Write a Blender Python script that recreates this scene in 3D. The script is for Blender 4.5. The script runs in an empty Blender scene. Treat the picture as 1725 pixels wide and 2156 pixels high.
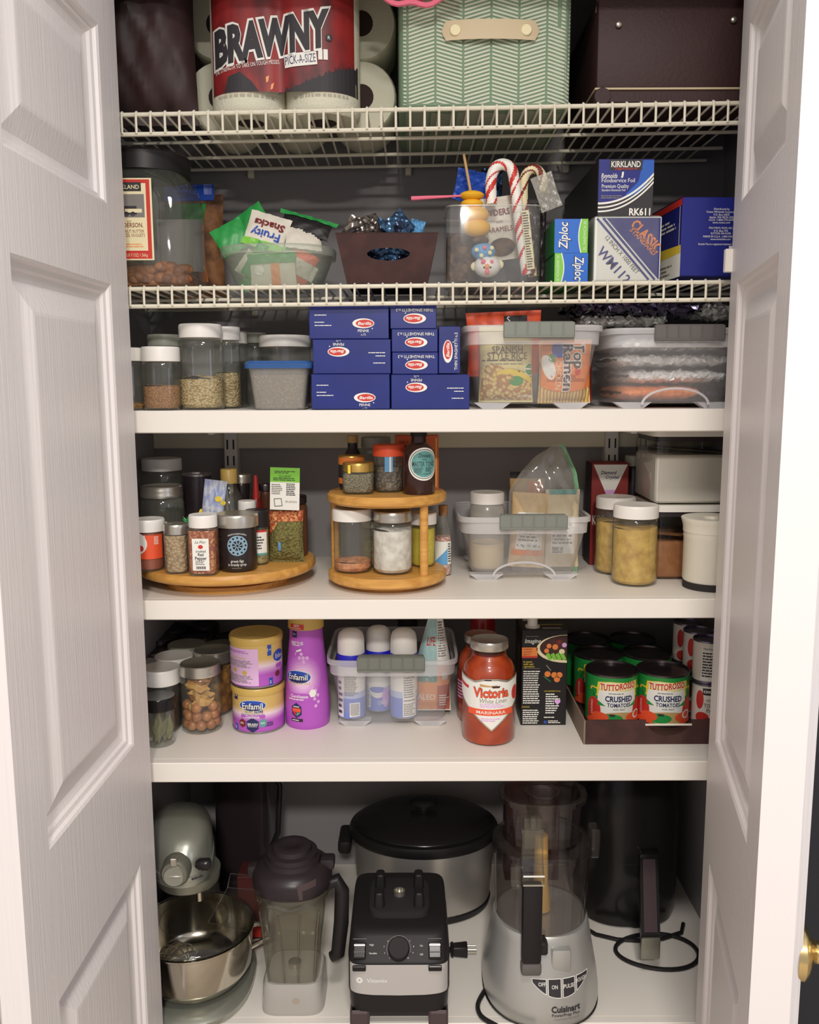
import bpy, bmesh, math, random
from mathutils import Vector, Matrix
R = random.Random(7)
C = bpy.context.scene.collection
sc = bpy.context.scene
PI = math.pi
# ------------------------------------------------ camera, light, exposure
F, TH, ROLL, CAMY, CAMZ = 1860.0, math.radians(8.25), .0034, -1.374, 1.45
cam = bpy.data.cameras.new('camera'); cam.sensor_fit = 'HORIZONTAL'; cam.sensor_width = 36
cam.lens = 36*F/1725; cam.clip_start = .02
co = bpy.data.objects.new('camera', cam); C.objects.link(co)
co.matrix_world = Matrix.Translation((0, CAMY, CAMZ)) @ Matrix.Rotation(PI/2-TH, 4, 'X') @ Matrix.Rotation(-ROLL, 4, 'Z')
sc.camera = co
W = bpy.data.worlds.new('world'); sc.world = W; W.use_nodes = True
bg = W.node_tree.nodes['Background']; bg.inputs[0].default_value = (.98, .92, .95, 1); bg.inputs[1].default_value = .58
sc.view_settings.view_transform = 'Standard'; sc.view_settings.look = 'None'
sc.view_settings.exposure = -0.17; sc.view_settings.gamma = 1
def lamp(name, kind, loc, power, col, size, aim=None):
    l = bpy.data.lights.new(name, kind); l.energy = power; l.color = col
    if kind == 'AREA': l.shape = 'DISK'; l.size = size
    else: l.shadow_soft_size = size
    o = bpy.data.objects.new(name, l); C.objects.link(o); o.location = loc
    if aim: o.rotation_euler = (Vector(aim)-Vector(loc)).to_track_quat('-Z', 'Y').to_euler()
    return o
lamp('far_ceiling_lamp', 'AREA', (.05, -2.63, 2.40), 82, (1.0, .945, .88), .30)
lamp('shelf_top_fill', 'AREA', (.05, -1.2, 2.40), 17, (1.0, .945, .885), .30)  # added fill light, no fixture known here; brightens the shelf tops
lamp('daylight', 'AREA', (1.75, -1.5, 1.5), 4, (.62, .74, 1.0), .9, (.3, 0, 1.1))
cy = sc.cycles
cy.max_bounces = 9; cy.diffuse_bounces = 4; cy.glossy_bounces = 4; cy.transmission_bounces = 6; cy.transparent_max_bounces = 40
cy.caustics_reflective = False; cy.caustics_refractive = False; cy.sample_clamp_indirect = 4
# ------------------------------------------------ pixel -> place
def ray(px, py):
    u = (px-862.5)/F; v = (1078-py)/F
    u, v = u+ROLL*v, v-ROLL*u
    return u, math.cos(TH)+v*math.sin(TH), -math.sin(TH)+v*math.cos(TH)
def at(px, py, y):
    a, b, c = ray(px, py); t = (y-CAMY)/b
    return Vector((a*t, y, CAMZ+c*t))
def onz(px, py, z):
    a, b, c = ray(px, py); t = (z-CAMZ)/c
    return Vector((a*t, CAMY+b*t, z))
def ppm(y, z): return F/((y-CAMY)*math.cos(TH)-(z-CAMZ)*math.sin(TH))
def pc(xl, xr, pt, pb, z, y=None):
    "a round thing from its outline: centre, radius, height; pt and pb are the near edges of top and base"
    m = (xl+xr)/2
    y0 = onz(m, pb, z).y if y is None else y
    r = .03
    for _ in range(4):
        zz = z+.05; r = (xr-xl)/2/ppm(y0+r, zz)
    h = at(m, pt, y0).z-z
    c = at(m, (pt+(pb or pt))/2, y0+r)
    return c.x, y0+r, r, h
TAKEN = []
def free(xl, xr, pt, pb, z, y=None, k=1.0, gap=.001):
    "like pc, but stepped back until it stands clear of what is already on that level"
    y = onz((xl+xr)/2, pb, z).y if y is None else y
    for _ in range(60):
        P = pc(xl, xr, pt, pb, z, y)
        if all(abs(z-q[3]) > .004 or math.hypot(P[0]-q[0], P[1]-q[1]) >= P[2]*k+q[2]+gap for q in TAKEN): break
        y += .003
    TAKEN.append((P[0], P[1], P[2]*k, z)); return P
def pb_(xl, xr, pt, pb, z, y=None):
    m = (xl+xr)/2
    y0 = onz(m, pb, z).y if y is None else y
    a = at(xl, (pt+(pb or pt))/2, y0); b = at(xr, (pt+(pb or pt))/2, y0)
    if not z: z = at(m, pb, y0).z
    return (a.x+b.x)/2, y0, b.x-a.x, at(m, pt, y0).z-z
# ------------------------------------------------ materials
def lin(c): return [((v/255+.055)/1.055)**2.4 if v > 10 else v/255/12.92 for v in c]
MATS = {}
def mat(name, c, rough=.5, metal=0, k=1.2, c2=None, tex='noise', scale=40, lo=.4, hi=.6, stretch=(1, 1, 1), bump=0, bscale=None, coat=0, detail=3, spec=.5):
    m = bpy.data.materials.new(name); m.use_nodes = True; MATS[name] = m
    nt = m.node_tree; N = nt.nodes; L = nt.links; b = N['Principled BSDF']
    col = [min(.88, v*k) for v in lin(c)]+[1]
    b.inputs['Base Color'].default_value = col; b.inputs['Roughness'].default_value = rough; b.inputs['Metallic'].default_value = metal
    b.inputs['Coat Weight'].default_value = coat; b.inputs['Specular IOR Level'].default_value = spec
    if c2 or bump:
        tc = N.new('ShaderNodeTexCoord'); mp = N.new('ShaderNodeMapping'); mp.inputs['Scale'].default_value = stretch
        L.new(tc.outputs['Object'], mp.inputs['Vector'])
        def texn(t, s):
            if t == 'voro':
                n = N.new('ShaderNodeTexVoronoi'); o = n.outputs['Distance']; n.inputs['Scale'].default_value = s
            elif t == 'cell':
                n = N.new('ShaderNodeTexVoronoi'); o = n.outputs['Color']; n.inputs['Scale'].default_value = s
            elif t == 'wave':
                n = N.new('ShaderNodeTexWave'); o = n.outputs['Fac']; n.inputs['Scale'].default_value = s; n.inputs['Distortion'].default_value = 3; n.inputs['Detail'].default_value = 2
            else:
                n = N.new('ShaderNodeTexNoise'); o = n.outputs['Fac']; n.inputs['Scale'].default_value = s; n.inputs['Detail'].default_value = detail
            L.new(mp.outputs[0], n.inputs['Vector']); return o
        o = texn(tex, scale)
        if c2:
            rp = N.new('ShaderNodeValToRGB'); rp.color_ramp.elements[0].position = lo; rp.color_ramp.elements[1].position = hi
            rp.color_ramp.elements[0].color = col; rp.color_ramp.elements[1].color = [min(.88, v*k) for v in lin(c2)]+[1]
            L.new(o, rp.inputs[0]); L.new(rp.outputs[0], b.inputs['Base Color'])
        if bump:
            bo = o if bscale is None else texn('noise' if tex == 'cell' else tex, bscale)
            bn = N.new('ShaderNodeBump'); bn.inputs['Strength'].default_value = bump; bn.inputs['Distance'].default_value = .003
            L.new(bo, bn.inputs['Height']); L.new(bn.outputs[0], b.inputs['Normal'])
    return m
def clear(name, tint, opaque=0, dcol=(230, 228, 222), rough=.04, f0=.05, tr=0, refl=.75):
    "thin clear wall: transparent, part cloudy, mirror by angle of incidence"
    m = bpy.data.materials.new(name); m.use_nodes = True; MATS[name] = m
    nt = m.node_tree; N = nt.nodes; L = nt.links; N.remove(N['Principled BSDF']); out = N['Material Output']
    t = N.new('ShaderNodeBsdfTransparent'); t.inputs[0].default_value = (*tint, 1)
    base = t.outputs[0]
    if opaque:
        d = N.new('ShaderNodeBsdfDiffuse'); d.inputs[0].default_value = (*[v*1.1 for v in lin(dcol)], 1)
        src = d.outputs[0]
        if tr:
            q = N.new('ShaderNodeBsdfTranslucent'); q.inputs[0].default_value = (*[v*1.1 for v in lin(dcol)], 1)
            mx = N.new('ShaderNodeMixShader'); mx.inputs[0].default_value = tr; L.new(src, mx.inputs[1]); L.new(q.outputs[0], mx.inputs[2]); src = mx.outputs[0]
        mx = N.new('ShaderNodeMixShader'); mx.inputs[0].default_value = opaque; L.new(base, mx.inputs[1]); L.new(src, mx.inputs[2]); base = mx.outputs[0]
    g = N.new('ShaderNodeBsdfGlossy'); g.inputs['Roughness'].default_value = rough
    lw = N.new('ShaderNodeLayerWeight'); lw.inputs[0].default_value = .5
    p = N.new('ShaderNodeMath'); p.operation = 'POWER'; p.inputs[1].default_value = 4; L.new(lw.outputs['Facing'], p.inputs[0])
    q = N.new('ShaderNodeMath'); q.operation = 'MULTIPLY_ADD'; q.inputs[1].default_value = refl; q.inputs[2].default_value = f0; L.new(p.outputs[0], q.inputs[0])
    mx = N.new('ShaderNodeMixShader'); L.new(q.outputs[0], mx.inputs[0]); L.new(base, mx.inputs[1]); L.new(g.outputs[0], mx.inputs[2])
    L.new(mx.outputs[0], out.inputs[0]); return m
# ------------------------------------------------ mesh helpers
class MB:
    def __init__(s): s.v = []; s.f = []; s.m = []; s.sm = []; s.names = []
    def mi(s, n):
        if n not in s.names: s.names.append(n)
        return s.names.index(n)
    def add(s, vs, fs, m, sm=False):
        o = len(s.v); i = s.mi(m); s.v += [tuple(p) for p in vs]
        for f in fs: s.f.append([o+k for k in f]); s.m.append(i); s.sm.append(sm)
        return s
    def box(s, x0, x1, y0, y1, z0, z1, m, bev=0, seg=1, M=None):
        bm = bmesh.new(); bmesh.ops.create_cube(bm, size=1)
        for q in bm.verts: q.co = Vector(((x0+x1)/2+q.co.x*(x1-x0), (y0+y1)/2+q.co.y*(y1-y0), (z0+z1)/2+q.co.z*(z1-z0)))
        if bev: bmesh.ops.bevel(bm, geom=list(bm.edges), offset=bev, segments=seg, affect='EDGES', profile=.5)
        bm.verts.index_update(); vs = [M @ q.co if M else q.co.copy() for q in bm.verts]
        s.add(vs, [[q.index for q in f.verts] for f in bm.faces], m, bev > 0 and seg > 1); bm.free(); return s
    def loft(s, rings, m, seg=32, cb=True, ct=True, sm=True, M=None, ax='z'):
        "rings: (h, rx, ry, n, cx, cy) superellipse sections stacked along an axis"
        vs = []; fs = []
        for q in rings:
            h, rx = q[0], q[1]; ry = q[2] if len(q) > 2 else rx; n = q[3] if len(q) > 3 else 2; cx = q[4] if len(q) > 4 else 0; cc = q[5] if len(q) > 5 else 0
            for k in range(seg):
                a = 2*PI*(k+.5)/seg; c, d = math.cos(a), math.sin(a); e = 2/n
                x = cx+rx*math.copysign(abs(c)**e, c); y = cc+ry*math.copysign(abs(d)**e, d)
                p = (x, y, h) if ax == 'z' else ((x, h, y) if ax == 'y' else (h, x, y))
                vs.append(M @ Vector(p) if M else p)
        nr = len(rings)
        for i in range(nr-1):
            for k in range(seg):
                k2 = (k+1) % seg; fs.append([i*seg+k, i*seg+k2, (i+1)*seg+k2, (i+1)*seg+k])
        if cb: fs.append(list(range(seg))[::-1])
        if ct: fs.append([(nr-1)*seg+k for k in range(seg)])
        return s.add(vs, fs, m, sm)
    def tube(s, pts, r, m, seg=8, closed=False, rad=None):
        P = [Vector(p) for p in pts]; n = len(P); vs = []; fs = []
        up = None
        for i in range(n):
            a = P[(i-1) % n] if closed or i else P[i]; b = P[(i+1) % n] if closed or i < n-1 else P[i]
            t = (b-a).normalized()
            if up is None: up = Vector((0, 0, 1)) if abs(t.z) < .9 else Vector((1, 0, 0))
            e = (up-t*up.dot(t)); e = e.normalized() if e.length > 1e-6 else t.orthogonal().normalized(); up = e
            g = t.cross(e); rr = rad[i] if rad else r
            for k in range(seg): c = 2*PI*k/seg; vs.append(P[i]+(e*math.cos(c)+g*math.sin(c))*rr)
        for i in range(n if closed else n-1):
            j = (i+1) % n
            for k in range(seg): k2 = (k+1) % seg; fs.append([i*seg+k, i*seg+k2, j*seg+k2, j*seg+k])
        if not closed: fs += [list(range(seg))[::-1], [(n-1)*seg+k for k in range(seg)]]
        return s.add(vs, fs, m, True)
    def prism(s, pts, a, b, m, ax='y', sm=False):
        n = len(pts)
        mk = (lambda p, h: (p[0], h, p[1])) if ax == 'y' else ((lambda p, h: (p[0], p[1], h)) if ax == 'z' else (lambda p, h: (h, p[0], p[1])))
        vs = [mk(p, a) for p in pts]+[mk(p, b) for p in pts]
        fs = [list(range(n))[::-1], [n+k for k in range(n)]]+[[k, (k+1) % n, n+(k+1) % n, n+k] for k in range(n)]
        return s.add(vs, fs, m, sm)
    def ball(s, c, r, m, seg=14, sc_=(1, 1, 1)):
        rg = []
        for i in range(9): a = PI*(i+.15)/8.3-PI/2; rg.append((c[2]+r*sc_[2]*math.sin(a), r*sc_[0]*math.cos(a), r*sc_[1]*math.cos(a), 2, c[0], c[1]))
        return s.loft(rg, m, seg)
    def grid(s, fn, nu, nv, m, sm=True):
        vs = [fn(i/nu, j/nv) for j in range(nv+1) for i in range(nu+1)]
        fs = [[j*(nu+1)+i, j*(nu+1)+i+1, (j+1)*(nu+1)+i+1, (j+1)*(nu+1)+i] for j in range(nv) for i in range(nu)]
        return s.add(vs, fs, m, sm)
    def build(s, name, parent=None, loc=(0, 0, 0), rot=(0, 0, 0), ang=38):
        me = bpy.data.meshes.new(name); me.from_pydata(s.v, [], s.f)
        for n in s.names: me.materials.append(MATS[n])
        me.polygons.foreach_set('material_index', s.m); me.polygons.foreach_set('use_smooth', s.sm); me.update()
        if any(s.sm): me.set_sharp_from_angle(angle=math.radians(ang))
        o = bpy.data.objects.new(name, me); C.objects.link(o); o.location = loc; o.rotation_euler = rot
        if parent: o.parent = parent
        return o
def tag(o, label, cat, group=None):
    o['label'] = label; o['category'] = cat
    if group: o['group'] = group
    return o
def thing(name, label, cat, loc, rz=0, group=None, rot=None):
    o = bpy.data.objects.new(name, None); o.empty_display_size = .02; C.objects.link(o); o.location = loc; o.rotation_euler = rot or (0, 0, rz)
    return tag(o, label, cat, group)
def solo(mb, name, label, cat, loc, rz=0, group=None, rot=None):
    return tag(mb.build(name, None, loc, rot or (0, 0, rz)), label, cat, group)
def struct(mb, name, loc=(0, 0, 0)):
    o = mb.build(name, None, loc); o['kind'] = 'structure'; return o
# ------------------------------------------------ print: flat shapes laid on a surface
_t = {}
def tmesh(t, bold=0., shear=0.):
    k = (t, bold, shear)
    if k not in _t:
        cu = bpy.data.curves.new('t', 'FONT'); cu.body = t; cu.size = 1; cu.offset = bold; cu.shear = shear; cu.resolution_u = 2; cu.align_x = 'CENTER'
        o = bpy.data.objects.new('t', cu); me = bpy.data.meshes.new_from_object(o)
        v = [(p.co.x, p.co.y) for p in me.vertices]; f = [tuple(p.vertices) for p in me.polygons]
        bpy.data.meshes.remove(me); bpy.data.objects.remove(o); bpy.data.curves.remove(cu)
        xs = [p[0] for p in v] or [0, 1]
        _t[k] = (v, f, min(xs), max(xs))
    return _t[k]
CAP = .72
class Dec:
    def __init__(s): s.p = []
    def poly(s, pts, m, L=1): s.p.append((list(pts), m, L)); return s
    def rect(s, a, b, c, d, m, L=1): return s.poly([(a, b), (c, b), (c, d), (a, d)], m, L)
    def ell(s, a, b, ra, rb, m, L=1, n=28, rot=0):
        c, d = math.cos(rot), math.sin(rot)
        return s.poly([(a+ra*math.cos(2*PI*k/n)*c-rb*math.sin(2*PI*k/n)*d, b+ra*math.cos(2*PI*k/n)*d+rb*math.sin(2*PI*k/n)*c) for k in range(n)], m, L)
    def ring(s, a, b, r1, r2, m, L=1, n=28, a0=0, a1=2*PI):
        for k in range(n):
            p, q = a0+(a1-a0)*k/n, a0+(a1-a0)*(k+1)/n
            s.poly([(a+r1*math.cos(p), b+r1*math.sin(p)), (a+r1*math.cos(q), b+r1*math.sin(q)), (a+r2*math.cos(q), b+r2*math.sin(q)), (a+r2*math.cos(p), b+r2*math.sin(p))], m, L)
        return s
    def strip(s, pts, w, m, L=1):
        for p, q in zip(pts, pts[1:]):
            dx, dy = q[0]-p[0], q[1]-p[1]; l = math.hypot(dx, dy) or 1; nx, ny = -dy/l*w/2, dx/l*w/2
            s.poly([(p[0]+nx, p[1]+ny), (q[0]+nx, q[1]+ny), (q[0]-nx, q[1]-ny), (p[0]-nx, p[1]-ny)], m, L)
        return s
    def text(s, t, a, b, h, m, w=None, rot=0, L=3, bold=.0, shear=0., arc=None):
        "centred on a; b is the middle of the capitals; w squeezes to a width; arc bends the base line"
        v, f, x0, x1 = tmesh(t, bold, shear); k = h/CAP; kx = k if w is None else w/(x1-x0); mx = (x0+x1)/2
        c, d = math.cos(math.radians(rot)), math.sin(math.radians(rot))
        P = []
        for x, y in v:
            x, y = (x-mx)*kx, y*k-h/2
            if arc: y += arc(x)
            P.append((a+x*c-y*d, b+x*d+y*c))
        for q in f: s.p.append(([P[i] for i in q], m, L))
        return s
    def outl(s, t, a, b, h, m, mo, w, rot=0, L=3, bold=.0, ob=.05, shear=0., arc=None):
        "text with a contrasting outline, letters kept in register"
        x = tmesh(t, bold, shear); y = tmesh(t, bold+ob, shear); hk = h*(1+.9*ob/CAP)
        k = w/(x[3]-x[2])
        v, f, x0, x1 = y
        s.text(t, a, b, h, mo, k*(x1-x0), rot, L, bold+ob, shear, arc)
        return s.text(t, a, b, h, m, w, rot, L+1, bold, shear, arc)
    def bars(s, a, b, c, d, n, m, L=3, fill=.5, rag=.3, rot=0):
        "lines of print too small to read"
        st = (d-b)/n; rr = random.Random(n*7+int(a*1e4)); ca, cb = (a+c)/2, (b+d)/2; co_, si = math.cos(math.radians(rot)), math.sin(math.radians(rot))
        for i in range(n):
            e = c-(c-a)*rag*rr.random(); y = d-(i+.75)*st; x = a
            while x < e-.001:
                w = min(e-x, (c-a)*(.08+.2*rr.random()))
                q = [(x, y), (x+w, y), (x+w, y+st*fill), (x, y+st*fill)]
                s.poly([(ca+(px-ca)*co_-(py-cb)*si, cb+(px-ca)*si+(py-cb)*co_) for px, py in q], m, L); x += w+(c-a)*.025
        return s
    def turn(s, cu, cv, deg):
        c, d = math.cos(math.radians(deg)), math.sin(math.radians(deg))
        s.p = [([(cu+(u-cu)*c-(v-cv)*d, cv+(u-cu)*d+(v-cv)*c) for u, v in p], m, L) for p, m, L in s.p]; return s
    def clip(s, u0, v0, u1, v1):
        out = []
        for p, m, L in s.p:
            for ax, lim, sg in ((0, u0, 1), (0, u1, -1), (1, v0, 1), (1, v1, -1)):
                if p: p = half(p, ax, lim, sg)
            if p and len(p) > 2: out.append((p, m, L))
        s.p = out; return s
    def onto(s, mb, fn, step=None, e=.00016):
        for p, m, L in s.p:
            ps = [p]
            if step:
                for ax in ((0, 1) if isinstance(step, tuple) else (0,)):
                    st = step[ax] if isinstance(step, tuple) else step; nx = []
                    for q in ps:
                        a = min(t[ax] for t in q); b = max(t[ax] for t in q); k = math.floor(a/st)+1; rest = q
                        while k*st < b-1e-9 and rest and len(rest) > 2:
                            l = half(rest, ax, k*st, -1)
                            if l and len(l) > 2: nx.append(l)
                            rest = half(rest, ax, k*st, 1); k += 1
                        if rest and len(rest) > 2: nx.append(rest)
                    ps = nx
            for q in ps: mb.add([fn(u, v, L*e) for u, v in q], [list(range(len(q)))], m, False)
        return mb
def half(p, ax, lim, sg):
    o = []
    for i in range(len(p)):
        a, b = p[i-1], p[i]; ia, ib = (a[ax]-lim)*sg >= 0, (b[ax]-lim)*sg >= 0
        if ia != ib: t = (lim-a[ax])/(b[ax]-a[ax]); o.append((a[0]+(b[0]-a[0])*t, a[1]+(b[1]-a[1])*t))
        if ib: o.append(b)
    return o
def pl(o, U, V, N):
    o, U, V, N = Vector(o), Vector(U), Vector(V), Vector(N)
    return lambda u, v, e: o+U*u+V*v+N*e
def cyl(r, z0=0, a0=0, cx=0, cc=0):
    "wrap around a vertical cylinder (or a taper when r is a function of height), u = 0 faces the room"
    rf = r if callable(r) else (lambda v: r)
    r0 = rf(0)
    def fn(u, v, e):
        rr = rf(v)+e+.0003; a = u/(r if not callable(r) else rf(v))+a0
        return (cx+rr*math.sin(a), cc-rr*math.cos(a), z0+v)
    return fn
# ------------------------------------------------ palette
mat('paint', (222, 217, 208), .45, bump=.02, scale=300)
mat('door_paint', (214, 209, 207), .42, k=1.2, bump=.2, tex='noise', scale=1, stretch=(240, 240, 8))
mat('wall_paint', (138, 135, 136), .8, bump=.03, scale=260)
mat('cleat_paint', (205, 200, 178), .6)
mat('charcoal_wall', (36, 36, 40), .8)
mat('floor_wood', (176, 164, 150), .5, c2=(160, 148, 132), scale=3, stretch=(1, 14, 1))
mat('wire_white', (214, 209, 190), .35)
mat('rack', (200, 198, 192), .4, metal=.1)
mat('slot', (40, 36, 36), .8)
mat('brass', (208, 186, 134), .22, metal=1, k=1.2)
mat('band_print', (168, 162, 144), .8)
mat('lid_white', (222, 219, 212), .4)
mat('lid_grey', (150, 152, 140), .45)
mat('silver', (196, 192, 180), .3, metal=.85, k=1.1)
mat('tin', (150, 146, 146), .32, metal=.9)
mat('dark_tin', (92, 84, 86), .3, metal=.9)
mat('gold', (196, 160, 84), .32, metal=.75)
mat('gold_plastic', (196, 165, 88), .4)
mat('black', (32, 30, 31), .4, spec=.28)
mat('black_gloss', (28, 26, 27), .2, spec=.28)
mat('black_matte', (40, 37, 38), .7, spec=.3)
mat('ink', (45, 42, 46), .6)
mat('grey_ink', (120, 116, 112), .6)
mat('white_ink', (225, 222, 214), .5)
mat('cream', (225, 212, 172), .55)
mat('red', (190, 48, 40), .45)
mat('dark_red', (112, 30, 26), .5)
mat('orange', (232, 128, 58), .45)
mat('orange_red', (232, 84, 48), .45)
mat('yellow', (226, 196, 60), .45)
mat('green', (40, 140, 66), .4)
mat('lime', (120, 190, 62), .4)
mat('teal', (92, 150, 146), .5)
mat('sky', (96, 158, 204), .45)
mat('blue', (36, 74, 168), .4)
mat('ziploc_blue', (26, 98, 190), .35)
mat('royal', (34, 40, 118), .3)
mat('navy', (32, 36, 84), .35)
mat('pasta_blue', (32, 44, 116), .28, c2=(28, 36, 96), scale=9)
mat('purple', (172, 84, 184), .4)
mat('lilac', (208, 160, 212), .45)
mat('pink', (222, 108, 132), .45)
mat('magenta', (214, 44, 120), .4)
mat('peach', (226, 150, 92), .5)
mat('brown_card', (66, 38, 34), .75, c2=(54, 30, 28), scale=30)
mat('brown_edge', (120, 104, 90), .8)
mat('leather', (50, 28, 27), .6, bump=.15, scale=220)
mat('tan_leather', (196, 180, 148), .6)
mat('bamboo', (206, 156, 82), .4, c2=(180, 128, 60), scale=4, stretch=(2, 26, 30), lo=.3, hi=.7)
mat('grey_handle', (120, 124, 116), .5)
mat('grey_handle_dark', (92, 88, 86), .5)
mat('stainless', (190, 184, 170), .14, metal=1, k=1.15)
mat('brushed', (176, 172, 166), .34, metal=.7, bump=.05, scale=2, stretch=(2, 2, 300))
mat('mixer_grey', (150, 152, 140), .3, metal=.55, coat=.3)
mat('mixer_trim', (128, 128, 116), .35, metal=.7)
mat('appliance_silver', (176, 176, 172), .34, metal=.5)
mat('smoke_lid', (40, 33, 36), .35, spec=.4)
mat('steel_band', (188, 186, 184), .36, metal=.35)
mat('foot_brown', (72, 58, 58), .6)
mat('oats', (214, 196, 150), .8, c2=(150, 122, 74), tex='voro', scale=230, lo=.15, hi=.75, bump=.8, stretch=(1, 1, 1.7))
mat('flax', (188, 138, 88), .8, c2=(134, 88, 50), tex='voro', scale=420, lo=.1, hi=.7, bump=.7)
mat('chia', (98, 90, 78), .85, k=1.0, c2=(170, 160, 148), tex='cell', scale=620, lo=.62, hi=1.0, bump=.4)
mat('corn', (206, 160, 62), .8, c2=(150, 100, 40), tex='voro', scale=300, bump=.5)
mat('herbs', (134, 128, 74), .85, c2=(84, 80, 40), tex='voro', scale=300, lo=.1, hi=.8, bump=.7)
mat('mint', (150, 142, 108), .85, c2=(70, 62, 44), tex='voro', scale=340, lo=.2, hi=.9, bump=1)
mat('mushroom', (128, 116, 98), .85, c2=(66, 54, 46), tex='voro', scale=200, lo=.1, hi=.7, bump=1)
mat('nuts', (190, 164, 126), .8, c2=(140, 112, 82), tex='voro', scale=190, lo=.2, hi=.9, bump=.8)
mat('chili', (150, 62, 36), .7, c2=(214, 160, 96), tex='cell', scale=260, lo=.4, hi=.95, bump=.6)
mat('paprika', (150, 66, 40), .8)
mat('salt_pink', (204, 140, 96), .8, c2=(170, 100, 62), scale=120, bump=.5)
mat('cotton', (226, 220, 212), .9, c2=(190, 182, 176), scale=70, lo=.35, hi=.7, bump=1, bscale=60)
mat('mustard', (206, 188, 48), .6, c2=(190, 168, 40), scale=160, lo=.45, hi=.7)
mat('yeast', (204, 168, 84), .8, c2=(172, 132, 56), scale=70, lo=.35, hi=.7, bump=.5, bscale=240)
mat('tan_powder', (206, 182, 128), .9)
mat('flour', (216, 211, 202), .9)
mat('cocoa', (160, 108, 68), .9, c2=(146, 94, 56), scale=40)
mat('pretzel', (150, 92, 48), .6, c2=(110, 62, 30), tex='voro', scale=60, bump=.9)
mat('dried', (194, 134, 56), .6, c2=(140, 84, 30), tex='voro', scale=60, bump=.7)
mat('dried_pale', (206, 164, 96), .6, c2=(180, 130, 64), scale=60)
mat('hazel', (176, 116, 68), .35, c2=(150, 92, 50), scale=50)
mat('bay', (132, 130, 90), .6, c2=(96, 94, 62), scale=30, stretch=(1, 1, .2))
mat('marinara', (182, 68, 14), .35, c2=(164, 52, 10), scale=40, k=1.05)
mat('fig', (40, 34, 34), .25)
mat('amber_dark', (52, 30, 26), .15)
mat('cork', (150, 104, 60), .8)
mat('towel', (206, 204, 184), .9, bump=.4, scale=240)
mat('core', (52, 38, 36), .9)
mat('plaid', (142, 34, 33), .5, c2=(50, 24, 28), scale=16, lo=.42, hi=.72, stretch=(1.6, 1, .7))
mat('dark_bag', (40, 28, 28), .55, c2=(52, 32, 31), scale=12, bump=.5, stretch=(1, 1, .3))
mat('foil', (224, 222, 218), .22, metal=.3, bump=.8, scale=34)
mat('foil_soft', (222, 222, 218), .34, metal=.12, bump=.6, scale=26)
mat('foil_dark', (70, 62, 84), .16, metal=.75, bump=1, scale=30)
mat('blue_wrap', (80, 120, 160), .2, metal=.6, c2=(34, 40, 60), scale=40, bump=.8)
mat('silver_wrap', (150, 142, 134), .22, metal=.8, c2=(70, 62, 62), scale=50, bump=.8)
mat('sand_pack', (206, 200, 186), .5)
mat('rice', (214, 190, 120), .8, c2=(168, 122, 66), tex='voro', scale=150, bump=.7)
mat('noodle', (222, 196, 130), .7, c2=(180, 140, 76), tex='wave', scale=60, bump=.5)
mat('marsh_yellow', (220, 166, 32), .6)
mat('cookie', (104, 80, 60), .8, c2=(56, 40, 32), scale=60, bump=.8)
mat('kraft', (184, 150, 98), .7)
mat('red_box', (78, 32, 30), .6)
mat('hot_red', (140, 32, 26), .3)
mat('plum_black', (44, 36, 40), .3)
mat('smoke_solid', (70, 58, 62), .2)
clear('glass', (.95, .965, .945), opaque=.055, dcol=(214, 216, 200), f0=.06)  # pale haze in the colour stands in for bright surroundings refracted by glass
clear('glass_clean', (.97, .97, .96), f0=.05)
clear('jar_foot', (.92, .93, .92), opaque=.6, dcol=(238, 234, 226), rough=.15, f0=.06, tr=.3)
clear('glass_green', (.80, .85, .74), f0=.05)
clear('smoke', (.76, .73, .72), opaque=.02, dcol=(150, 140, 138), f0=.075)
clear('pour', (.86, .86, .83), f0=.07)
clear('bin_plastic', (.93, .93, .94), opaque=.19, dcol=(246, 246, 248), rough=.2, f0=.04, tr=.35, refl=.4)
clear('bin_rim', (.94, .94, .95), opaque=.58, dcol=(244, 244, 246), rough=.25, f0=.05, tr=.3, refl=.4)
clear('tub_plastic', (.9, .93, .9), opaque=.42, dcol=(206, 214, 200), rough=.3, f0=.04, tr=.35, refl=.35)
clear('film', (.95, .96, .95), opaque=.08, dcol=(230, 230, 226), rough=.08, f0=.09)
clear('film_milky', (.93, .94, .92), opaque=.26, dcol=(228, 224, 214), rough=.2, f0=.06)
clear('wall_flour', (.9, .9, .88), f0=.05)
clear('lid_blue', (.35, .52, .85), opaque=.65, dcol=(62, 108, 172), rough=.2, f0=.05)
# ------------------------------------------------ the closet and the room
SF = .03                       # front plane of the shelves
ZA, ZB, ZC, ZD = 1.4094, 1.1017, .8228, .340
XL, XR, YB = -.508, .605, .395
HL, HR = -.426, .488           # hinge edges of the opening
def wallbox(name, *b, m='wall_paint'): return struct(MB().box(*b, m), name)
YD = .55                     # the closet is deeper under the lowest board
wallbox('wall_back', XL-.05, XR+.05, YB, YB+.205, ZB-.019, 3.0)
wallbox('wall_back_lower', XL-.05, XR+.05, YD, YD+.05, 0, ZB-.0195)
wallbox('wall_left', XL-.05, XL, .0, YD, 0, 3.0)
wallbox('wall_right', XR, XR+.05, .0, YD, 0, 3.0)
wallbox('wall_front_left', -2.2, HL-.06, -.03, .003, 0, 3.0)
wallbox('wall_front_right', HR+.06, 2.2, -.03, .003, 0, 3.0, m='charcoal_wall')
wallbox('wall_front_top', HL-.06, HR+.06, -.03, .003, 2.075, 3.0, m='paint')
struct(MB().box(HL-.06, HL-.001, .0005, .004, 0, 2.03, 'paint', .003), 'trim_1')
struct(MB().box(HR+.001, HR+.06, .0005, .004, 0, 2.03, 'paint', .003), 'trim_2')
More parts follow.
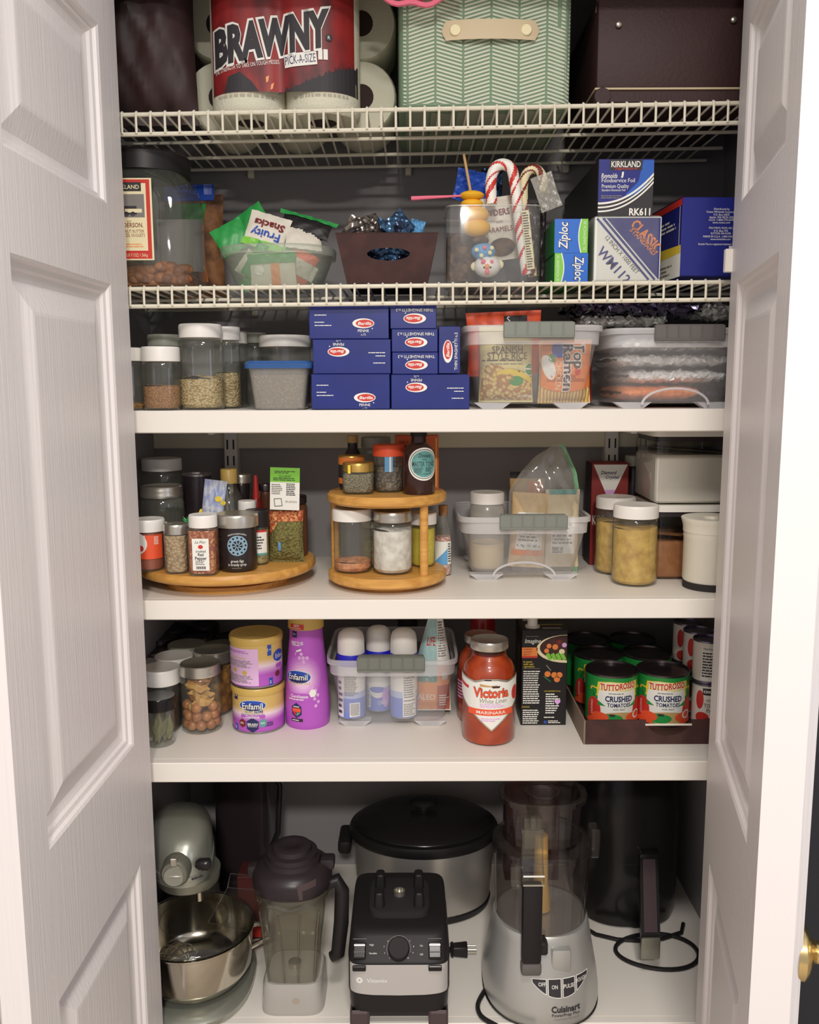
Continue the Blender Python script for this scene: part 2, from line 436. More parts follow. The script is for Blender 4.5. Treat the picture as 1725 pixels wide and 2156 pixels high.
struct(MB().box(HL-.06, HR+.06, -.03, .004, 2.034, 2.075, 'paint', .003), 'trim_3')
struct(MB().box(-2.2, 2.2, -3.6, YD+.05, -.05, 0, 'floor_wood'), 'floor')
struct(MB().box(-2.2, 2.2, SF-.005, YD+.05, 3.0, 3.05, 'paint'), 'ceiling')
struct(MB().box(XL, XR, YB-.018, YB, ZA-.085, ZA-.036, 'cleat_paint', .002), 'trim_4')
struct(MB().box(XL, XR, YB-.018, YB, ZB-.085, ZB-.036, 'cleat_paint', .002), 'trim_5')
# ------------------------------------------------ the two panelled door leaves
def door(name, hx, ang, side, thick, cham):
    "side = +1: the inner face looks towards +x; s runs from hinge to free edge"
    w, z0, z1 = .457, .012, 2.03
    d = Vector((-side*0-math.sin(ang)*(1 if side > 0 else 1), -math.cos(ang), 0)); n = Vector((-d.y, d.x, 0))*1
    if n.x*side < 0: n = -n
    o = Vector((hx, 0, 0))
    P = lambda s, z, e: o+d*s+Vector((0, 0, z))+n*e
    mb = MB()
    def q(a, b, c, e, dep=(0, 0, 0, 0)): pass
    st = .073
    panels = [(.21, .70), (.898, 1.593), (1.704, 1.942)]
    zs = [z0]+[v for p in panels for v in p]+[z1]
    V = []; Fc = []
    def quad(a, b, c, e): i = len(V); V.extend([a, b, c, e]); Fc.append([i, i+1, i+2, i+3])
    quad(P(0, z0, 0), P(st, z0, 0), P(st, z1, 0), P(0, z1, 0)); quad(P(w-st, z0, 0), P(w, z0, 0), P(w, z1, 0), P(w-st, z1, 0))
    for i in range(0, len(zs), 2): quad(P(st, zs[i], 0), P(w-st, zs[i], 0), P(w-st, zs[i+1], 0), P(st, zs[i+1], 0))
    prof = [(0, 0), (.004, -.002), (.006, -.0065), (.012, -.0080), (.015, -.0120), (.021, -.0140), (.026, -.0150), (.058, -.0045), (.062, -.004)]
    for a, b in panels:
        for (i0, e0), (i1, e1) in zip(prof, prof[1:]):
            A = [(st+i0, a+i0), (w-st-i0, a+i0), (w-st-i0, b-i0), (st+i0, b-i0)]; B = [(st+i1, a+i1), (w-st-i1, a+i1), (w-st-i1, b-i1), (st+i1, b-i1)]
            for k in range(4):
                k2 = (k+1) % 4; quad(P(*A[k], e0), P(*A[k2], e0), P(*B[k2], e1), P(*B[k], e1))
        i1, e1 = prof[-1]; quad(P(st+i1, a+i1, e1), P(w-st-i1, a+i1, e1), P(w-st-i1, b-i1, e1), P(st+i1, b-i1, e1))
    T, c = -thick, cham
    quad(P(0, z0, 0), P(0, z1, 0), P(0, z1, T), P(0, z0, T)); quad(P(w, z0, 0), P(w, z1, 0), P(w, z1, T+c), P(w, z0, T+c))
    quad(P(w, z0, T+c), P(w, z1, T+c), P(w-c, z1, T), P(w-c, z0, T)); quad(P(0, z0, T), P(0, z1, T), P(w-c, z1, T), P(w-c, z0, T))
    quad(P(0, z1, 0), P(w, z1, 0), P(w, z1, T), P(0, z1, T)); quad(P(0, z0, 0), P(w, z0, 0), P(w, z0, T), P(0, z0, T))
    mb.add(V, Fc, 'door_paint'); return struct(mb, name), P, d, n
door_l, _, _, _ = door('door_1', HL, math.radians(1.1), 1, .038, .004)
door_r, PR, dr, nr_ = door('door_2', HR, math.radians(12.3), -1, .056, .012)
# brass knob on the far face of the right leaf
kz = at(1690, 2010, -.43).z
kp = PR(.418, kz, -.056); ang = math.atan2(-nr_.y, -nr_.x)
Mk = Matrix.Translation(kp) @ Matrix.Rotation(ang, 4, 'Z')
kn = MB().loft([(-.004, .034), (.005, .034), (.010, .030), (.014, .018), (.020, .013), (.038, .013), (.044, .020), (.052, .027), (.064, .0285), (.074, .024), (.080, .012)], 'brass', 32, ax='x', M=Mk)
k = kn.build('knob', door_r); k['label'] = 'brass knob'
hg = MB()
for z in (1.615,): hg.box(HR-.012, HR+.002, -.008, .002, z-.0, z+.034, 'paint', .001)
hg.build('hinge', door_r)
# ------------------------------------------------ white boards
def board(z, th, lab, YB=YB):
    t = thing('pantry_shelf', lab, 'shelf', (0, 0, z))
    MB().box(XL, XR, SF+.018, YB, -.019, 0, 'paint').build('shelf_board', t)
    MB().box(XL, XR, SF, SF+.018, -th, 0, 'paint', .0015).build('front_edge', t)
board(ZA, .0355, 'white painted shelf board under the pasta boxes')
board(ZB, .0325, 'white painted shelf board under the wooden turntables')
board(ZC, .0345, 'white painted shelf board under the tomato cans', YD)
board(ZD, .0345, 'white painted shelf board under the mixer and blender', YD)
# slotted uprights on the back wall
def standard(px, lab):
    x = at(px, 950, YB).x; t = thing('shelf_upright', lab, 'bracket rail', (x, YB, ZB))
    b = MB().box(-.0135, .0135, -.030, 0, .012, ZA-ZB-.036, 'rack', .002); b.build('rail', t)
    s = MB(); nz = 0
    while .03+nz*.032 < ZA-ZB-.055:
        z = .03+nz*.032
        for sx in (-.006, .006): s.box(sx-.0016, sx+.0016, -.0305, -.0295, z, z+.019, 'slot')
        nz += 1
    s.build('slots', t)
    MB().box(-.006, .006, -.20, -.030, ZA-ZB-.048, ZA-ZB-.0365, 'rack', .002).build('arm', t)
standard(492, 'white slotted wall rail behind the large wooden turntable')
standard(1282, 'white slotted wall rail behind the red salt box')
# ------------------------------------------------ wire shelves
def wire(zc, sl, lab, rods, lip):
    t = thing('wire_shelf', lab, 'wire shelf', (0, 0, zc)); x0, x1 = XL+.004, .557
    z = lambda x: sl*(x-.03)
    f = MB().tube([(x0, SF, z(x0)), (x1, SF, z(x1))], .0034, 'wire_white'); f.build('front_rod', t)
    f = MB().tube([(x0, SF-.001, z(x0)-lip), (x1, SF-.001, z(x1)-lip)], .0034, 'wire_white'); f.build('lip_rod', t)
    for y in rods: MB().tube([(x0, y, z(x0)-.0055), (x1, y, z(x1)-.0055)], .0030, 'wire_white').build('support_rod', t)
    n = int((x1-x0)/.0217)
    for i in range(n):
        x = x0+.008+i*.0217; q = z(x)
        pts = [(x, YB-.01, q), (x, SF+.004, q), (x, SF-.002, q+.0035), (x, SF-.0055, q+.002), (x, SF-.0055, q-lip)]
        MB().tube(pts, .0019, 'wire_white', 6).build('cross_wire', t)
    for x in (-.3, 0, .3):
        MB().box(x-.006, x+.006, YB-.016, YB, z(x)-.016, z(x)+.004, 'wire_white', .002).build('wall_clip', t)
    return lambda x: zc+z(x)+.0058
Z1 = wire(1.8595, .0150, 'white wire shelf nearest the top, holding the paper towels', (.166, .268, .354), .0285)
Z2 = wire(1.6005, .0082, 'white wire shelf under the candy canes and foil boxes', (.16, .27, .354), .0265)
# ------------------------------------------------ builders for what stands on the shelves
def jar(P, z, label, name='glass_jar', cat='jar', group=None, lid='lid_white', lh=.018, neck=.86, sh=.16, fill=None, n=2, glass='glass', lidr=None, top='flat', rz=0, dec=None, inner=None, lidn=2, body=None, band=0, seg=32):
    "P = (x, y, r, h). Parts: glass body, lid, contents, printed label"
    x, y, r, h = P; t = thing(name, label, cat, (x, y, z), rz, group)
    hb = h-lh*.75; s0 = hb*(1-sh)
    rings = [(0, r*.86, r*.86, n), (.003, r*.95, r*.95, n), (.008, r, r, n), (s0*.5, r, r, n), (s0-.004, r, r, n)]
    for i in range(1, 6):
        a = i/5*PI/2; rings.append((s0+(hb-lh*.25-s0)*(.15+.75*math.sin(a)), r-(r-r*neck)*(1-math.cos(a)), r-(r-r*neck)*(1-math.cos(a)), n+(2-n)*i/5))
    rings.append((hb, r*neck, r*neck, 2))
    if body: MB().loft(rings, body, seg).build('body', t)
    else: MB().loft(rings, glass, seg, True, False).build('glass', t)
    lr = lidr or r*neck+.0035
    L = MB()
    if top == 'ring':     # two-piece mason lid: band and disc
        L.loft([(h-lh, lr*.99, lr*.99), (h-lh*.75, lr*1.02, lr*1.02), (h-lh*.6, lr*.985, lr*.985), (h-lh*.45, lr*1.005, lr*1.005), (h-lh*.3, lr*.985, lr*.985), (h-.0015, lr*.985, lr*.985), (h, lr*.95, lr*.95), (h-.0012, lr*.85, lr*.85), (h-.002, lr*.82, lr*.82)], lid, 36)
    else:
        L.loft([(h-lh, lr, lr, lidn), (h-.004, lr, lr, lidn), (h-.0015, lr*.985, lr*.985, lidn), (h, lr*.95, lr*.95, lidn), (h-.0008, lr*.8, lr*.8, lidn)], lid, 36)
    L.build('lid', t)
    if fill:
        m, fr = fill[0], fill[1]; q = r*.955; zt = s0*fr; rr = random.Random(int(x*1e4)+7)
        lump = fill[2] if len(fill) > 2 else .0025
        rings = [(.0035, q*.86, q*.86, n), (.009, q, q, n), (zt-.001, q, q, n)]
        M = MB().loft(rings, m, 32, True, False)
        sg = 32; ph = rr.random()*6
        vs = []
        for j in range(5):
            k = 1-j/4.6
            for i in range(sg):
                a = 2*PI*(i+.5)/sg; c, d = math.cos(a), math.sin(a); e = 2/n
                vs.append((q*k*math.copysign(abs(c)**e, c), q*k*math.copysign(abs(d)**e, d), zt-.001+lump*(math.sin(a*2+ph)*k+1.1*(1-k))+(rr.random()-.5)*lump*(0.8 if j else .5)))
        M.add(vs, [[j*sg+i, j*sg+(i+1) % sg, (j+1)*sg+(i+1) % sg, (j+1)*sg+i] for j in range(4) for i in range(sg)]+[[4*sg+i for i in range(sg)]], m, True)
        c_ = M.build('contents', t); c_['kind'] = 'stuff'
    if dec:
        M = MB(); dec.onto(M, cyl(r+.0006) if n == 2 else pl((0, -r-.0006, 0), (1, 0, 0), (0, 0, 1), (0, -1, 0)), r*.14 if n == 2 else None); M.build('label', t)
    if inner: inner(t, r, h)
    return t
def carton(w, d, h, m, front=None, left=None, top=None, bev=.0012, right=None):
    M = MB().box(-w/2, w/2, 0, d, 0, h, m, bev)
    if front: front.onto(M, pl((-w/2, -.0003, 0), (1, 0, 0), (0, 0, 1), (0, -1, 0)))
    if left: left.onto(M, pl((-w/2-.0003, d, 0), (0, -1, 0), (0, 0, 1), (-1, 0, 0)))
    if right: right.onto(M, pl((w/2+.0003, 0, 0), (0, 1, 0), (0, 0, 1), (1, 0, 0)))
    if top: top.onto(M, pl((-w/2, 0, h+.0003), (1, 0, 0), (0, 1, 0), (0, 0, 1)))
    return M
def pouch(w, h, t, m, front=None, seed=1, crumple=.0, nu=22, nv=26, back=None, seal=.05, zig=True):
    "filled flat packet standing on its lower seal: local x width, z height, -y front"
    rr = random.Random(seed); ph = [rr.random()*9 for _ in range(8)]
    def th(u, v):   # u,v 0..1
        a = max(0, 1-abs(2*u-1)**3); b = max(0, min(1, (v-seal)/(.5-seal) if v < .5 else (1-seal-v)/(.5-seal)))
        wv = math.sin(u*21+ph[0]+v*5)*math.sin(v*17+ph[1]+u*4)+.6*math.sin(u*37+ph[2])*math.sin(v*43+ph[3])
        return t/2*a**.6*b**.5+crumple*wv*(.3+.7*min(1, a*2))
    M = MB()
    for sg in (-1, 1):
        M.grid(lambda u, v, sg=sg: ((u-.5)*w*(1-.05*math.sin(PI*v)), sg*(th(u, v) if sg < 0 else max(th(u, v), -th(u, v)))+(0 if sg < 0 else .0006), v*h), nu, nv, m if sg < 0 or not back else back)
    if front: front.onto(M, lambda a, b, e: (((a/w)-.0)*w*(1-.05*math.sin(PI*min(1, max(0, b/h)))), -th(min(1, max(0, a/w+.5)), min(1, max(0, b/h)))-e-.0012, b), (w/16, h/18))
    return M
def can(P, z, label, name, m, dec=None, lidm='tin', cat='can', group=None, rz=0, step=None):
    x, y, r, h = P; t = thing(name, label, cat, (x, y, z), rz, group)
    M = MB().loft([(.004, r, r), (h-.004, r, r)], m, 40, False, False)
    if dec: dec.onto(M, cyl(r), r*.12)
    M.build('label', t)
    L = MB().loft([(h-.0045, r, r), (h-.004, r+.0012, r+.0012), (h-.001, r+.0012, r+.0012), (h, r, r), (h-.0005, r-.0015, r-.0015), (h-.004, r-.002, r-.002), (h-.0035, r*.8, r*.8), (h-.0042, r*.72, r*.72), (h-.0035, r*.64, r*.64), (h-.004, r*.3, r*.3)], lidm, 40, False)
    L.build('lid', t)
    MB().loft([(0, r-.001, r-.001), (.0005, r+.001, r+.001), (.004, r+.001, r+.001), (.0045, r, r)], lidm, 40, True, False).build('bottom_rim', t)
    return t
def bin_(xl, xr, pt, pb, z, y, depth, label, hx, arch=False, taper=.90, rz=0, hdark=False, feet=True, hh=.024, hz=.0):
    "clear storage tub: rim outline px xl..xr at the front, py pt of the rim top, pb of the feet"
    a, b = at(xl, pt, y), at(xr, pt, y); w = b.x-a.x; h = a.z-z; cx = (a.x+b.x)/2
    t = thing('storage_bin', label, 'bin', (cx, y+depth/2, z), rz, 'clear storage bins with grey handles')
    w2, d2 = w/2-.008, depth/2-.006; q = taper; ft = .008 if feet else .001
    B = MB().loft([(ft, w2*q*.93, d2*q*.95, 7), (ft+.003, w2*q*.97, d2*q*.985, 7), (ft+.012, w2*q, d2*q, 7), (h*.5, w2*(q+1)/2, d2*(q+1)/2, 8), (h-.030, w2*.99, d2*.99, 8)], 'bin_plastic', 48, True, False)
    B.build('body', t)
    RM = MB().loft([(h-.031, w2*.99, d2*.99, 8), (h-.030, w2+.003, d2+.003, 8), (h-.010, w2+.004, d2+.004, 8), (h-.0095, w/2, depth/2, 9), (h-.001, w/2, depth/2, 9), (h, w/2-.002, depth/2-.002, 9), (h-.003, w/2-.005, depth/2-.005, 9)], 'bin_rim', 48, False, False)
    RM.build('rim', t)
    for sx in (-1, 1):
        for sy in (-1, 1):
            cx_, cy_ = sx*w2*q*.70, sy*d2*q*.86
            MB().prism([(cx_-.030, ft+.002), (cx_-.016, 0), (cx_+.016, 0), (cx_+.030, ft+.002)], cy_-.012, cy_+.010, 'bin_rim').build('foot', t)
    if arch:
        pts = [((w2*.5)*math.cos(k*PI/16), -d2*q-.0018+.001, .006+.026*math.sin(k*PI/16)) for k in range(17)]
        MB().tube(pts, .0022, 'bin_rim', 6).build('grip_arch', t)
    h0, h1 = at(hx[0], pt, y).x-cx, at(hx[1], pt, y).x-cx; m = 'grey_handle_dark' if hdark else 'grey_handle'
    H = MB().box(h0, h1, -depth/2-.007, -depth/2-.001, h-hh*.86+hz, h+.004+hz, m, .0015).box(h0+.002, h1-.002, -depth/2-.004, -depth/2+.012, h+.001+hz, h+.005+hz, m, .0015)
    H.box(h0+.001, h1-.001, -depth/2-.0095, -depth/2-.003, h-hh*.86+hz, h-hh*.86+.0035+hz, m, .001)
    nr = 6
    for k in range(1, nr): xk = h0+(h1-h0)*k/nr; H.box(xk-.0009, xk+.0009, -depth/2-.0088, -depth/2-.006, h-hh*.86+.003+hz, h+.003+hz, m, .0004)
    H.build('handle', t)
    return t, cx, w, h
# ================================================ top wire shelf
def dk(px, zf): return zf((px-862)/1370)
# dark bag at the left
x, y, w, h = pb_(170, 402, -40, 236, 0, .05); z = Z1(x)
b = pouch(w, .32, .10, 'dark_bag', None, 5, .004)
solo(b, 'snack_bag', 'dark brown crinkled bag at the left end of the top wire shelf', 'bag', (x-.004, .108, z))
# towel pack: two rolls standing in printed film
c = at(592, 150, .05); zt = Z1(c.x); k = ppm(.05, zt+.05); rw = 163/k/2
t = thing('paper_towel_pack', 'red plaid pack of two standing paper towel rolls on the top wire shelf', 'paper towels', (c.x, .05+rw, zt))
rh = .27
for s in (-1, 1):
    r_ = MB().loft([(0, rw*.9, rw*.9), (.004, rw*.97, rw*.97), (.012, rw, rw), (rh-.01, rw, rw), (rh, rw*.95, rw*.95)], 'towel', 36)
    o = r_.build('roll', t, (s*rw*.985, 0, 0))
    MB().loft([(-.0012, .021, .021), (.03, .021, .021)], 'core', 24).build('core', o)
d = Dec()
u = lambda px: (px-592)/k
v = lambda py: (at(592, py, .05).z-zt)
def rowshape(x):   # hull of two cylinders with film drawn tight between them
    xx = abs(x)-rw*.985
    if xx < 0: return -rw*.985-.0022+.006*math.exp(-(x/.012)**2)
    return -math.sqrt(max(0, rw*rw*.97-xx*xx))-.0022
wr = MB(); W2 = rw*1.93
wr.grid(lambda a, b_: ((a-.5)*2*W2, rowshape((a-.5)*2*W2), v(193)-.004*math.cos(((a-.5)*2*W2)/rw*PI/1.0)*0+(.30-v(193))*b_), 44, 6, 'plaid')
L = d
arcv = lambda x_: (x_/.12)*.021-.002
L.outl('BRAWNY', u(572), v(77), .0495, 'ink', 'white_ink', .178, 0, 3, .055, .05, 0, lambda x_: x_*.15)
L.ell(u(694), v(80), .0052, .0052, 'ink', 3).text('R', u(694), v(80), .005, 'white_ink', L=4)
L.text('THE STRENGTH TO TAKE ON TOUGH MESSES', u(518), v(138), .0062, 'white_ink', .102, 7, 3)
L.p += Dec().rect(u(599), v(140), u(668), v(112), 'white_ink', 3).turn(u(633), v(126), 5).p
L.text('PICK-A-SIZE', u(633), v(125), .0125, 'navy', .047, 5, 4)
L.rect(u(671), v(127), u(680), v(106), 'white_ink', 3).rect(u(682), v(127), u(691), v(105), 'white_ink', 3)
rr = random.Random(3)
tr = [(u(752), v(193)), (u(752), v(128))]; xx = 752
while xx > 590: tr += [(u(xx-3), v(122+(752-xx)*.40+rr.random()*12)), (u(xx-6), v(134+(752-xx)*.40))]; xx -= 7
L.poly(tr[:2]+tr[2:]+[(u(590), v(193))], 'ink', 2)
L.poly([(u(470), v(193)), (u(480), v(160)), (u(505), v(152)), (u(530), v(172)), (u(545), v(193))], 'ink', 2)
L.poly([(u(560), v(163)), (u(567), v(160)), (u(565), v(172)), (u(561), v(176))], 'peach', 3).poly([(u(571), v(178)), (u(577), v(174)), (u(574), v(187)), (u(569), v(190))], 'peach', 3)
L.onto(wr, lambda a, b_, e: (a, rowshape(a)-e*2-.0006, b_), .006)
wr.build('wrapper', t)
for s in (-1, 1):
    bd = MB()
    dd = Dec(); xx = -.045
    while xx < .045:
        w_ = .003+rr.random()*.008; dd.rect(xx, .0225, xx+w_*.8, .0268, 'band_print', 1); xx += w_+.001
    dd.onto(bd, cyl(rw, 0, 0, s*rw*.985, 0), .008)
    bd.build('printed_band', t)
# rolls lying behind
ty = .05+2*rw+.004; zc = Z1(at(592, 200, ty).x)
r2 = (800-690)/ppm(ty, zt+.1)/2*1.34
t2 = thing('paper_towel_pack', 'pack of white paper towel rolls lying end on behind the red pack', 'paper towels', (at(612, 150, ty).x, ty, zc+.001))
for i in range(3):
    for j in range(2):
        X = (i-1)*2*r2*1.01; Zq = r2+j*2*r2*.985
        M = MB().loft([(0, r2*.95, r2*.95, 2, X, Zq), (.006, r2, r2, 2, X, Zq), (.13, r2, r2, 2, X, Zq)], 'towel', 32, ax='y')
        o = M.build('roll', t2)
        MB().loft([(-.001, .020, .020, 2, X, Zq), (.02, .020, .020, 2, X, Zq)], 'core', 20, ax='y').build('core', o)
# herringbone fabric bin
x, y, w, h = pb_(838, 1208, -60, 230, 0, .05); z = Z1(x); dp = .27
mat('bin_fabric', (118, 142, 116), .9, bump=.3, scale=300)
mat('bin_stripe', (196, 200, 180), .9)
t = thing('fabric_bin', 'sage green fabric bin with white herringbone lines and tan strap handle', 'bin', (x, .05, z))
hb = .30
M = MB().loft([(0, w/2-.004, dp/2-.004, 12, 0, dp/2), (.004, w/2, dp/2, 12, 0, dp/2), (hb, w/2, dp/2, 14, 0, dp/2)], 'bin_fabric', 56, True, False)
d = Dec(); cw = w/6.3; nx = 8
for i in range(nx):
    a = -w/2*1.02+(i-.55)*cw; b = a+cw-.0035; sg = 1 if i % 2 else -1; q = -.03
    while q < hb:
        q0, q1 = (q, q+sg*.011)
        d.poly([(a, q0), (b, q1), (b, q1+.0029), (a, q0+.0029)], 'bin_stripe', 1); q += .0056
d.clip(-w/2+.008, .006, w/2-.004, hb)
d.onto(M, lambda a, b, e: (a, dp/2-dp/2*(1-abs(a/(w/2))**13)**(1/13.)-.0005-e, b), .02)
sd = Dec(); q = 0
for i in range(5):
    q = -.03
    while q < hb:
        a = i*dp/5; sg = 1 if i % 2 else -1; sd.poly([(a, q), (a+dp/5-.004, q+sg*.011), (a+dp/5-.004, q+sg*.011+.0029), (a, q+.0029)], 'bin_stripe', 1); q += .0056
sd.clip(.02, .006, dp-.02, hb)
sd.onto(M, lambda a, b, e: (-w/2*.998-.0006-e, a, b)); 
bt = Dec()
for i in range(8):
    q = .02
    while q < dp-.02:
        a = -w/2+.01+(i)*cw*.98; sg = 1 if i % 2 else -1; bt.poly([(a, q), (a+cw-.005, q+sg*.011), (a+cw-.005, q+sg*.011+.0029), (a, q+.0029)], 'bin_stripe', 1); q += .0056
bt.clip(-w/2+.012, .012, w/2-.012, dp-.012).onto(M, lambda a, b, e: (a, b, -.0006-e))
M.build('fabric_body', t)
k = ppm(.045, z+.1); u = lambda px: (px-1023)/k
zz = lambda py: at(1023, py, .045).z-z
S = MB()
hp = [(u(930)+(u(1135)-u(930))*i/24) for i in range(25)]
S.grid(lambda a, b: (u(930)+(u(1135)-u(930))*a, -.0035-.010*math.sin(PI*a)**.7, zz(86)+(zz(44)-zz(86))*(.5+(b-.5)*min(1, (math.sin(PI*min(1, max(0, a)))*9+.02)**.5))), 24, 6, 'tan_leather')
h_ = S.build('handle', t); h_['label'] = 'tan strap handle'
for px in (958, 1107): MB().loft([(-.012, .0075, .0075, 2, u(px), zz(66)), (-.010, .0085, .0085, 2, u(px), zz(66)), (-.004, .0085, .0085, 2, u(px), zz(66))], 'cream', 20, ax='y').build('rivet', h_)
# pink rimmed pouch lying on top of the bin
px_ = at(874, 8, .02)
M = MB().grid(lambda a, b: (px_.x+(a-.5)*.135, .012+b*.03, px_.z-.004+.012*b+(.02*(2*a-1)**2)+.003*math.sin(a*17+b*9)), 16, 10, 'film_milky').tube([(px_.x+(a/16-.5)*.135, .012, px_.z-.004+(.02*(2*a/16-1)**2)+.003*math.sin(a/16*17)) for a in range(17)], .004, 'pink', 8)
M.grid(lambda a, b: (px_.x+(a-.5)*.135, .012+b*.03, px_.z+.012+.03*(1-abs(2*b-1)**3)+(.02*(2*a-1)**2)), 16, 10, 'pink')
solo(M, 'plastic_pouch', 'pink edged plastic pouch lying across the rolls and the green bin', 'pouch', (0, 0, 0))
# dark leather chest
x, y, w, h = pb_(1255, 1600, -30, 222, 0, .05); z = Z1(x)
t = thing('storage_box', 'dark brown leather look box at the right end of the top wire shelf', 'box', (x, .05, z))
k = ppm(.05, z+.1)
MB().box(-w/2, w/2, 0, .26, .001, .022, 'leather', .003).build('bottom', t)
MB().box(-w/2+.003, w/2-.003, .003, .26, .024, .155, 'leather', .004, 2).build('body', t)
MB().box(-w/2, w/2, -.0008, .258, .0215, .0245, 'tan_leather', .0008).build('trim', t)
for px, py in ((1303, 52), (1545, 42)):
    q = at(px, py, .05); MB().loft([(.0, .0048, .0048, 2, q.x-x, q.z-z), (-.003, .0040, .0040, 2, q.x-x, q.z-z), (-.004, .002, .002, 2, q.x-x, q.z-z)][::-1], 'silver', 16, ax='y').build('rivet', t)
MB().loft([(-.002, .012, .012, 2, -w/2+.012, .012), (.0, .013, .013, 2, -w/2+.012, .012)], 'leather', 16, ax='y').build('corner_guard', t)
q = at(1262, 30, .06)
MB().tube([(q.x-x+.012*math.cos(a)+.012, .02, q.z-z+.006+.028*math.sin(a)) for a in [PI-i*PI/12 for i in range(13)]], .0035, 'tan_leather', 8).build('rope_loop', t)
# ================================================ second wire shelf
# big clear jug of pretzel nuggets
YJ = .045; a = at(168, 450, YJ); b = at(392, 450, YJ); w = b.x-a.x; cx = (a.x+b.x)/2; z = Z2(cx)
t = thing('pretzel_jug', 'large clear jug of pretzel nuggets with black lid and red bordered label', 'jug', (cx, YJ+w/2, z))
hj = at(300, 345, YJ).z-z; r = w/2
MB().loft([(0, r*.93, r*.93, 5), (.006, r, r, 5), (hj-.05, r, r, 5), (hj-.02, r*.93, r*.93, 4), (hj-.005, r*.8, r*.8, 2.6), (hj+.012, r*.78, r*.78, 2)], 'glass', 48, True, False).build('jug_body', t)
zt = at(300, 303, YJ).z-z
MB().loft([(hj-.002, r*.86, r*.86), (zt-.004, r*.86, r*.86), (zt, r*.82, r*.82)], 'black', 40).build('lid', t)
M = MB(); rr = random.Random(4)
for i in range(26):
    for j in range(2):
        M.ball((-r*.86+i*r*1.72/25, -r*.86+.012+rr.random()*.01, .012+j*.014+rr.random()*.008), .0105, 'pretzel', 10, (1.1, .9, .85))
M.loft([(.004, r*.9, r*.84, 5, 0, .01), (.022, r*.9, r*.84, 5, 0, .01), (.028, r*.8, r*.7, 5, 0, .01)], 'pretzel', 32)
o = M.build('contents', t); o['kind'] = 'stuff'
k = ppm(YJ, z+.1); u = lambda px: (px)/k; zz = lambda py: at(300, py, YJ).z-z
d = Dec(); u0 = at(322, 460, YJ).x-cx; W_ = 98/k; uc = u0-W_/2
d.rect(uc-W_/2, zz(548), u0, zz(375), 'cream', 1).rect(uc-W_/2+.003, zz(545), u0-.003, zz(378), 'red', 2).rect(uc-W_/2+.009, zz(528), u0-.009, zz(386), 'cream', 3)
d.rect(uc-.024, zz(403), u0-.016, zz(384), 'ink', 4).text('KIRKLAND', uc-.003, zz(393.5), .0062, 'cream', .040, 0, 5, .01)
d.rect(uc-.026, zz(458), u0-.012, zz(409), 'grey_ink', 4).rect(uc-.02, zz(452), uc+.012, zz(434), 'ink', 5).rect(uc-.006, zz(448), uc+.020, zz(440), 'cream', 6).ring(uc-.004, zz(451), .002, .0035, 'ink', 6, 14).ring(uc+.006, zz(451), .002, .0035, 'ink', 6, 14)
d.text('H.K.', uc, zz(466), .003, 'brown_card', L=4).text('ANDERSON.', uc+.0, zz(474), .0068, 'dark_red', .042, 0, 4, .015)
d.text('PEANUT BUTTER', uc+.003, zz(487), .0050, 'dark_red', .038, 0, 4).text('PRETZEL NUGGETS', uc+.003, zz(495.5), .0050, 'dark_red', .040, 0, 4)
d.bars(uc-.01, zz(522), u0-.013, zz(512), 2, 'peach', 4).text('55 OZ (3 LB 7 OZ) 1.56kg', uc, zz(537), .005, 'cream', .052, 0, 4)
M = MB(); d.onto(M, pl((0, -r-.0008, 0), (1, 0, 0), (0, 0, 1), (0, -1, 0))); M.build('label', t)
d = Dec().rect(-.008, zz(545), r*.86, zz(422), 'grey_ink', 1); M = MB(); d.onto(M, pl((0, r*.93, 0), (1, 0, 0), (0, 0, 1), (0, -1, 0))); M.build('back_label', t)
# nut pouch behind it
x, y, w, h = pb_(330, 462, 372, 602, 0, .235); z = Z2(x); k = ppm(.235, z+.1)
d = Dec(); zz = lambda py: at(420, py, .235).z-z; u = lambda px: at(px, 480, .235).x-x
d.rect(-w/2*.98, zz(412), w/2*.7, zz(376), 'blue', 1).rect(-w/2*.98, zz(470), u(428), zz(420), 'green', 1).rect(-w/2*.98, zz(560), u(411), zz(470), 'navy', 1).rect(u(411), zz(590), u(430), zz(470), 'orange', 1)
d.ell(u(400), zz(532), .016, .014, 'magenta', 2).ell(u(417), zz(560), .0075, .0075, 'white_ink', 3).rect(u(410), zz(564), u(424), zz(560), 'green', 4)
mat('walnut', (142, 98, 62), .7, c2=(84, 54, 36), scale=30, bump=.8)
solo(pouch(w, h, .07, 'walnut', d, 9, .0015), 'nut_pouch', 'brown nut pouch with blue top and green band behind the pretzel jug', 'pouch', (x, .285, z), -.1)
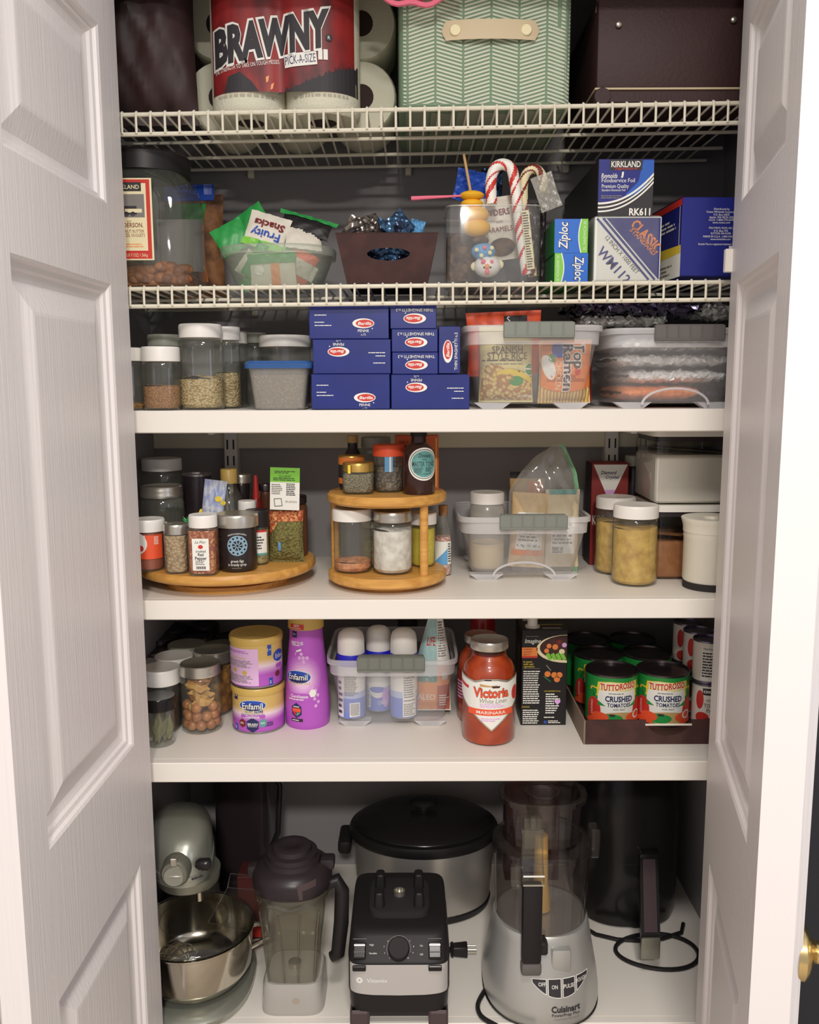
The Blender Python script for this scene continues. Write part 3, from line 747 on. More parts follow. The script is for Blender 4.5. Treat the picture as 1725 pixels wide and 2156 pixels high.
# translucent tub of snack packets
YT = .05; a = at(445, 515, YT); b = at(697, 515, YT); w = b.x-a.x; cx = (a.x+b.x)/2; z = Z2(cx); h = at(570, 511, YT).z-z; r = w/2; ry = .085
t = thing('plastic_tub', 'cloudy oval plastic tub full of fruit snack packets', 'tub', (cx, YT+ry, z))
MB().loft([(0, r*.68, ry*.68, 2.6), (.004, r*.74, ry*.74, 2.6), (h*.5, r*.86, ry*.86, 2.6), (h-.010, r*.955, ry*.955, 2.6)], 'tub_plastic', 48, True, False).build('tub_body', t)
MB().loft([(h-.016, r*.955, ry*.955, 2.6), (h-.014, r, ry, 2.6), (h-.001, r*1.01, ry*1.01, 2.6), (h, r*.99, ry*.99, 2.6), (h-.003, r*.955, ry*.955, 2.6)], 'tub_plastic', 48, False, False).build('rim', t)
def packet(px, py, yy, w, h, th, m, lab, rot, dec=None, grp='fruit snack packets in the cloudy tub', cat='packet', name='snack_packet', cr=.0012, seed=None):
    p = at(px, py, yy); M = pouch(w, h, th, m, dec, seed or int(px+py), cr, 14, 14)
    for i, q in enumerate(M.v): M.v[i] = (q[0], q[1], q[2]-h/2)
    return solo(M, name, lab, cat, p, 0, grp, rot)
d = Dec().text('Fruity', .000, .022, .013, 'blue', .05, 180, 3, .02).text('Snacks', .002, .040, .013, 'dark_red', .052, 180, 3, .03).rect(-.034, 0, .034, .012, 'lime', 1)
packet(562, 488, .105, .068, .062, .012, 'sand_pack', 'white fruit snack packet upside down on top of the tub', (-.35, .28, 0), d)
gd = lambda: Dec().rect(-.034, .0, .034, .018, 'white_ink', 1).bars(-.028, .025, .026, .05, 3, 'lime', 2)
for q in [(530, 470, .13, .06, .05, 'green', 'green packet standing behind the upside down white packet', (-.3, -.6, 0)),
          (488, 500, .10, .055, .05, 'green', 'green snack packet peeking over the left rim of the tub', (-.3, -.5, .2)),
          (645, 475, .12, .085, .036, 'black', 'dark green edged packet lying at the right on the tub heap', (-.5, .28, -.1)),
          (640, 500, .11, .06, .05, 'sand_pack', 'pale packet under the dark one at the right of the tub', (-.6, .1, .2))]:
    packet(q[0], q[1], q[2], q[3], q[4], .012, q[5], q[6], q[7], Dec().rect(-.05, .028, .05, .036, 'green', 1) if q[5] == 'black' else None)
d = lambda: Dec().rect(-.04, .040, .04, .056, 'green', 1).rect(-.002, 0, .012, .04, 'orange', 1).ell(-.022, .03, .008, .008, 'white_ink', 2)
packet(575, 570, .082, .075, .058, .010, 'sand_pack', 'white packet with green band low behind the tub front', (0, -.05, 0), d())
packet(528, 560, .10, .042, .036, .010, 'sand_pack', 'white and green packet tilted at the tub front left', (0, -.95, 0), Dec().rect(-.04, .0, .04, .016, 'green', 1))
packet(536, 546, .092, .060, .018, .010, 'green', 'green striped packet slanting down inside the tub', (0, -1.0, 0))
packet(632, 560, .1, .045, .05, .010, 'orange_red', 'red and tan packet inside the tub at the right', (0, .5, 0), Dec().rect(-.03, .01, .03, .035, 'sand_pack', 1))
packet(600, 538, .105, .085, .03, .010, 'lime', 'bright green packet lying across inside the tub', (0, .15, 0))
# brown bin with an oval hand hole
YT = .05; a = at(707, 492, YT); b = at(923, 492, YT); w = b.x-a.x; cx = (a.x+b.x)/2; z = Z2(cx); h = a.z-z; w2 = at(905, 590, YT).x-at(735, 590, YT).x; dp = .17
t = thing('brown_bin', 'dark brown tapered bin with an oval hand hole', 'bin', (cx, YT, z))
k = ppm(YT, z+.05); hc = (818-815)/k, at(815, 535, YT).z-z; ha, hb2 = 45/k, 14/k
M = MB(); n = 40
out = []
def side(x_, z_): return x_*(w2/2+(w/2-w2/2)*z_/h)/(w/2)
oval = [(hc[0]+ha*math.cos(2*PI*i/n), hc[1]+hb2*math.sin(2*PI*i/n)*(1.0 if math.sin(2*PI*i/n) < 0 else .85)) for i in range(n)]
rect = []
for i in range(n):
    c, s = math.cos(2*PI*i/n), math.sin(2*PI*i/n); g = 1/max(abs(c), abs(s)); X, Zq = w/2*c*g, h/2+h/2*s*g; rect.append((side(X, Zq), Zq))
yf = lambda z_: -.010*(z_/h)
for e in (0, .003): M.add([(p[0], yf(p[1])+e, p[1]) for p in oval]+[(p[0], yf(p[1])+e, p[1]) for p in rect], [[i, (i+1) % n, n+(i+1) % n, n+i] for i in range(n)], 'brown_card')
M.add([(p[0], yf(p[1])+e, p[1]) for e in (0, .003) for p in oval], [[i, (i+1) % n, n+(i+1) % n, n+i] for i in range(n)], 'brown_edge')
for s in (-1, 1): M.add([(s*w2/2, 0, 0), (s*w2/2, dp, 0), (s*w/2, dp+.01, h), (s*w/2, -.01, h), (s*(w2/2-.003), 0.003, 0), (s*(w2/2-.003), dp, 0), (s*(w/2-.003), dp+.01, h), (s*(w/2-.003), -.007, h)], [[0, 1, 2, 3], [4, 5, 6, 7], [3, 2, 6, 7], [0, 3, 7, 4]], 'brown_card')
M.add([(-w2/2, dp, 0), (w2/2, dp, 0), (w/2, dp+.01, h), (-w/2, dp+.01, h), (-w2/2, 0, .001), (w2/2, 0, .001), (w2/2, dp, .001), (-w2/2, dp, .001)], [[0, 1, 2, 3], [4, 5, 6, 7]], 'brown_card')
M.add([(-w/2, -.0105, h-.001), (w/2, -.0105, h-.001), (w/2, -.0068, h), (-w/2, -.0068, h)], [[0, 1, 2, 3]], 'brown_edge')
M.build('bin_body', t)
for i, (px, py, yy, m, lab, rot) in enumerate([(752, 486, .10, 'silver_wrap', 'striped silver wrapper at the left of the brown bin', (-.3, .5, 0)), (775, 480, .12, 'silver_wrap', 'crinkled silver wrapper standing in the brown bin', (-.2, -.3, .2)),
        (800, 484, .14, 'blue_wrap', 'dark blue wrapper in the middle of the brown bin', (-.3, .4, .1)), (838, 476, .11, 'blue_wrap', 'blue zigzag edged wrapper rising highest from the brown bin', (-.2, -.7, 0)), (876, 488, .12, 'sky', 'small pale blue wrapper tip at the right of the brown bin', (-.2, .25, 0)),
        (790, 536, .075, 'blue_wrap', 'blue wrapper seen through the hand hole at the left', (0, .6, 0)), (845, 538, .075, 'blue_wrap', 'dark blue wrapper seen through the hand hole at the right', (0, -.6, 0)), (815, 545, .085, 'foil_dark', 'shiny dark wrapper seen in the middle of the hand hole', (0, .1, 0))]):
    packet(px, py, yy, .024 if m == 'sky' else .042, .04, .010, m, lab, rot, None, 'wrapped treats in the brown bin', 'wrapper', 'wrapped_treat', .0025)
# clear candy box
YT = .05; a = at(940, 590, YT); b = at(1140, 590, YT); w = b.x-a.x; cx = (a.x+b.x)/2; z = Z2(cx); h = at(1000, 432, YT).z-z; dp = .13
t = thing('candy_box', 'clear plastic box holding candy canes and a marshmallow stick', 'box', (cx, YT+dp/2, z))
M = MB().loft([(0.001, w/2, dp/2, 9), (h-.02, w/2, dp/2, 9), (h, w/2-.001, dp/2-.001, 9)], 'film', 56, True, False); M.build('clear_wall', t)
M = MB().tube([(w/2*math.copysign(abs(math.cos(2*PI*(i+.5)/40))**(2/9), math.cos(2*PI*(i+.5)/40)), dp/2*math.copysign(abs(math.sin(2*PI*(i+.5)/40))**(2/9), math.sin(2*PI*(i+.5)/40)), h) for i in range(40)], .0012, 'film_milky', 6, True); M.build('rim', t)
# marshmallow stick
st = thing('marshmallow_stick', 'marshmallow kebab on a wooden stick with yellow pieces and a round face', 'candy', (0, 0, 0))
yk = .075; p0, p1 = at(977, 325, yk+.01), at(1022, 575, yk)
MB().tube([p0, p1], .0022, 'kraft', 8).build('stick', st)
kk = ppm(yk, 1.65)
def mm(px, py, rx, rz, m, nm, dy=0, flat=1):
    q = at(px, py, yk+dy); M = MB().ball((q.x, q.y, q.z), rx/kk, m, 18, (1, .8, rz/rx)); return M.build(nm, st)
for px, py, rx, rz in ((994, 412, 26, 10), (994, 430, 24, 11), (1001, 453, 29, 18), (1004, 480, 29, 19)): mm(px, py, rx, rz, 'marsh_yellow', 'marshmallow')
mm(1012, 507, 18, 9, 'cookie', 'marshmallow'); o = mm(1018, 530, 26, 18, 'sky', 'marshmallow')
for a_, b_, c_ in ((-14, 4, 'cream'), (3, 9, 'pink'), (14, -2, 'cream'), (-4, -8, 'cream'), (18, 8, 'cream')):
    q = at(1018+a_, 530-b_, yk-.017); MB().ball(q, .0035, c_, 8, (1, .6, 1)).build('dot', o)
o = mm(1026, 561, 29, 23, 'lid_white', 'marshmallow')
for a_, b_, c_, r_ in ((-8, 10, 'pink', .004), (10, 10, 'pink', .003), (0, 0, 'peach', .0045), (-6, -2, 'ink', .0018), (7, -2, 'ink', .0018), (0, -11, 'pink', .004), (-26, 0, 'cream', .007), (26, 4, 'cream', .007)):
    q = at(1026+a_, 561-b_, yk-.016 if abs(a_) < 20 else yk); MB().ball(q, r_, c_, 8, (1, .6, 1)).build('decoration', o)
rb = at(960, 415, yk); MB().tube([at(866, 418, yk), at(900, 416, yk), at(940, 414, yk-.004), at(975, 412, yk-.006), at(990, 407, yk)], .0022, 'pink', 8, rad=[.0035, .003, .002, .0015, .001]).build('ribbon', st)
# candy canes
def cane(pts, r, c1, c2, lab, turns, yy):
    path = []
    P = [at(px, py, yy) for px, py in pts]
    n = len(P)
    for i in range(n-1):
        for j in range(16):
            s = j/16; a0, a1, a2, a3 = P[max(0, i-1)], P[i], P[i+1], P[min(n-1, i+2)]
            path.append(.5*((2*a1)+(a2-a0)*s+(2*a0-5*a1+4*a2-a3)*s*s+(3*a1-a0-3*a2+a3)*s**3))
    path.append(P[-1])
    M = MB(); sg = 24; N = len(path); tot = 0; rows = []
    up = None
    for i in range(N):
        tt = (path[min(N-1, i+1)]-path[max(0, i-1)]).normalized(); e = tt.cross(Vector((0, 1, 0))).normalized(); g = Vector((0, 1, 0))
        rows.append([path[i]+(e*math.cos(2*PI*k/sg)+g*math.sin(2*PI*k/sg))*r for k in range(sg)])
    L_ = 0
    for i in range(N-1):
        L_ += (path[i+1]-path[i]).length
        for k in range(sg):
            ph = (k/sg+L_*turns) % 1; m = c2 if ph < .17 or .3 < ph < .36 or .62 < ph < .72 else c1
            M.add([rows[i][k], rows[i][(k+1) % sg], rows[i+1][(k+1) % sg], rows[i+1][k]], [[0, 1, 2, 3]], m, True)
    for e in (0, N-1): M.add(rows[e], [list(range(sg))], c1)
    return solo(M, 'candy_cane', lab, 'candy cane', (0, 0, 0), 0, 'candy canes in the clear box')
cane([(1036, 430), (1034, 385), (1042, 355), (1060, 346), (1078, 358), (1086, 400), (1094, 470), (1102, 530), (1110, 578)], .0086, 'white_ink', 'red', 'tall white candy cane with red stripes in front', 14, .072)
cane([(1145, 405), (1143, 375), (1132, 358), (1116, 358), (1104, 378), (1103, 430), (1112, 510), (1122, 582)], .0074, 'cream', 'dark_red', 'second candy cane with cream and dark red stripes', 11, .095)
d = Dec().bars(-.004, .01, .004, .12, 24, 'ink', 1, rag=.2)
M = MB(); p = at(1112, 505, .060)
M.box(-.006, .006, 0, .0008, -.045, .045, 'cream'); Dec().bars(-.005, -.043, .005, .043, 22, 'ink', 1).onto(M, pl((0, -.0003, 0), (1, 0, 0), (0, 0, 1), (0, -1, 0)))
solo(M, 'candy_tag', 'narrow cream ingredient tag beside the tall candy cane', 'tag', p, 0, None, (0, -.12, 0))
d = Dec().text('SNYDERS', -.006, .075, .010, 'dark_red', .05, 0, 3, .02).text('with', .0, .06, .005, 'grey_ink', L=3).text('CARAMELS', -.004, .048, .008, 'dark_red', .05, 0, 3).rect(.030, 0, .038, .098, 'blue', 2).ell(-.0, .02, .022, .014, 'cookie', 2)
p = at(1062, 545, .1); solo(pouch(.078, .10, .02, 'sand_pack', d, 3, .0008), 'snack_bag', 'white pretzel bag with red letters and blue edge behind the candy cane', 'bag', (p.x, .115, p.z), 0, None, (0, -.13, 0))
solo(pouch(.056, .075, .026, 'cookie', None, 12, .003), 'cookie_bag', 'brown cookie bag at the left inside the clear candy box', 'bag', (at(974, 585, .1).x, .10, z+.008), .1)
solo(pouch(.036, .06, .012, 'blue_wrap', None, 15, .004), 'candy_bag', 'crumpled blue wrapper behind the top of the candy canes', 'wrapper', (at(1040, 400, .12).x, .155, at(1040, 425, .12).z), .0)
solo(pouch(.06, .05, .012, 'blue', None, 16, .003), 'candy_bag', 'blue and clear bag top behind the yellow marshmallows', 'wrapper', (at(990, 420, .12).x, .125, at(990, 425, .12).z), .0, None, (0, .2, 0))
M = pouch(.035, .055, .006, 'film_milky', None, 18, .002); solo(M, 'clear_wrapper', 'loose clear wrapper end hanging from the second candy cane', 'wrapper', at(1163, 440, .072), 0, None, (0, -.35, 0))
solo(pouch(.03, .13, .02, 'plum_black', None, 19, .002), 'candy_bag', 'dark wrapper at the right inside the clear candy box', 'wrapper', (at(1132, 585, .1).x, .115, z+.002), .0)
# zip bag cartons
def zbox(xl, xr, pt, pb, flip, lab, yy):
    x, y, w, h = pb_(xl, xr, pt, pb, 0, yy); z = at((xl+xr)/2, pb, yy).z; d = Dec(); W_, H_ = w, h
    d.rect(.0, 0, W_, H_, 'ziploc_blue', 1)
    arcs = [(W_*.80-.004*math.sin(PI*i/10), H_*i/10) for i in range(11)]
    d.poly([(W_, 0)]+[(W_, H_)]+[(q[0], q[1]) for q in reversed(arcs)], 'lime', 2).strip([(q[0], q[1]) for q in arcs], .0016, 'white_ink', 3)
    d.text('Ziploc', W_*.27, H_*.5, W_*.28, 'navy', H_*.86, 90, 4, .03, .2).text('Ziploc', W_*.255, H_*.51, W_*.27, 'white_ink', H_*.80, 90, 5, .015, .2)
    d.text('XL SANDWICH 30', W_*.90, H_*.5, W_*.085, 'white_ink', H_*.86, 90, 4)
    if flip: d.turn(W_/2, H_/2, 180)
    return solo(carton(w, .2, h, 'green', d), 'bag_carton', lab, 'box', (x, y, z), 0, 'sandwich bag cartons')
z0 = Z2(.25)
zbox(1168, 1238, 533, 596, True, 'lower blue and green sandwich bag box standing on the wire shelf', .055)
zbox(1168, 1238, 461, 532.5, False, 'upper blue and green sandwich bag box on top of its twin', .055)
# deli paper and foil boxes
x, y, w, h = pb_(1252, 1392, 456, 592, 0, .05); z = at(1320, 592, .05).z
d = Dec().rect(.002, .002, w-.002, h-.002, 'white_ink', 1).poly([(w*.10, h-.002), (w-.002, h-.002), (w-.002, h*.02)], 'royal', 2)
D = lambda s: [(w*.02+s, h*.98), (w*.86+s, h*.0)]
for s, wd, m in ((.003, .0035, 'royal'), (.009, .002, 'white_ink'), (.0125, .0035, 'royal'), (.0165, .0018, 'white_ink')): d.strip([(w*.0+s, h*.97), (w*.80+s, h*.02)], wd, m, 3)
sl = -math.degrees(math.atan2(h*.95, w*.8))
d.text('12 INCH X 1000 FEET', w*.42, h*.41, .0072, 'ink', .075, sl+1, 4).text('WM112', w*.30, h*.25, .0150, 'royal', .068, sl+1, 4, .02)
d.text('CLASSIC', w*.78, h*.70, .015, 'orange', .060, sl+3, 5, .03).text('STANDARD', w*.73, h*.62, .0085, 'orange', .055, sl+3, 5, .01)
M = carton(w, .30, h, 'white_ink', d.clip(.001, .001, w-.001, h-.001))
t = thing('paper_carton', 'white and blue film wrapped paper box under the foil box', 'box', (x, y, z)); M.build('carton', t)
MB().loft([(-.001, w/2+.001, .152, 20, 0, .15), (h+.001, w/2+.001, .152, 20, 0, .15)], 'film', 48).build('film_wrap', t)
x, y, w, h = pb_(1259, 1377, 334, 455, 0, .05); z = at(1320, 455, .05).z
d = Dec().rect(.001, .001, w-.001, h-.001, 'ink', 1)
ar = lambda s: [(w*i/14, h*(.20+s)+h*.52*(i/14)**2.2) for i in range(15)]
d.poly([(0.001, h-.001)]+[(0.001, h*.22)]+ar(.02)+[(w-.001, h-.001)], 'royal', 2)
mat('foil_blue', (44, 92, 176), .3)
d.poly([(w*.8, h*.97), (w*.99, h*.97), (w*.99, h*.75), (w*.8, h*.45), (w*.55, h*.33), (w*.5, h*.38), (w*.72, h*.6)], 'foil_blue', 3)
for s in (.02, -.05, -.12): d.strip(ar(s), .0030 if s > 0 else .0024, 'white_ink', 4)
d.rect(w*.2, h*.80, w*.78, h*.985, 'ink', 4).text('KIRKLAND', w*.49, h*.905, .0092, 'white_ink', w*.52, 0, 5, .015).text('Signature', w*.49, h*.83, .004, 'red', w*.4, 0, 5, 0, .3)
d.text('Reynolds', w*.2, h*.705, .0072, 'white_ink', w*.29, 0, 5, .01, .25).strip([(w*.42, h*.67), (w*.435, h*.70), (w*.44, h*.77)], .003, 'white_ink', 5)
d.text('Foodservice Foil', w*.36, h*.625, .0062, 'white_ink', w*.59, 0, 5).text('Premium Quality', w*.31, h*.525, .0058, 'white_ink', w*.48, 0, 5).text('Standard Aluminum Foil', w*.28, h*.455, .0035, 'white_ink', w*.42, 0, 5)
d.bars(w*.06, h*.30, w*.45, h*.37, 2, 'grey_ink', 5).text('RK611', w*.76, h*.075, .0105, 'white_ink', w*.38, 0, 5, .03)
solo(carton(w, .30, h, 'black', d.clip(.0008, .0008, w-.0008, h-.0008)), 'foil_carton', 'dark blue foil box with white curved stripes stacked on the paper box', 'box', (x, y, z))
# plastic film box at the right
x, y, w, h = pb_(1434, 1580, 413, 580, 0, .05); z = at(1470, 582, .05).z; dp = .22
d = Dec(); u = lambda px: (px-1434)/ppm(.05, z+.08); v = lambda py: at(1480, py, .05).z-z
for i, (tx, py, wd) in enumerate([('Distributed by', 440, 34), ('Costco Wholesale Corporation', 446, 66), ('P.O. Box 34535', 452, 34), ('Seattle, WA 98124-1535', 457.5, 52), ('U.S.A. 1-800-774-2678', 463, 54), ('www.costco.com', 468.5, 38), ('POLYVINYL FILMS, INC.', 480, 52), ('P.O. Box 753', 486, 30), ('SUTTON, MA 01590', 491.5, 44), ('MADE IN U.S.A. 1-800-343-6134', 498, 76), ('www.stretchtite.com', 503.5, 44), ('Stretch-Tite is a registered trademark of Polyvinyl', 514, 96)]):
    d.text(tx, u(1518), v(py), .0031, 'white_ink', wd/1370, 0, 2)
d.rect(u(1537), v(562), u(1560), v(518), 'white_ink', 2)
l = Dec().rect(0, 0, dp, h*.36, 'white_ink', 1).poly([(dp, h*.30), (dp, h*.40), (dp*.6, h*.42), (dp*.3, h*.36), (0, h*.2), (0, h*.10), (dp*.3, h*.28)], 'yellow', 2).rect(0, h*.9, dp, h*.985, 'red', 2).bars(dp*.1, h*.62, dp*.92, h*.78, 3, 'white_ink', 2).bars(dp*.3, h*.04, dp*.9, h*.2, 3, 'grey_ink', 2).rect(dp*.955, h*.1, dp*.965, h*.9, 'white_ink', 2)
solo(carton(w, dp, h, 'royal', d, l, Dec().rect(0, 0, .012, dp, 'red', 1)), 'film_carton', 'large blue plastic wrap box at the right end of the second wire shelf', 'box', (x, y, z), .06)
# ================================================ shelf A: jars, pasta, clear tubs
YA = .036
def JA(xl, xr, pt, y, label, **k): return jar(free(xl, xr, pt, 861, ZA, y), ZA, label, group='white lidded pantry jars over the pasta shelf', **k)
mat('cornflake', (206, 160, 80), .7, c2=(160, 104, 40), tex='voro', scale=120, bump=.8)
JA(230, 305, 731, YA+.01, 'leftmost white lidded jar with a few yellow flakes, half behind the door', fill=('cornflake', .12, .004), lh=.021, lidr=.0275)
JA(302, 378, 729, YA, 'white lidded jar half full of brown flax seed', fill=('flax', .56, .002), lh=.023, n=2.6, neck=.93)
JA(313, 385, 703, .16, 'grey lidded jar standing behind the flax jar', lid='lid_grey', lh=.02, fill=('fig', .9))
JA(378, 471, 680, YA, 'tallest white lidded jar with rolled oats, in front', fill=('oats', .52, .005), lh=.022, n=2.5, neck=.86, sh=.2)
JA(448, 506, 687, .13, 'white lidded jar of oats behind the tallest oat jar', fill=('oats', .60, .002), lh=.022, n=2.4, neck=.9)
JA(470, 522, 698, .20, 'white lidded jar mostly hidden behind the oat jars', fill=('fig', .8), lh=.02)
JA(516, 562, 700, .22, 'dim jar with grey lid at the back beside the seed tub', lid='lid_grey', lh=.018)
jar(free(548, 655, 704, 861, ZA, .17), ZA, 'wide jar with flat white lid behind the blue lidded tub', lid='lid_white', lh=.020, neck=.93, sh=.05, fill=('dried', .35, .006), lidr=None)
# seed tub with blue lid
YT = YA; a = at(517, 770, YT); b = at(651, 770, YT); w = b.x-a.x; cx = (a.x+b.x)/2; h = at(585, 766, YT).z-ZA; dp = w*.9
t = thing('seed_tub', 'clear square tub of grey chia seed with a blue lid', 'tub', (cx, YT+dp/2, ZA))
rr_ = lambda f: (w/2*f, dp/2*f, 6)
MB().loft([(0.0005, *rr_(.76)), (.003, *rr_(.81)), (h-.008, *rr_(.965)), (h-.004, *rr_(1))], 'film_milky', 48, True, False).build('tub_body', t)
o = MB().loft([(.002, *rr_(.75)), (.004, *rr_(.80)), (h*.76, *rr_(.925)), (h*.765, *rr_(.85))], 'chia', 48).build('contents', t); o['kind'] = 'stuff'
w2 = (at(657, 768, YT).x-at(509, 768, YT).x)/2
MB().loft([(h-.007, w2*.99, dp/2*1.08, 6), (h-.003, w2, dp/2*1.1, 6), (h+.001, w2, dp/2*1.1, 6), (h+.002, w2*.97, dp/2*1.05, 6), (h+.0045, w2*.94, dp/2*1.02, 6), (h+.005, w2*.9, dp/2*.98, 6), (h+.002, w2*.86, dp/2*.94, 6)], 'lid_blue', 48).build('lid', t)
# pasta boxes
def logo(d, u, v, k, flip=False, rot=0):
    e = Dec()
    e.ell(0, 0, .0185*k, .0082*k, 'white_ink', 2).ell(.0022*k, 0, .0150*k, .0062*k, 'red', 3).text('Barilla', .0022*k, 0, .0050*k, 'white_ink', .023*k, 0, 4, .02, .2)
    e.ell(.0150*k, -.0088*k, .001*k, .001*k, 'white_ink', 2)
    return e
def place(d, e, u, v, rot):
    c, s = math.cos(math.radians(rot)), math.sin(math.radians(rot))
    d.p += [([(u+a*c-b*s, v+a*s+b*c) for a, b in p], m, L) for p, m, L in e.p]
def penne(xl, xr, pt, pb, y, lab, flip, lu, lv, rz=0):
    x, y, w, h = pb_(xl, xr, pt, pb, 0, y); z = at((xl+xr)/2, pb, y).z
    e = logo(None, 0, 0, .93); e.text('PENNE', 0, -.0113, .0043, 'white_ink', .0175, 0, 3, .005).text('n.72', 0, -.0172, .0033, 'white_ink', L=3)
    d = Dec(); place(d, e, w*lu, h*lv, 180 if flip else 0)
    q = Dec().bars(-.044, .009, -.024, .0115, 1, 'white_ink', 2).bars(-.044, -.002, -.028, .0005, 1, 'white_ink', 2).bars(-.044, -.007, -.016, -.0045, 1, 'white_ink', 2).bars(.0, .026, .023, .0285, 1, 'white_ink', 2)
    place(d, q, w*(.57 if flip else .42), h*.5, 180 if flip else 0); d.clip(.001, .001, w-.001, h-.001)
    return solo(carton(w, .19, h, 'pasta_blue', d, bev=.0008), 'pasta_box', lab, 'box', (x, y, z), rz, 'blue pasta boxes')
def spag(xl, xr, pt, pb, y, lab, vert=False, rz=0):
    x, y, w, h = pb_(xl, xr, pt, pb, 0, y); z = at((xl+xr)/2, pb, y).z; d = Dec()
    e = logo(None, 0, 0, .96); e.text('THIN SPAGHETTI n.3', 0, -.0128, .0047, 'white_ink', .058, 0, 3, .005)
    place(d, e, w*(.42 if vert else .53), h*(.47 if vert else .42), 90 if vert else 180); d.clip(.0005, .0005, w-.0005, h-.0005)
    return solo(carton(w, .22, h, 'pasta_blue', d, bev=.0008), 'pasta_box', lab, 'box', (x, y, z), rz, 'blue pasta boxes')
YP = .042
penne(656, 821, 787.6, 861.5, YP, 'penne box lowest in the left pasta stack', False, .68, .33)
penne(659, 823, 714.2, 786.8, YP, 'penne box with upside down print, middle of the left pasta stack', True, .33, .64)
penne(651, 819, 641, 713.4, YP, 'penne box on top of the left pasta stack under the wires', False, .68, .45)
penne(824, 989, 788.4, 861.5, YP, 'penne box with upside down print at the bottom right of the pasta stacks', True, .32, .63)
spag(826, 922.5, 741.6, 787.6, YP, 'lowest of the three lying thin spaghetti boxes')
spag(825, 922, 692.6, 741, YP, 'middle one of the three lying thin spaghetti boxes')
spag(822, 919, 641, 692, YP, 'topmost of the three lying thin spaghetti boxes')
spag(924, 969.5, 687, 786.5, YP, 'thin spaghetti box standing on end at the right of the stack', True)
# clear tub of rice and noodles
YT = .040
t1, cx, w, h = bin_(976, 1281, 684, 862, ZA, YT, .30, 'clear tub with rice pouch and orange noodle packet', (1060, 1210), taper=.86)
def inb(px, py, y): return at(px, py, y)
x, y, w, h = pb_(1012, 1130, 682, 848, 0, .068); zb = at(1070, 848, .068).z
mat('rice_pouch', (214, 202, 140), .5)
d = Dec(); H = h
d.text('SPANISH', 0, H*.685, .0115, 'brown_card', .052, 0, 3).text('STYLE RICE', 0, H*.605, .0115, 'brown_card', .068, 0, 3).bars(-.045, H*.53, .045, H*.56, 1, 'brown_card', 2).bars(-.03, H*.49, .036, H*.51, 1, 'grey_ink', 2).bars(-.02, H*.74, .03, H*.76, 1, 'grey_ink', 2)
d.ell(-.026, H*.24, .032, H*.25, 'rice', 1).ell(.018, H*.20, .045, H*.215, 'brown_card', 1, rot=-.35).ell(.016, H*.21, .043, H*.205, 'yellow', 2, rot=-.35).ell(.012, H*.18, .042, H*.17, 'rice', 3, rot=-.3).ell(.016, H*.28, .012, .008, 'green', 4)
d.ell(.039, H*.43, .0095, .0105, 'white_ink', 3).ell(.039, H*.43, .008, .009, 'green', 4).rect(.031, H*.425, .047, H*.445, 'white_ink', 5).bars(.02, H*.06, .055, H*.10, 2, 'white_ink', 4)
d.clip(-w/2+.002, .004, w/2-.002, H-.004)
solo(pouch(w, h, .05, 'rice_pouch', d, 21, .0008), 'rice_pouch', 'pale yellow rice pouch standing in the left clear tub', 'pouch', (x, .105, zb))
x, y, w, h = pb_(1140, 1254, 712, 850, 0, .066); zb = at(1197, 850, .066).z; H = h
d = Dec().rect(-w/2, H*.30, w/2, H, 'orange', 1).ell(0, H*.32, w*.5, H*.14, 'orange', 1)
d.outl('Top', .022, H*.74, .019, 'ink', 'white_ink', .042, -90, 3, .03, .05).outl('Ramen', .004, H*.56, .017, 'ink', 'white_ink', .076, -90, 3, .03, .05).text('CHICKEN', -.013, H*.44, .010, 'cream', .046, -90, 3)
d.ell(-.012, H*.83, .012, .013, 'blue', 3).ell(-.03, H*.56, .010, .021, 'white_ink', 3, rot=.3).ell(-.024, H*.7, .006, .007, 'green', 3).ell(.019, H*.5, .005, .007, 'red', 3)
d.clip(-w/2+.002, .004, w/2-.002, H-.003)
solo(pouch(w, h, .04, 'noodle', d, 22, .001), 'noodle_packet', 'orange noodle soup packet standing beside the rice pouch', 'packet', (x, .102, zb))
x, y, w, h = pb_(986, 1146, 655, 790, 0, .14); zb = at(1060, 790, .14).z
solo(pouch(w, h, .03, 'orange_red', Dec().rect(.0, h*.80, .04, h*.93, 'ink', 1).text('S', .008, h*.865, .012, 'white_ink', L=2), 23, .001), 'snack_bag', 'red orange bag rising behind the rice pouch in the left clear tub', 'bag', (x, .15, zb), 0, None, (0, -.04, 0))
x, y, w, h = pb_(1130, 1250, 690, 800, 0, .15)
solo(pouch(w, h, .03, 'dark_red', None, 24, .001), 'snack_bag', 'dark red bag behind the noodle packet', 'bag', (x, .15, at(1190, 845, .15).z))
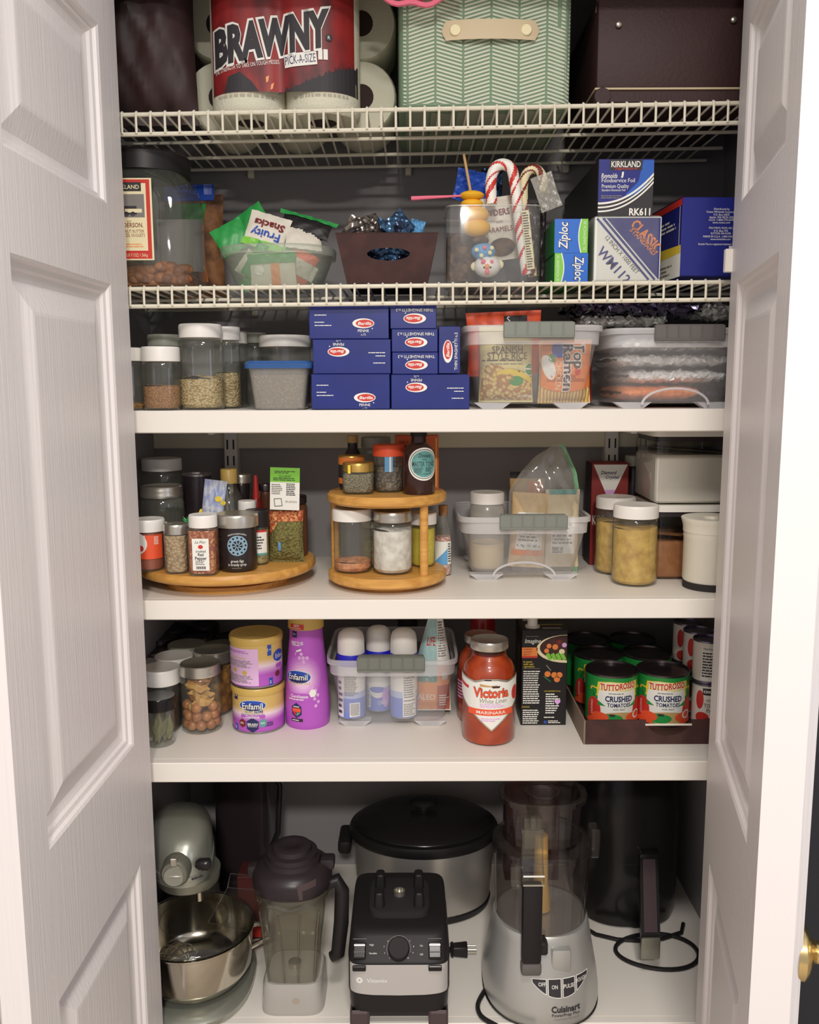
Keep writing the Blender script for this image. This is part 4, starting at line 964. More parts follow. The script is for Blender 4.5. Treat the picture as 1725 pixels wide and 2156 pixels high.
# clear tub of foil bags
t2, cx, w, h = bin_(1283, 1592, 690, 862, ZA, YT, .30, 'clear tub of silver foil bags at the right end of the pasta shelf', (1378, 1526), arch=True, taper=.88, hdark=True)
def lying(xl, xr, pt, pb, yy, m, lab, seed, name='foil_bag', cat='bag', rz=0, dep=.2, tilt=0, cr=.0022, dec=None, grp='foil bags in and on the right clear tub'):
    "a filled bag lying flat: its long edge faces the room"
    a, b = at(xl, (pt+pb)/2, yy), at(xr, (pt+pb)/2, yy); w = b.x-a.x; k = ppm(yy, 1.45); th = (pb-pt)/k*.84
    rr = random.Random(seed); ph = [rr.random()*9 for _ in range(6)]; M = MB()
    def fn(u, v):
        A = PI*(1.5-2*v) ; c, q = math.cos(A), math.sin(A); e = .75
        f = (1-abs(2*u-1)**6)**.5; n = cr*(math.sin(u*33+ph[0]+v*9)*math.sin(v*31+ph[1]+u*6)+.7*math.sin(u*71+ph[2]+v*14)*math.sin(v*47+ph[3])+.4*math.sin(u*120+v*60+ph[4]))
        rz_ = th/2*(.25+.75*f)+n*.8
        return ((u-.5)*w, dep/2+math.copysign(abs(c)**e, c)*(dep/2*(.9+.1*f)+n*.8), math.copysign(abs(q)**e, q)*rz_)
    if m.startswith('foil'):
        jt = {}
        def fj(u, v):
            k = (round(u*40), round(v*26) % 26 if 0 < u < 1 else 0)
            if k not in jt: jt[k] = [(rr.random()-.5)*2 for _ in range(3)]
            q = fn(u, v); w_ = cr*1.1; return (q[0]+jt[k][0]*w_, q[1]+jt[k][1]*w_, q[2]+jt[k][2]*w_*.8)
        M.grid(fj, 40, 26, m, False)
    else: M.grid(fn, 64, 44, m)
    return solo(M, name, lab, cat, ((a.x+b.x)/2, yy, (a.z+b.z)/2), 0, grp, (0, -tilt, rz))
lying(1315, 1545, 708, 742, .080, 'foil_soft', 'uppermost silver bag lying inside the right clear tub', 31)
lying(1305, 1545, 742, 774, .080, 'foil', 'second silver bag from the top inside the right clear tub', 32)
lying(1325, 1535, 774, 810, .080, 'foil_soft', 'wide pale silver bag above the orange bag in the tub', 33)
lying(1312, 1478, 808, 846, .080, 'orange', 'orange foil bag at the bottom of the right clear tub', 34, cr=.0015)
lying(1482, 1545, 814, 844, .080, 'foil_dark', 'dark folded bag at the bottom right of the tub', 36)
lying(1222, 1412, 660, 684, .16, 'foil', 'crinkled silver bag end spilling left over the tub rim', 37, dep=.12, cr=.004)
lying(1215, 1480, 632, 658, .10, 'foil_dark', 'shiny dark blue bag lying on top of the foil bag tub', 38, dep=.2, cr=.005, tilt=-.03)
lying(1486, 1580, 640, 664, .14, 'foil', 'bright silver bag on top of the tub near the right door', 39, dep=.12, cr=.005, tilt=-.05)
# ================================================ shelf B: turntables, baking
def JB(xl, xr, pt, pb, label, z=ZB, y=None, **k): return jar(free(xl, xr, pt, pb, z, y, 1.12 if k.get('n', 2) > 3 else 1), z, label, **k)
# large turntable
zt = ZB+.040; fr = onz(480, 1214, zt); rT = 183/ppm(fr.y+.16, zt); cT = Vector((at(480, 1170, fr.y+rT).x, fr.y+rT))
t = thing('turntable', 'large round bamboo turntable crowded with spice jars', 'turntable', (cT.x, cT.y, ZB))
MB().loft([(.022, rT-.006, rT-.006), (.024, rT-.002, rT-.002), (.028, rT, rT), (.035, rT, rT), (.039, rT-.003, rT-.003), (.040, rT-.008, rT-.008)], 'bamboo', 64).build('disc', t)
MB().loft([(0, rT*.72, rT*.72), (.010, rT*.72, rT*.72)], 'bamboo', 48).loft([(.010, .06, .06), (.0225, .06, .06)], 'tin', 32).build('base', t)
G = 'spices on the large bamboo turntable'
lab = Dec().rect(-.03, .022, .03, .062, 'orange_red', 1).ell(-.014, .048, .017, .018, 'white_ink', 2).rect(-.035, .05, .0, .062, 'white_ink', 2).ell(-.008, .040, .005, .005, 'red', 3).bars(.014, .046, .024, .06, 5, 'white_ink', 2)
JB(286, 345, 1096, 1205, 'spice bottle with white cap and red label at the left edge of the turntable', zt, name='spice_bottle', cat='bottle', group=G, lh=.020, neck=.97, sh=.06, fill=('paprika', 1.0), dec=lab)
JB(349, 397, 1106, 1210, 'small jar of beige nuts with a brushed metal lid', zt, group=G, lid='silver', lh=.016, neck=.93, sh=.05, n=3.2, fill=('nuts', .98, .002))
lab = Dec().rect(-.0135, .010, .0135, .0625, 'white_ink', 1).text('La Flor', 0, .057, .0045, 'ink', .018, 0, 3, 0, .3).ell(0, .049, .004, .0032, 'red', 3).text('crushed', 0, .042, .0042, 'ink', .016, 0, 3, .01).text('Red', 0, .0365, .0050, 'ink', .009, 0, 3, .02).text('Pepper', 0, .0305, .0055, 'ink', .019, 0, 3, .02).bars(-.009, .019, .009, .027, 3, 'grey_ink', 3)
for i in range(9): lab.rect(-.008+i*.0018, .0125, -.008+i*.0018+.0009*(1+i % 2*.5), .017, 'ink', 3)
JB(400, 459, 1087, 1214, 'square bottle of red pepper flakes with white cap and label', zt, name='spice_bottle', cat='bottle', group=G, lh=.020, neck=.86, sh=.1, n=5, fill=('chili', 1.0), dec=lab)
mat('fig_print', (128, 158, 176), .5)
lab = Dec(); fz = .046
for k_, (r1, r2) in enumerate(((.0150, .0168), (.0085, .0105))): lab.ring(.006, fz, r1, r2, 'fig_print', 1, 30)
for i in range(12): a = i*PI/6; lab.ring(.006+.0132*math.cos(a), fz+.0132*math.sin(a), .0018, .0038, 'fig_print', 2, 10)
for i in range(8): a = i*PI/4; lab.strip([(.006+.002*math.cos(a), fz+.002*math.sin(a)), (.006+.0085*math.cos(a+.2), fz+.0085*math.sin(a+.2))], .0016, 'fig_print', 2)
lab.text('BABYLONSTOREN', .006, .066, .0026, 'white_ink', .030, 0, 2, 0, 0, lambda x: -x*x*14).text('green figs', .005, .0205, .0048, 'white_ink', .021, 0, 2).text('in brandy syrup', .005, .0145, .0045, 'white_ink', .030, 0, 2).bars(-.004, .0075, .014, .0095, 1, 'grey_ink', 2)
JB(460, 541, 1086, 1207, 'black jar of figs with wide silver lid and blue rosette', zt, group=G, lid='silver', lh=.021, neck=1.0, sh=.04, body='fig', dec=lab)
mat('split_pea', (170, 160, 106), .8, c2=(120, 112, 66), scale=200, bump=.5)
lab = Dec().rect(-.02, .022, .02, .058, 'white_ink', 1).rect(-.02, .058, .02, .062, 'red', 1).rect(-.02, .018, .02, .022, 'teal', 1).bars(-.002, .028, .014, .052, 5, 'ink', 2)
JB(520, 566, 1076, 1196, 'spice bottle with black cap and white label between figs and herb bag', zt, name='spice_bottle', cat='bottle', group=G, lid='black', lh=.028, neck=.92, sh=.06, fill=('split_pea', .9), dec=lab)
# herb bag with header card
p = onz(600, 1190, zt); x, y, w, h = pb_(562, 637, 1078, 1188, zt); kk = ppm(p.y, zt+.05)
t = thing('herb_bag', 'clear bag of dried herbs with green and white header card', 'bag', (x, y+.02, zt))
d = Dec().rect(-w/2, h*.80, w/2, h, 'chili', 1).poly([(-w/2, h*.5), (-w*.2, h*.78), (-w/2, h*.8)], 'chili', 1).rect(-.013, .022, -.008, .038, 'sky', 2)
pouch(w, h, .034, 'herbs', d, 41, .0012).build('bag', t)
hc0, hc1 = at(566, 1075, y).z-zt, at(600, 985, y).z-zt; cwx = 62/kk
M = MB().box(-cwx/2, cwx/2, -.0006, 0, 0, hc1-hc0, 'white_ink'); H = hc1-hc0
D = Dec().rect(-cwx/2, H*.66, cwx/2, H, 'lime', 1).text('"AGUIRRE"', 0, H*.80, .0042, 'ink', .022, 0, 2).bars(-cwx*.4, H*.69, cwx*.4, H*.77, 2, 'ink', 2).bars(-cwx*.35, H*.86, cwx*.35, H*.93, 2, 'ink', 2).bars(-cwx*.45, H*.36, -cwx*.06, H*.62, 6, 'grey_ink', 2).bars(cwx*.05, H*.34, cwx*.44, H*.64, 7, 'ink', 2).text('SPLENDA', cwx*.22, H*.2, .0035, 'grey_ink', .02, 0, 2)
D.strip([(-cwx*.33, H*.08), (-cwx*.36, H*.26), (-cwx*.12, H*.27), (-cwx*.08, H*.1), (-cwx*.33, H*.08)], .001, 'ink', 2).onto(M, pl((0, -.0008, 0), (1, 0, 0), (0, 0, 1), (0, -1, 0)))
M.build('header_card', t, (0, -.012, hc0), (.05, .04, .03))
mat('brown_glass', (96, 62, 44), .2)
JB(596, 648, 1046, 1170, 'brown filled jar with dark lid behind the herb bag', zt, cT.y-.0, group=G, lid='dark_tin', lh=.014, body='brown_glass', neck=.8)
JB(297, 388, 1027, 1122, 'empty clear mason jar with silver lid at the left of the turntable', zt, cT.y-.035, group=G, lid='silver', lh=.020, top='ring', neck=.86, sh=.2)
JB(302, 384, 968, 1100, 'clear jar with pale lid standing tall at the back left', zt, cT.y+.05, group=G, lid='lid_white', lh=.022, neck=.9, sh=.2)
lab = Dec().rect(-.03, .02, .03, .05, 'grey_ink', 1).rect(-.02, .022, -.004, .048, 'white_ink', 2).bars(.004, .024, .024, .046, 5, 'white_ink', 2)
x_, y_, r_, h_ = free(387, 446, 999, 1090, zt, cT.y+.03); can((x_, y_, r_, h_), zt, 'small tin with dark label at the back of the turntable', 'food_tin', 'plum_black', lab, cat='tin', group=G)
x, y, w, h = pb_(398, 458, 1012, 1110, zt, cT.y-.06)
mat('pearl_bag', (142, 152, 186), .4, c2=(176, 182, 196), scale=60)
d = Dec().ell(.009, h*.78, .006, .005, 'yellow', 2).ell(-.02, h*.6, .004, .006, 'yellow', 2).ell(.018, h*.74, .004, .004, 'yellow', 2).text('PEARLS', -.004, h*.66, .006, 'white_ink', .026, 0, 2).bars(-.02, h*.46, .012, h*.5, 1, 'navy', 2).text('Pearl', -.004, h*.2, .012, 'white_ink', .034, 0, 2)
solo(pouch(w*.8, h, .012, 'pearl_bag', d, 44, .0012), 'sprinkle_packet', 'crumpled blue packet of sugar pearls standing on the turntable', 'packet', (x, y+.01, zt), 0, G, (-.12, .12, 0))
M = MB()
for i in range(7): a = i*.9; M.add([(0, 0, .0), (.012*math.cos(a), .006*math.sin(a), .016+.004*math.sin(i*3)), (.004*math.cos(a+1.6), .003, .010)], [[0, 1, 2]], 'green')
q = at(398, 1104, cT.y-.075); solo(M, 'plastic_leaf', 'bright green plastic leaf tuft between nut jar and pepper bottle', 'decoration', (q.x, q.y, q.z-.004), 0, G)
q = onz(349, 1180, zt); x_, y_, r_, h_ = free(338, 358, 1099, 1195, zt, cT.y-.085)
t = thing('squeeze_bottle', 'small bottle with rounded pale cap behind the red label bottle', 'bottle', (x_, y_, zt), 0, G)
MB().loft([(0, r_, r_), (h_*.75, r_, r_)], 'sand_pack', 20).build('body', t); MB().ball((0, 0, h_*.9), r_*.95, 'cream', 14, (1, 1, 1)).build('cap', t)
# clear bottle with tan cap
x_, y_, r_, h_ = free(452, 516, 990, 1140, zt, cT.y-.02); t = thing('honey_bottle', 'round shouldered clear bottle with tan cap and pink label', 'bottle', (x_, y_, zt), 0, G)
MB().loft([(0, r_*.95, r_*.95), (.004, r_, r_), (h_*.42, r_, r_), (h_*.52, r_*.98, r_*.98), (h_*.65, r_*.85, r_*.85), (h_*.75, r_*.62, r_*.62), (h_*.8, r_*.5, r_*.5), (h_*.86, r_*.48, r_*.48)], 'glass', 32, True, False).build('bottle_body', t)
o = MB().loft([(.003, r_*.94, r_*.94), (h_*.44, r_*.96, r_*.96), (h_*.445, r_*.9, r_*.9)], 'flour', 28).build('contents', t)
MB().loft([(h_*.84, r_*.54, r_*.54), (h_*.99, r_*.54, r_*.54), (h_, r_*.5, r_*.5)], 'gold_plastic', 28).build('cap', t)
M = MB(); Dec().rect(-r_*1.5, h_*.12, r_*1.5, h_*.36, 'magenta', 1).rect(-r_*1.5, h_*.36, r_*1.5, h_*.39, 'white_ink', 1).onto(M, cyl(r_), .005); M.build('label', t)
JB(492, 527, 1000, 1095, 'dark jar with ridged silver lid behind the tan capped bottle', zt, cT.y+.06, group=G, lid='silver', lh=.016, top='ring', body='fig', neck=.95)
JB(505, 537, 1056, 1130, 'short bottle with plain white cap behind the fig jar', zt, cT.y-.03, group=G, lh=.02, neck=.9, body='sand_pack', name='spice_bottle', cat='bottle')
x_, y_, r_, h_ = free(527, 552, 1002, 1095, zt, cT.y+.05); t = thing('sauce_bottle', 'bottle with pointed red cap at the back of the turntable', 'bottle', (x_, y_, zt), 0, G)
MB().loft([(0, r_, r_), (h_*.6, r_, r_), (h_*.7, r_*.7, r_*.7)], 'hot_red', 20).build('body', t); MB().loft([(h_*.68, r_*.62, r_*.62), (h_*.8, r_*.5, r_*.5), (h_, r_*.28, r_*.28)], 'red', 20).build('cap', t)
JB(548, 572, 1020, 1100, 'dim brown jar at the very back between red cap and header card', zt, cT.y+.075, group=G, lid='dark_tin', lh=.012, body='brown_glass')
# two tier turntable
z1 = ZB+.028; fr = onz(816, 1222, z1); r1 = 124/ppm(fr.y+.1, z1); c1 = Vector((at(816, 1190, fr.y+r1).x, fr.y+r1))
zU = at(822, 1049, c1.y-r1).z+.0
t = thing('tiered_turntable', 'two tier bamboo turntable with jars on both levels', 'turntable', (c1.x, c1.y, ZB)); uz = zU-ZB
def disc(a, nm, r): return MB().loft([(a-.018, r-.005, r-.005), (a-.014, r, r), (a-.004, r, r), (a, r-.004, r-.004)], 'bamboo', 56).build(nm, t)
disc(.028, 'lower_disc', r1); disc(uz, 'upper_disc', r1*1.0)
MB().loft([(0, r1*.7, r1*.7), (.0105, r1*.7, r1*.7)], 'bamboo', 40).build('base', t)
for px, yy in ((706, .12), (893, -.62), (858, .75)):
    yy = c1.y+yy*r1*.98; q = at(px, 1120, yy); dx = q.x-c1.x
    lim = math.sqrt(max(0, (r1*.93)**2-(yy-c1.y)**2)); dx = max(-lim, min(lim, dx))
    MB().loft([(.026, .0072, .0072, 2, dx, yy-c1.y), (uz-.016, .0072, .0072, 2, dx, yy-c1.y)], 'bamboo', 16).build('post', t)
G = 'jars on the two tier turntable'
JB(703, 783, 1075, 1210, 'large clear jar with white lid and a little orange salt', z1, group=G, fill=('salt_pink', .24, .0018), lh=.020, neck=.95, sh=.14)
JB(785, 869, 1080, 1213, 'mason jar full of white cotton like flakes with silver band', z1, group=G, lid='silver', top='ring', fill=('cotton', .96, .004), lh=.018, neck=.86, sh=.16)
JB(864, 917, 1082, 1196, 'yellow mustard filled jar with white lid behind the right post', z1, group=G, fill=('mustard', .95, .001), lh=.020, neck=.94, sh=.1)
JB(764, 806, 1098, 1190, 'greenish jar in the gap behind the two mason jars', z1, c1.y-.02, group=G, lid='lid_grey', fill=('herbs', .8), lh=.012)
t = None
x_, y_, r_, h_ = pc(913, 951, 1078, 1190, ZB, max(c1.y-.02, fr.y+.085))
while math.hypot(x_-c1.x, y_-c1.y) < r1+r_+.001: y_ += .002; x_ = at(933, 1130, y_).x
t = thing('cork_bottle', 'cork stoppered bottle of sprinkles with blue and white label', 'bottle', (x_, y_, ZB))
MB().loft([(0, r_*.92, r_*.92), (.004, r_, r_), (h_*.60, r_, r_), (h_*.72, r_*.72, r_*.72), (h_*.80, r_*.55, r_*.55), (h_*.90, r_*.55, r_*.55)], 'glass', 28, True, False).build('bottle_body', t)
mat('sprinkles', (210, 200, 190), .5, c2=(190, 70, 60), tex='cell', scale=300, lo=.3, hi=.9)
MB().loft([(.003, r_*.93, r_*.93), (h_*.56, r_*.93, r_*.93)], 'sprinkles', 24).build('contents', t)
MB().loft([(h_*.85, r_*.48, r_*.48), (h_, r_*.54, r_*.54)], 'cork', 20).build('stopper', t)
M = MB(); Dec().rect(-r_*1.1, h_*.17, r_*1.1, h_*.50, 'white_ink', 1).poly([(-r_*1.1, h_*.17), (r_*.5, h_*.17), (r_*.5, h_*.40), (-r_*1.1, h_*.2)], 'sky', 2).bars(r_*.55, h_*.2, r_*1.05, h_*.48, 8, 'ink', 2).onto(M, cyl(r_), .004); M.build('label', t)
JB(722, 788, 976, 1042, 'square jar of dried mint leaves with gold lid, upper tier front left', zU, group=G, lid='gold', lh=.015, n=5, neck=.88, sh=.12, fill=('mint', .97, .002), dec=Dec().rect(-.016, .036, -.0115, .050, 'yellow', 1))
lab = Dec().rect(-.03, .012, .03, .058, 'ink', 1).rect(-.03, .045, .03, .058, 'orange', 2).rect(-.03, .012, .03, .022, 'orange', 2)
JB(714, 768, 960, 1032, 'gold lidded dark jar with orange band behind the mint jar', zU, c1.y-.035, group=G, lid='gold', lh=.014, body='plum_black', dec=lab)
JB(788, 849, 938, 1044, 'jar of dried mushrooms with a red lid on the upper tier', zU, group=G, lid='orange_red', lh=.019, n=3, neck=.95, sh=.06, fill=('mushroom', .72, .006), dec=Dec().rect(-.006, .036, .008, .068, 'sky', 1).rect(.002, .036, .005, .068, 'white_ink', 2))
def bottle(P, z, label, m, neck, capm, nh=.3, caph=.1, dec=None, group=None, name='bottle', sh=.5):
    x, y, r, h = P; t = thing(name, label, 'bottle', (x, y, z), 0, group); hs = h*(1-nh)
    MB().loft([(0, r*.95, r*.95), (.004, r, r), (hs*.92, r, r), (hs*.98, r*.95, r*.95), (hs+(h*nh)*.22, r*.72, r*.72), (hs+h*nh*.4, neck, neck), (h*(1-caph), neck, neck)], m, 32).build('bottle_body', t)
    MB().loft([(h*(1-caph), neck*1.12, neck*1.12), (h*.995, neck*1.12, neck*1.12), (h, neck*1.02, neck*1.02)], capm, 24).build('cap', t)
    if dec: M = MB(); dec.onto(M, cyl(r+.0003), r*.14); M.build('label', t)
    return t
P = free(848, 916, 905, 1043, zU); P = (P[0], P[1], P[2], ZA-.050-zU)
P2 = (P[0], P[1], P[2], at(880, 880, P[1]-P[2]).z-zU)
lab = Dec(); q = .052; kx = .0275
lab.ell(.009, q, kx, kx, 'white_ink', 1, 40).ring(.009, q, kx*.86, kx*.90, 'ink', 2, 40).ell(.009, q, kx*.80, kx*.80, 'teal', 2, 36)
lab.text('Dovans', .010, q+.0145, .0070, 'ink', .021, 0, 3, .01, .2).text('- MERI -', .009, q+.0075, .003, 'ink', .014, 0, 3).text('MASTER TONIC', .009, q+.0005, .0085, 'ink', .040, 0, 3, .01).bars(-.008, q-.014, .008, q-.005, 5, 'ink', 3).bars(.011, q-.013, .024, q-.005, 4, 'ink', 3).text('TRIPLE COMPOUND', .009, q-.0165, .003, 'ink', .026, 0, 3, 0, 0, lambda x: x*x*10)
P = (P[0], P[1], P[2], min(P2[3], ZA-.038-zU))
bottle(P, zU, 'dark amber bottle with round pale label on the upper tier', 'amber_dark', P[2]*.46, 'black', .30, .08, lab, G, 'tonic_bottle')
x_, y_, r_, h_ = free(722, 764, 918, 1020, zU, c1.y-.01); bottle((x_, y_, r_, h_), zU, 'dark bottle with pale cap at the back left of the upper tier', 'plum_black', r_*.5, 'kraft', .42, .14, None, G, 'extract_bottle')
JB(760, 824, 922, 1010, 'grey lidded clear jar at the back of the upper tier', zU, c1.y+.01, group=G, lid='lid_grey', lh=.018, neck=.85, body=None, fill=('flour', .3))
x, y, w, h = pb_(832, 924, 917, 1035, zU, c1.y+.015); y0 = y
d = Dec().text('FIRST AID', w*.3, h*.88, .005, 'dark_red', .03, 0, 2).bars(w*.1, h*.78, w*.5, h*.83, 1, 'dark_red', 2).rect(w*.93, h*.05, w*.95, h*.95, 'yellow', 2)
mat('orange_box', (190, 92, 50), .6); h = min(h, ZA-.038-zU)
solo(carton(w, .03, h, 'orange_box', d), 'tea_box', 'thin orange box behind the amber bottle on the upper tier', 'box', (x, y0, zU), 0, G)
# clear tub with jar and zip bag
YT = onz(1110, 1226, ZB).y
t3, cx3, w3, h3 = bin_(966, 1252, 1090, 1232, ZB, YT, .22, 'clear tub with a jar and zip bag on the turntable shelf', (1052, 1195), arch=True, taper=.86, hh=.024)
yj = YT+.034
P = pc(988, 1062, 1040, 1222, ZB+.012, yj); mat('tan_meal', (206, 180, 120), .9)
jar(P, ZB+.012, 'white lidded jar of pale meal inside the clear tub', fill=('tan_meal', .52, .002), lh=.020, neck=.86, sh=.24, glass='film_milky')
x, y, w, h = pb_(1072, 1150, 1040, 1200, ZB+.012, yj+.02)
d = Dec().rect(-.024, h*.25, .026, h*.75, 'white_ink', 1).text('Nutrition Facts', 0, h*.30, .006, 'ink', .044, 180, 2, .01).bars(-.02, h*.36, .022, h*.72, 8, 'grey_ink', 2).rect(-.03, h*.17, .03, h*.245, 'orange', 1)
mat('nut_bag', (208, 178, 132), .6)
solo(pouch(w, h, .035, 'nut_bag', d, 51, .001), 'baking_bag', 'tan bag with upside down nutrition panel inside the clear tub', 'bag', (x, y+.02, ZB+.012), 0, None, (0, .06, 0))
x, y, w, h = pb_(1075, 1150, 995, 1190, ZB+.012, yj+.075)
solo(pouch(w, h, .04, 'kraft', Dec().rect(-w/2, h*.93, w/2, h, 'ink', 1).ell(0, h*.55, .008, .005, 'dark_red', 2).rect(.0, h*.5, .03, h*.9, 'orange', 1), 52, .001), 'baking_bag', 'kraft and orange bag behind the zip bag in the tub', 'bag', (x, y+.02, ZB+.012))
# zip bag
x, y, w, h = pb_(1142, 1230, 960, 1215, ZB+.012, yj+.012); cxz = x
t = thing('zip_bag', 'clear zip bag with green seal leaning out of the tub', 'bag', (x, y+.035, ZB+.014))
pw = w*1.0
M = MB(); kk = ppm(y, ZB+.1); X = lambda px: (px-1186)/kk; Zq = lambda py: at(1186, py, y).z-ZB-.012
outl = [(X(1085), X(1225), Zq(1215)), (X(1080), X(1225), Zq(1150)), (X(1075), X(1226), Zq(1090)), (X(1076), X(1226), Zq(1040)), (X(1100), X(1219), Zq(1000)), (X(1128), X(1204), Zq(968)), (X(1172), X(1192), Zq(940))]
def ob(v):
    f = v*(len(outl)-1); i = min(len(outl)-2, int(f)); s = f-i; return [outl[i][k]*(1-s)+outl[i+1][k]*s for k in range(3)]
for sg in (-1, 1):
    def fz(a, b, sg=sg):
        l, r, zz = ob(b); bul = (1-abs(2*a-1)**2.5)*(1-b**3)*.022+.0035*math.sin(a*17+b*8)*math.sin(b*19+a*6); return (l+(r-l)*a, sg*bul*(.8 if sg > 0 else 1)-.003, zz)
    M.grid(fz, 22, 26, 'film_milky' if sg > 0 else 'film')
M.build('film', t)
Z_ = MB(); n = 26; vs = []
for i in range(n+1):
    l, r, zz = ob(i/n); vs += [(r-.008, -.005, zz), (r, -.004, zz)]
Z_.add(vs, [[2*i, 2*i+1, 2*i+3, 2*i+2] for i in range(n)], 'zip_green' if 'zip_green' in MATS else (mat('zip_green', (118, 176, 132), .5) and 'zip_green'))
Z_.build('zip_strip', t)
x, y, w, h = pb_(1150, 1222, 1032, 1205, ZB+.012, yj+.03)
d = Dec().rect(-w*.36, h*.18, w*.36, h*.66, 'white_ink', 1).bars(-w*.32, h*.3, w*.3, h*.63, 7, 'grey_ink', 2).rect(-w*.32, h*.19, w*.02, h*.27, 'grey_ink', 2).text('LAND', -w*.15, h*.23, .006, 'white_ink', .02, 0, 3).rect(-w*.4, h*.94, w*.4, h, 'teal', 1)
mat('meal_bag', (206, 190, 158), .7)
solo(pouch(w, h, .026, 'meal_bag', d, 53, .001), 'baking_bag', 'pale meal bag with white panel inside the zip bag', 'bag', (x, y+.012, ZB+.012))
# salt box, powders, canisters
ys = .304; x, y, w, h = pb_(1244, 1322, 975, 1175, ZB, ys)
d = Dec().poly([(w*.05, h*.985), (w*.96, h*.985), (w*.5, h*.62)], 'white_ink', 1).text('Diamond', w*.46, h*.91, .007, 'navy', .030, 0, 2, .02, .2).text('Crystal', w*.56, h*.865, .006, 'navy', .026, 0, 2, .02, .2)
d.text('KOSHER', w*.36, h*.45, .019, 'white_ink', w*.62, 0, 2, .01)
d.poly([(w*.36, h*.74), (w*.65, h*.74), (w*.5, h*.62)], 'lilac', 2)
mat('salt_red', (126, 32, 28), .5)
solo(carton(w, .055, h, 'salt_red', d, Dec().rect(0, 0, .055, h, 'ink', 1)), 'salt_box', 'tall dark red salt box with white triangle behind the yellow jars', 'box', (x, y, ZB))
G = 'jars of yellow flakes'
JB(1254, 1336, 1050, 1213, 'yellow flake jar further back, half hidden by its twin', group=G, fill=('yeast', .93, .003), lh=.021, neck=.9, sh=.16)
JB(1290, 1384, 1068, 1238, 'yellow powder jar in front with white lid', group=G, fill=('yeast', .97, .002), lh=.022, neck=.9, sh=.16)
def sqcan(xl, xr, pt, pb, y, z, lab, fm, fl, dp, lw=True):
    x, y, w, h = pb_(xl, xr, pt, pb, z, y); t = thing('square_canister', lab, 'canister', (x, y+dp/2, z), 0, 'clear square canisters')
    MB().loft([(.001, w/2-.002, dp/2-.002, 9), (.004, w/2, dp/2, 9), (h-.02, w/2, dp/2, 9)], 'wall_flour', 56, True, False).build('canister_body', t)
    M = MB(); g = lambda a, b: (-(w/2-.004)+(w-.008)*a, -(dp/2-.004)+(dp-.008)*b, (h-.02)*(fl+.10*(1-a)*(1-b)+.06*b*math.cos(a*2)))
    M.grid(g, 14, 10, fm).box(-w/2+.004, w/2-.004, -dp/2+.003, dp/2-.004, .003, (h-.02)*fl*.97, fm, .004); o = M.build('contents', t); o['kind'] = 'stuff'
    MB().loft([(h-.021, w/2-.003, dp/2-.003, 9), (h-.012, w/2-.003, dp/2-.003, 9)], 'plum_black', 56).build('seal', t)
    MB().loft([(h-.012, w/2+.001, dp/2+.001, 9), (h-.001, w/2+.001, dp/2+.001, 9), (h, w/2-.001, dp/2-.001, 9)], 'lid_white', 56).build('lid', t)
    return h
yb = onz(1440, 1221, ZB).y
hh = sqcan(1375, 1545, 1064, 1221, yb, ZB, 'lower clear square canister with brown sugar', 'cocoa', .62, .15)
sqcan(1378, 1550, 905, 1060, yb, ZB+hh+.0005, 'upper clear square canister of white flour', 'flour', .80, .15)
x, y, r, h = pc(1434, 1560, 1098, 1250, ZB); t = thing('round_canister', 'round white canister with knobbed lid at the right shelf end', 'canister', (x, y, ZB))
mat('canister', (216, 211, 196), .35)
MB().loft([(.012, r*.86, r*.86), (.016, r*.9, r*.9), (h*.72, r*.9, r*.9), (h*.74, r*.92, r*.92), (h*.78, r*.90, r*.90), (h*.80, r*.92, r*.92)], 'canister', 48).build('canister_body', t)
MB().loft([(0, r*.88, r*.88), (.012, r*.88, r*.88)], 'slot', 40).build('foot_ring', t)
MB().loft([(h*.80, r*.93, r*.93), (h*.86, r*.93, r*.93), (h*.92, r*.96, r*.96), (h*.97, r, r), (h*.99, r, r), (h, r*.96, r*.96), (h*.985, r*.6, r*.6)], 'canister', 48).build('lid', t)
MB().loft([(h*.98, r*.28, r*.28), (h*1.02, r*.25, r*.25)], 'canister', 24).build('knob', t)
JB(1316, 1350, 960, 1110, 'dim jar with pale lid behind the salt box and flour', ZB, .32, lid='lid_grey', lh=.02, body='plum_black')
# ================================================ shelf C: jars, formula, sauce, tins
G = 'jars crowded at the left of the tin shelf'
def JC(xl, xr, pt, pb, label, y=None, **k): return jar(free(xl, xr, pt, pb, ZC, y), ZC, label, group=G, **k)
def leaves(t, r, h):
    rr = random.Random(2); M = MB()
    for i in range(9):
        a, b = rr.uniform(-.8, .8)*r, rr.uniform(-.75, .1)*r; ln = h*(.45+.3*rr.random()); tx = rr.uniform(-.5, .5); wd = .006+.004*rr.random()
        a2 = max(-.72*r, min(.72*r, a+tx*ln)); P0, P1 = Vector((a*.8, b, .006)), Vector((a2, b*.8, ln)); mid = (P0+P1)/2; d = (P1-P0).normalized(); s = d.cross(Vector((0, 1, .2))).normalized()*wd
        M.add([P0, mid-s, P1, mid+s, mid+Vector((0, .002, 0))], [[0, 1, 4], [1, 2, 4], [2, 3, 4], [3, 0, 4]], 'bay')
    M.build('bay_leaves', t)
JC(305, 368, 1475, 1577, 'short jar of bay leaves with a glossy black lid at the front left', lid='black_gloss', lh=.022, neck=.97, sh=.08, inner=leaves, lidr=None)
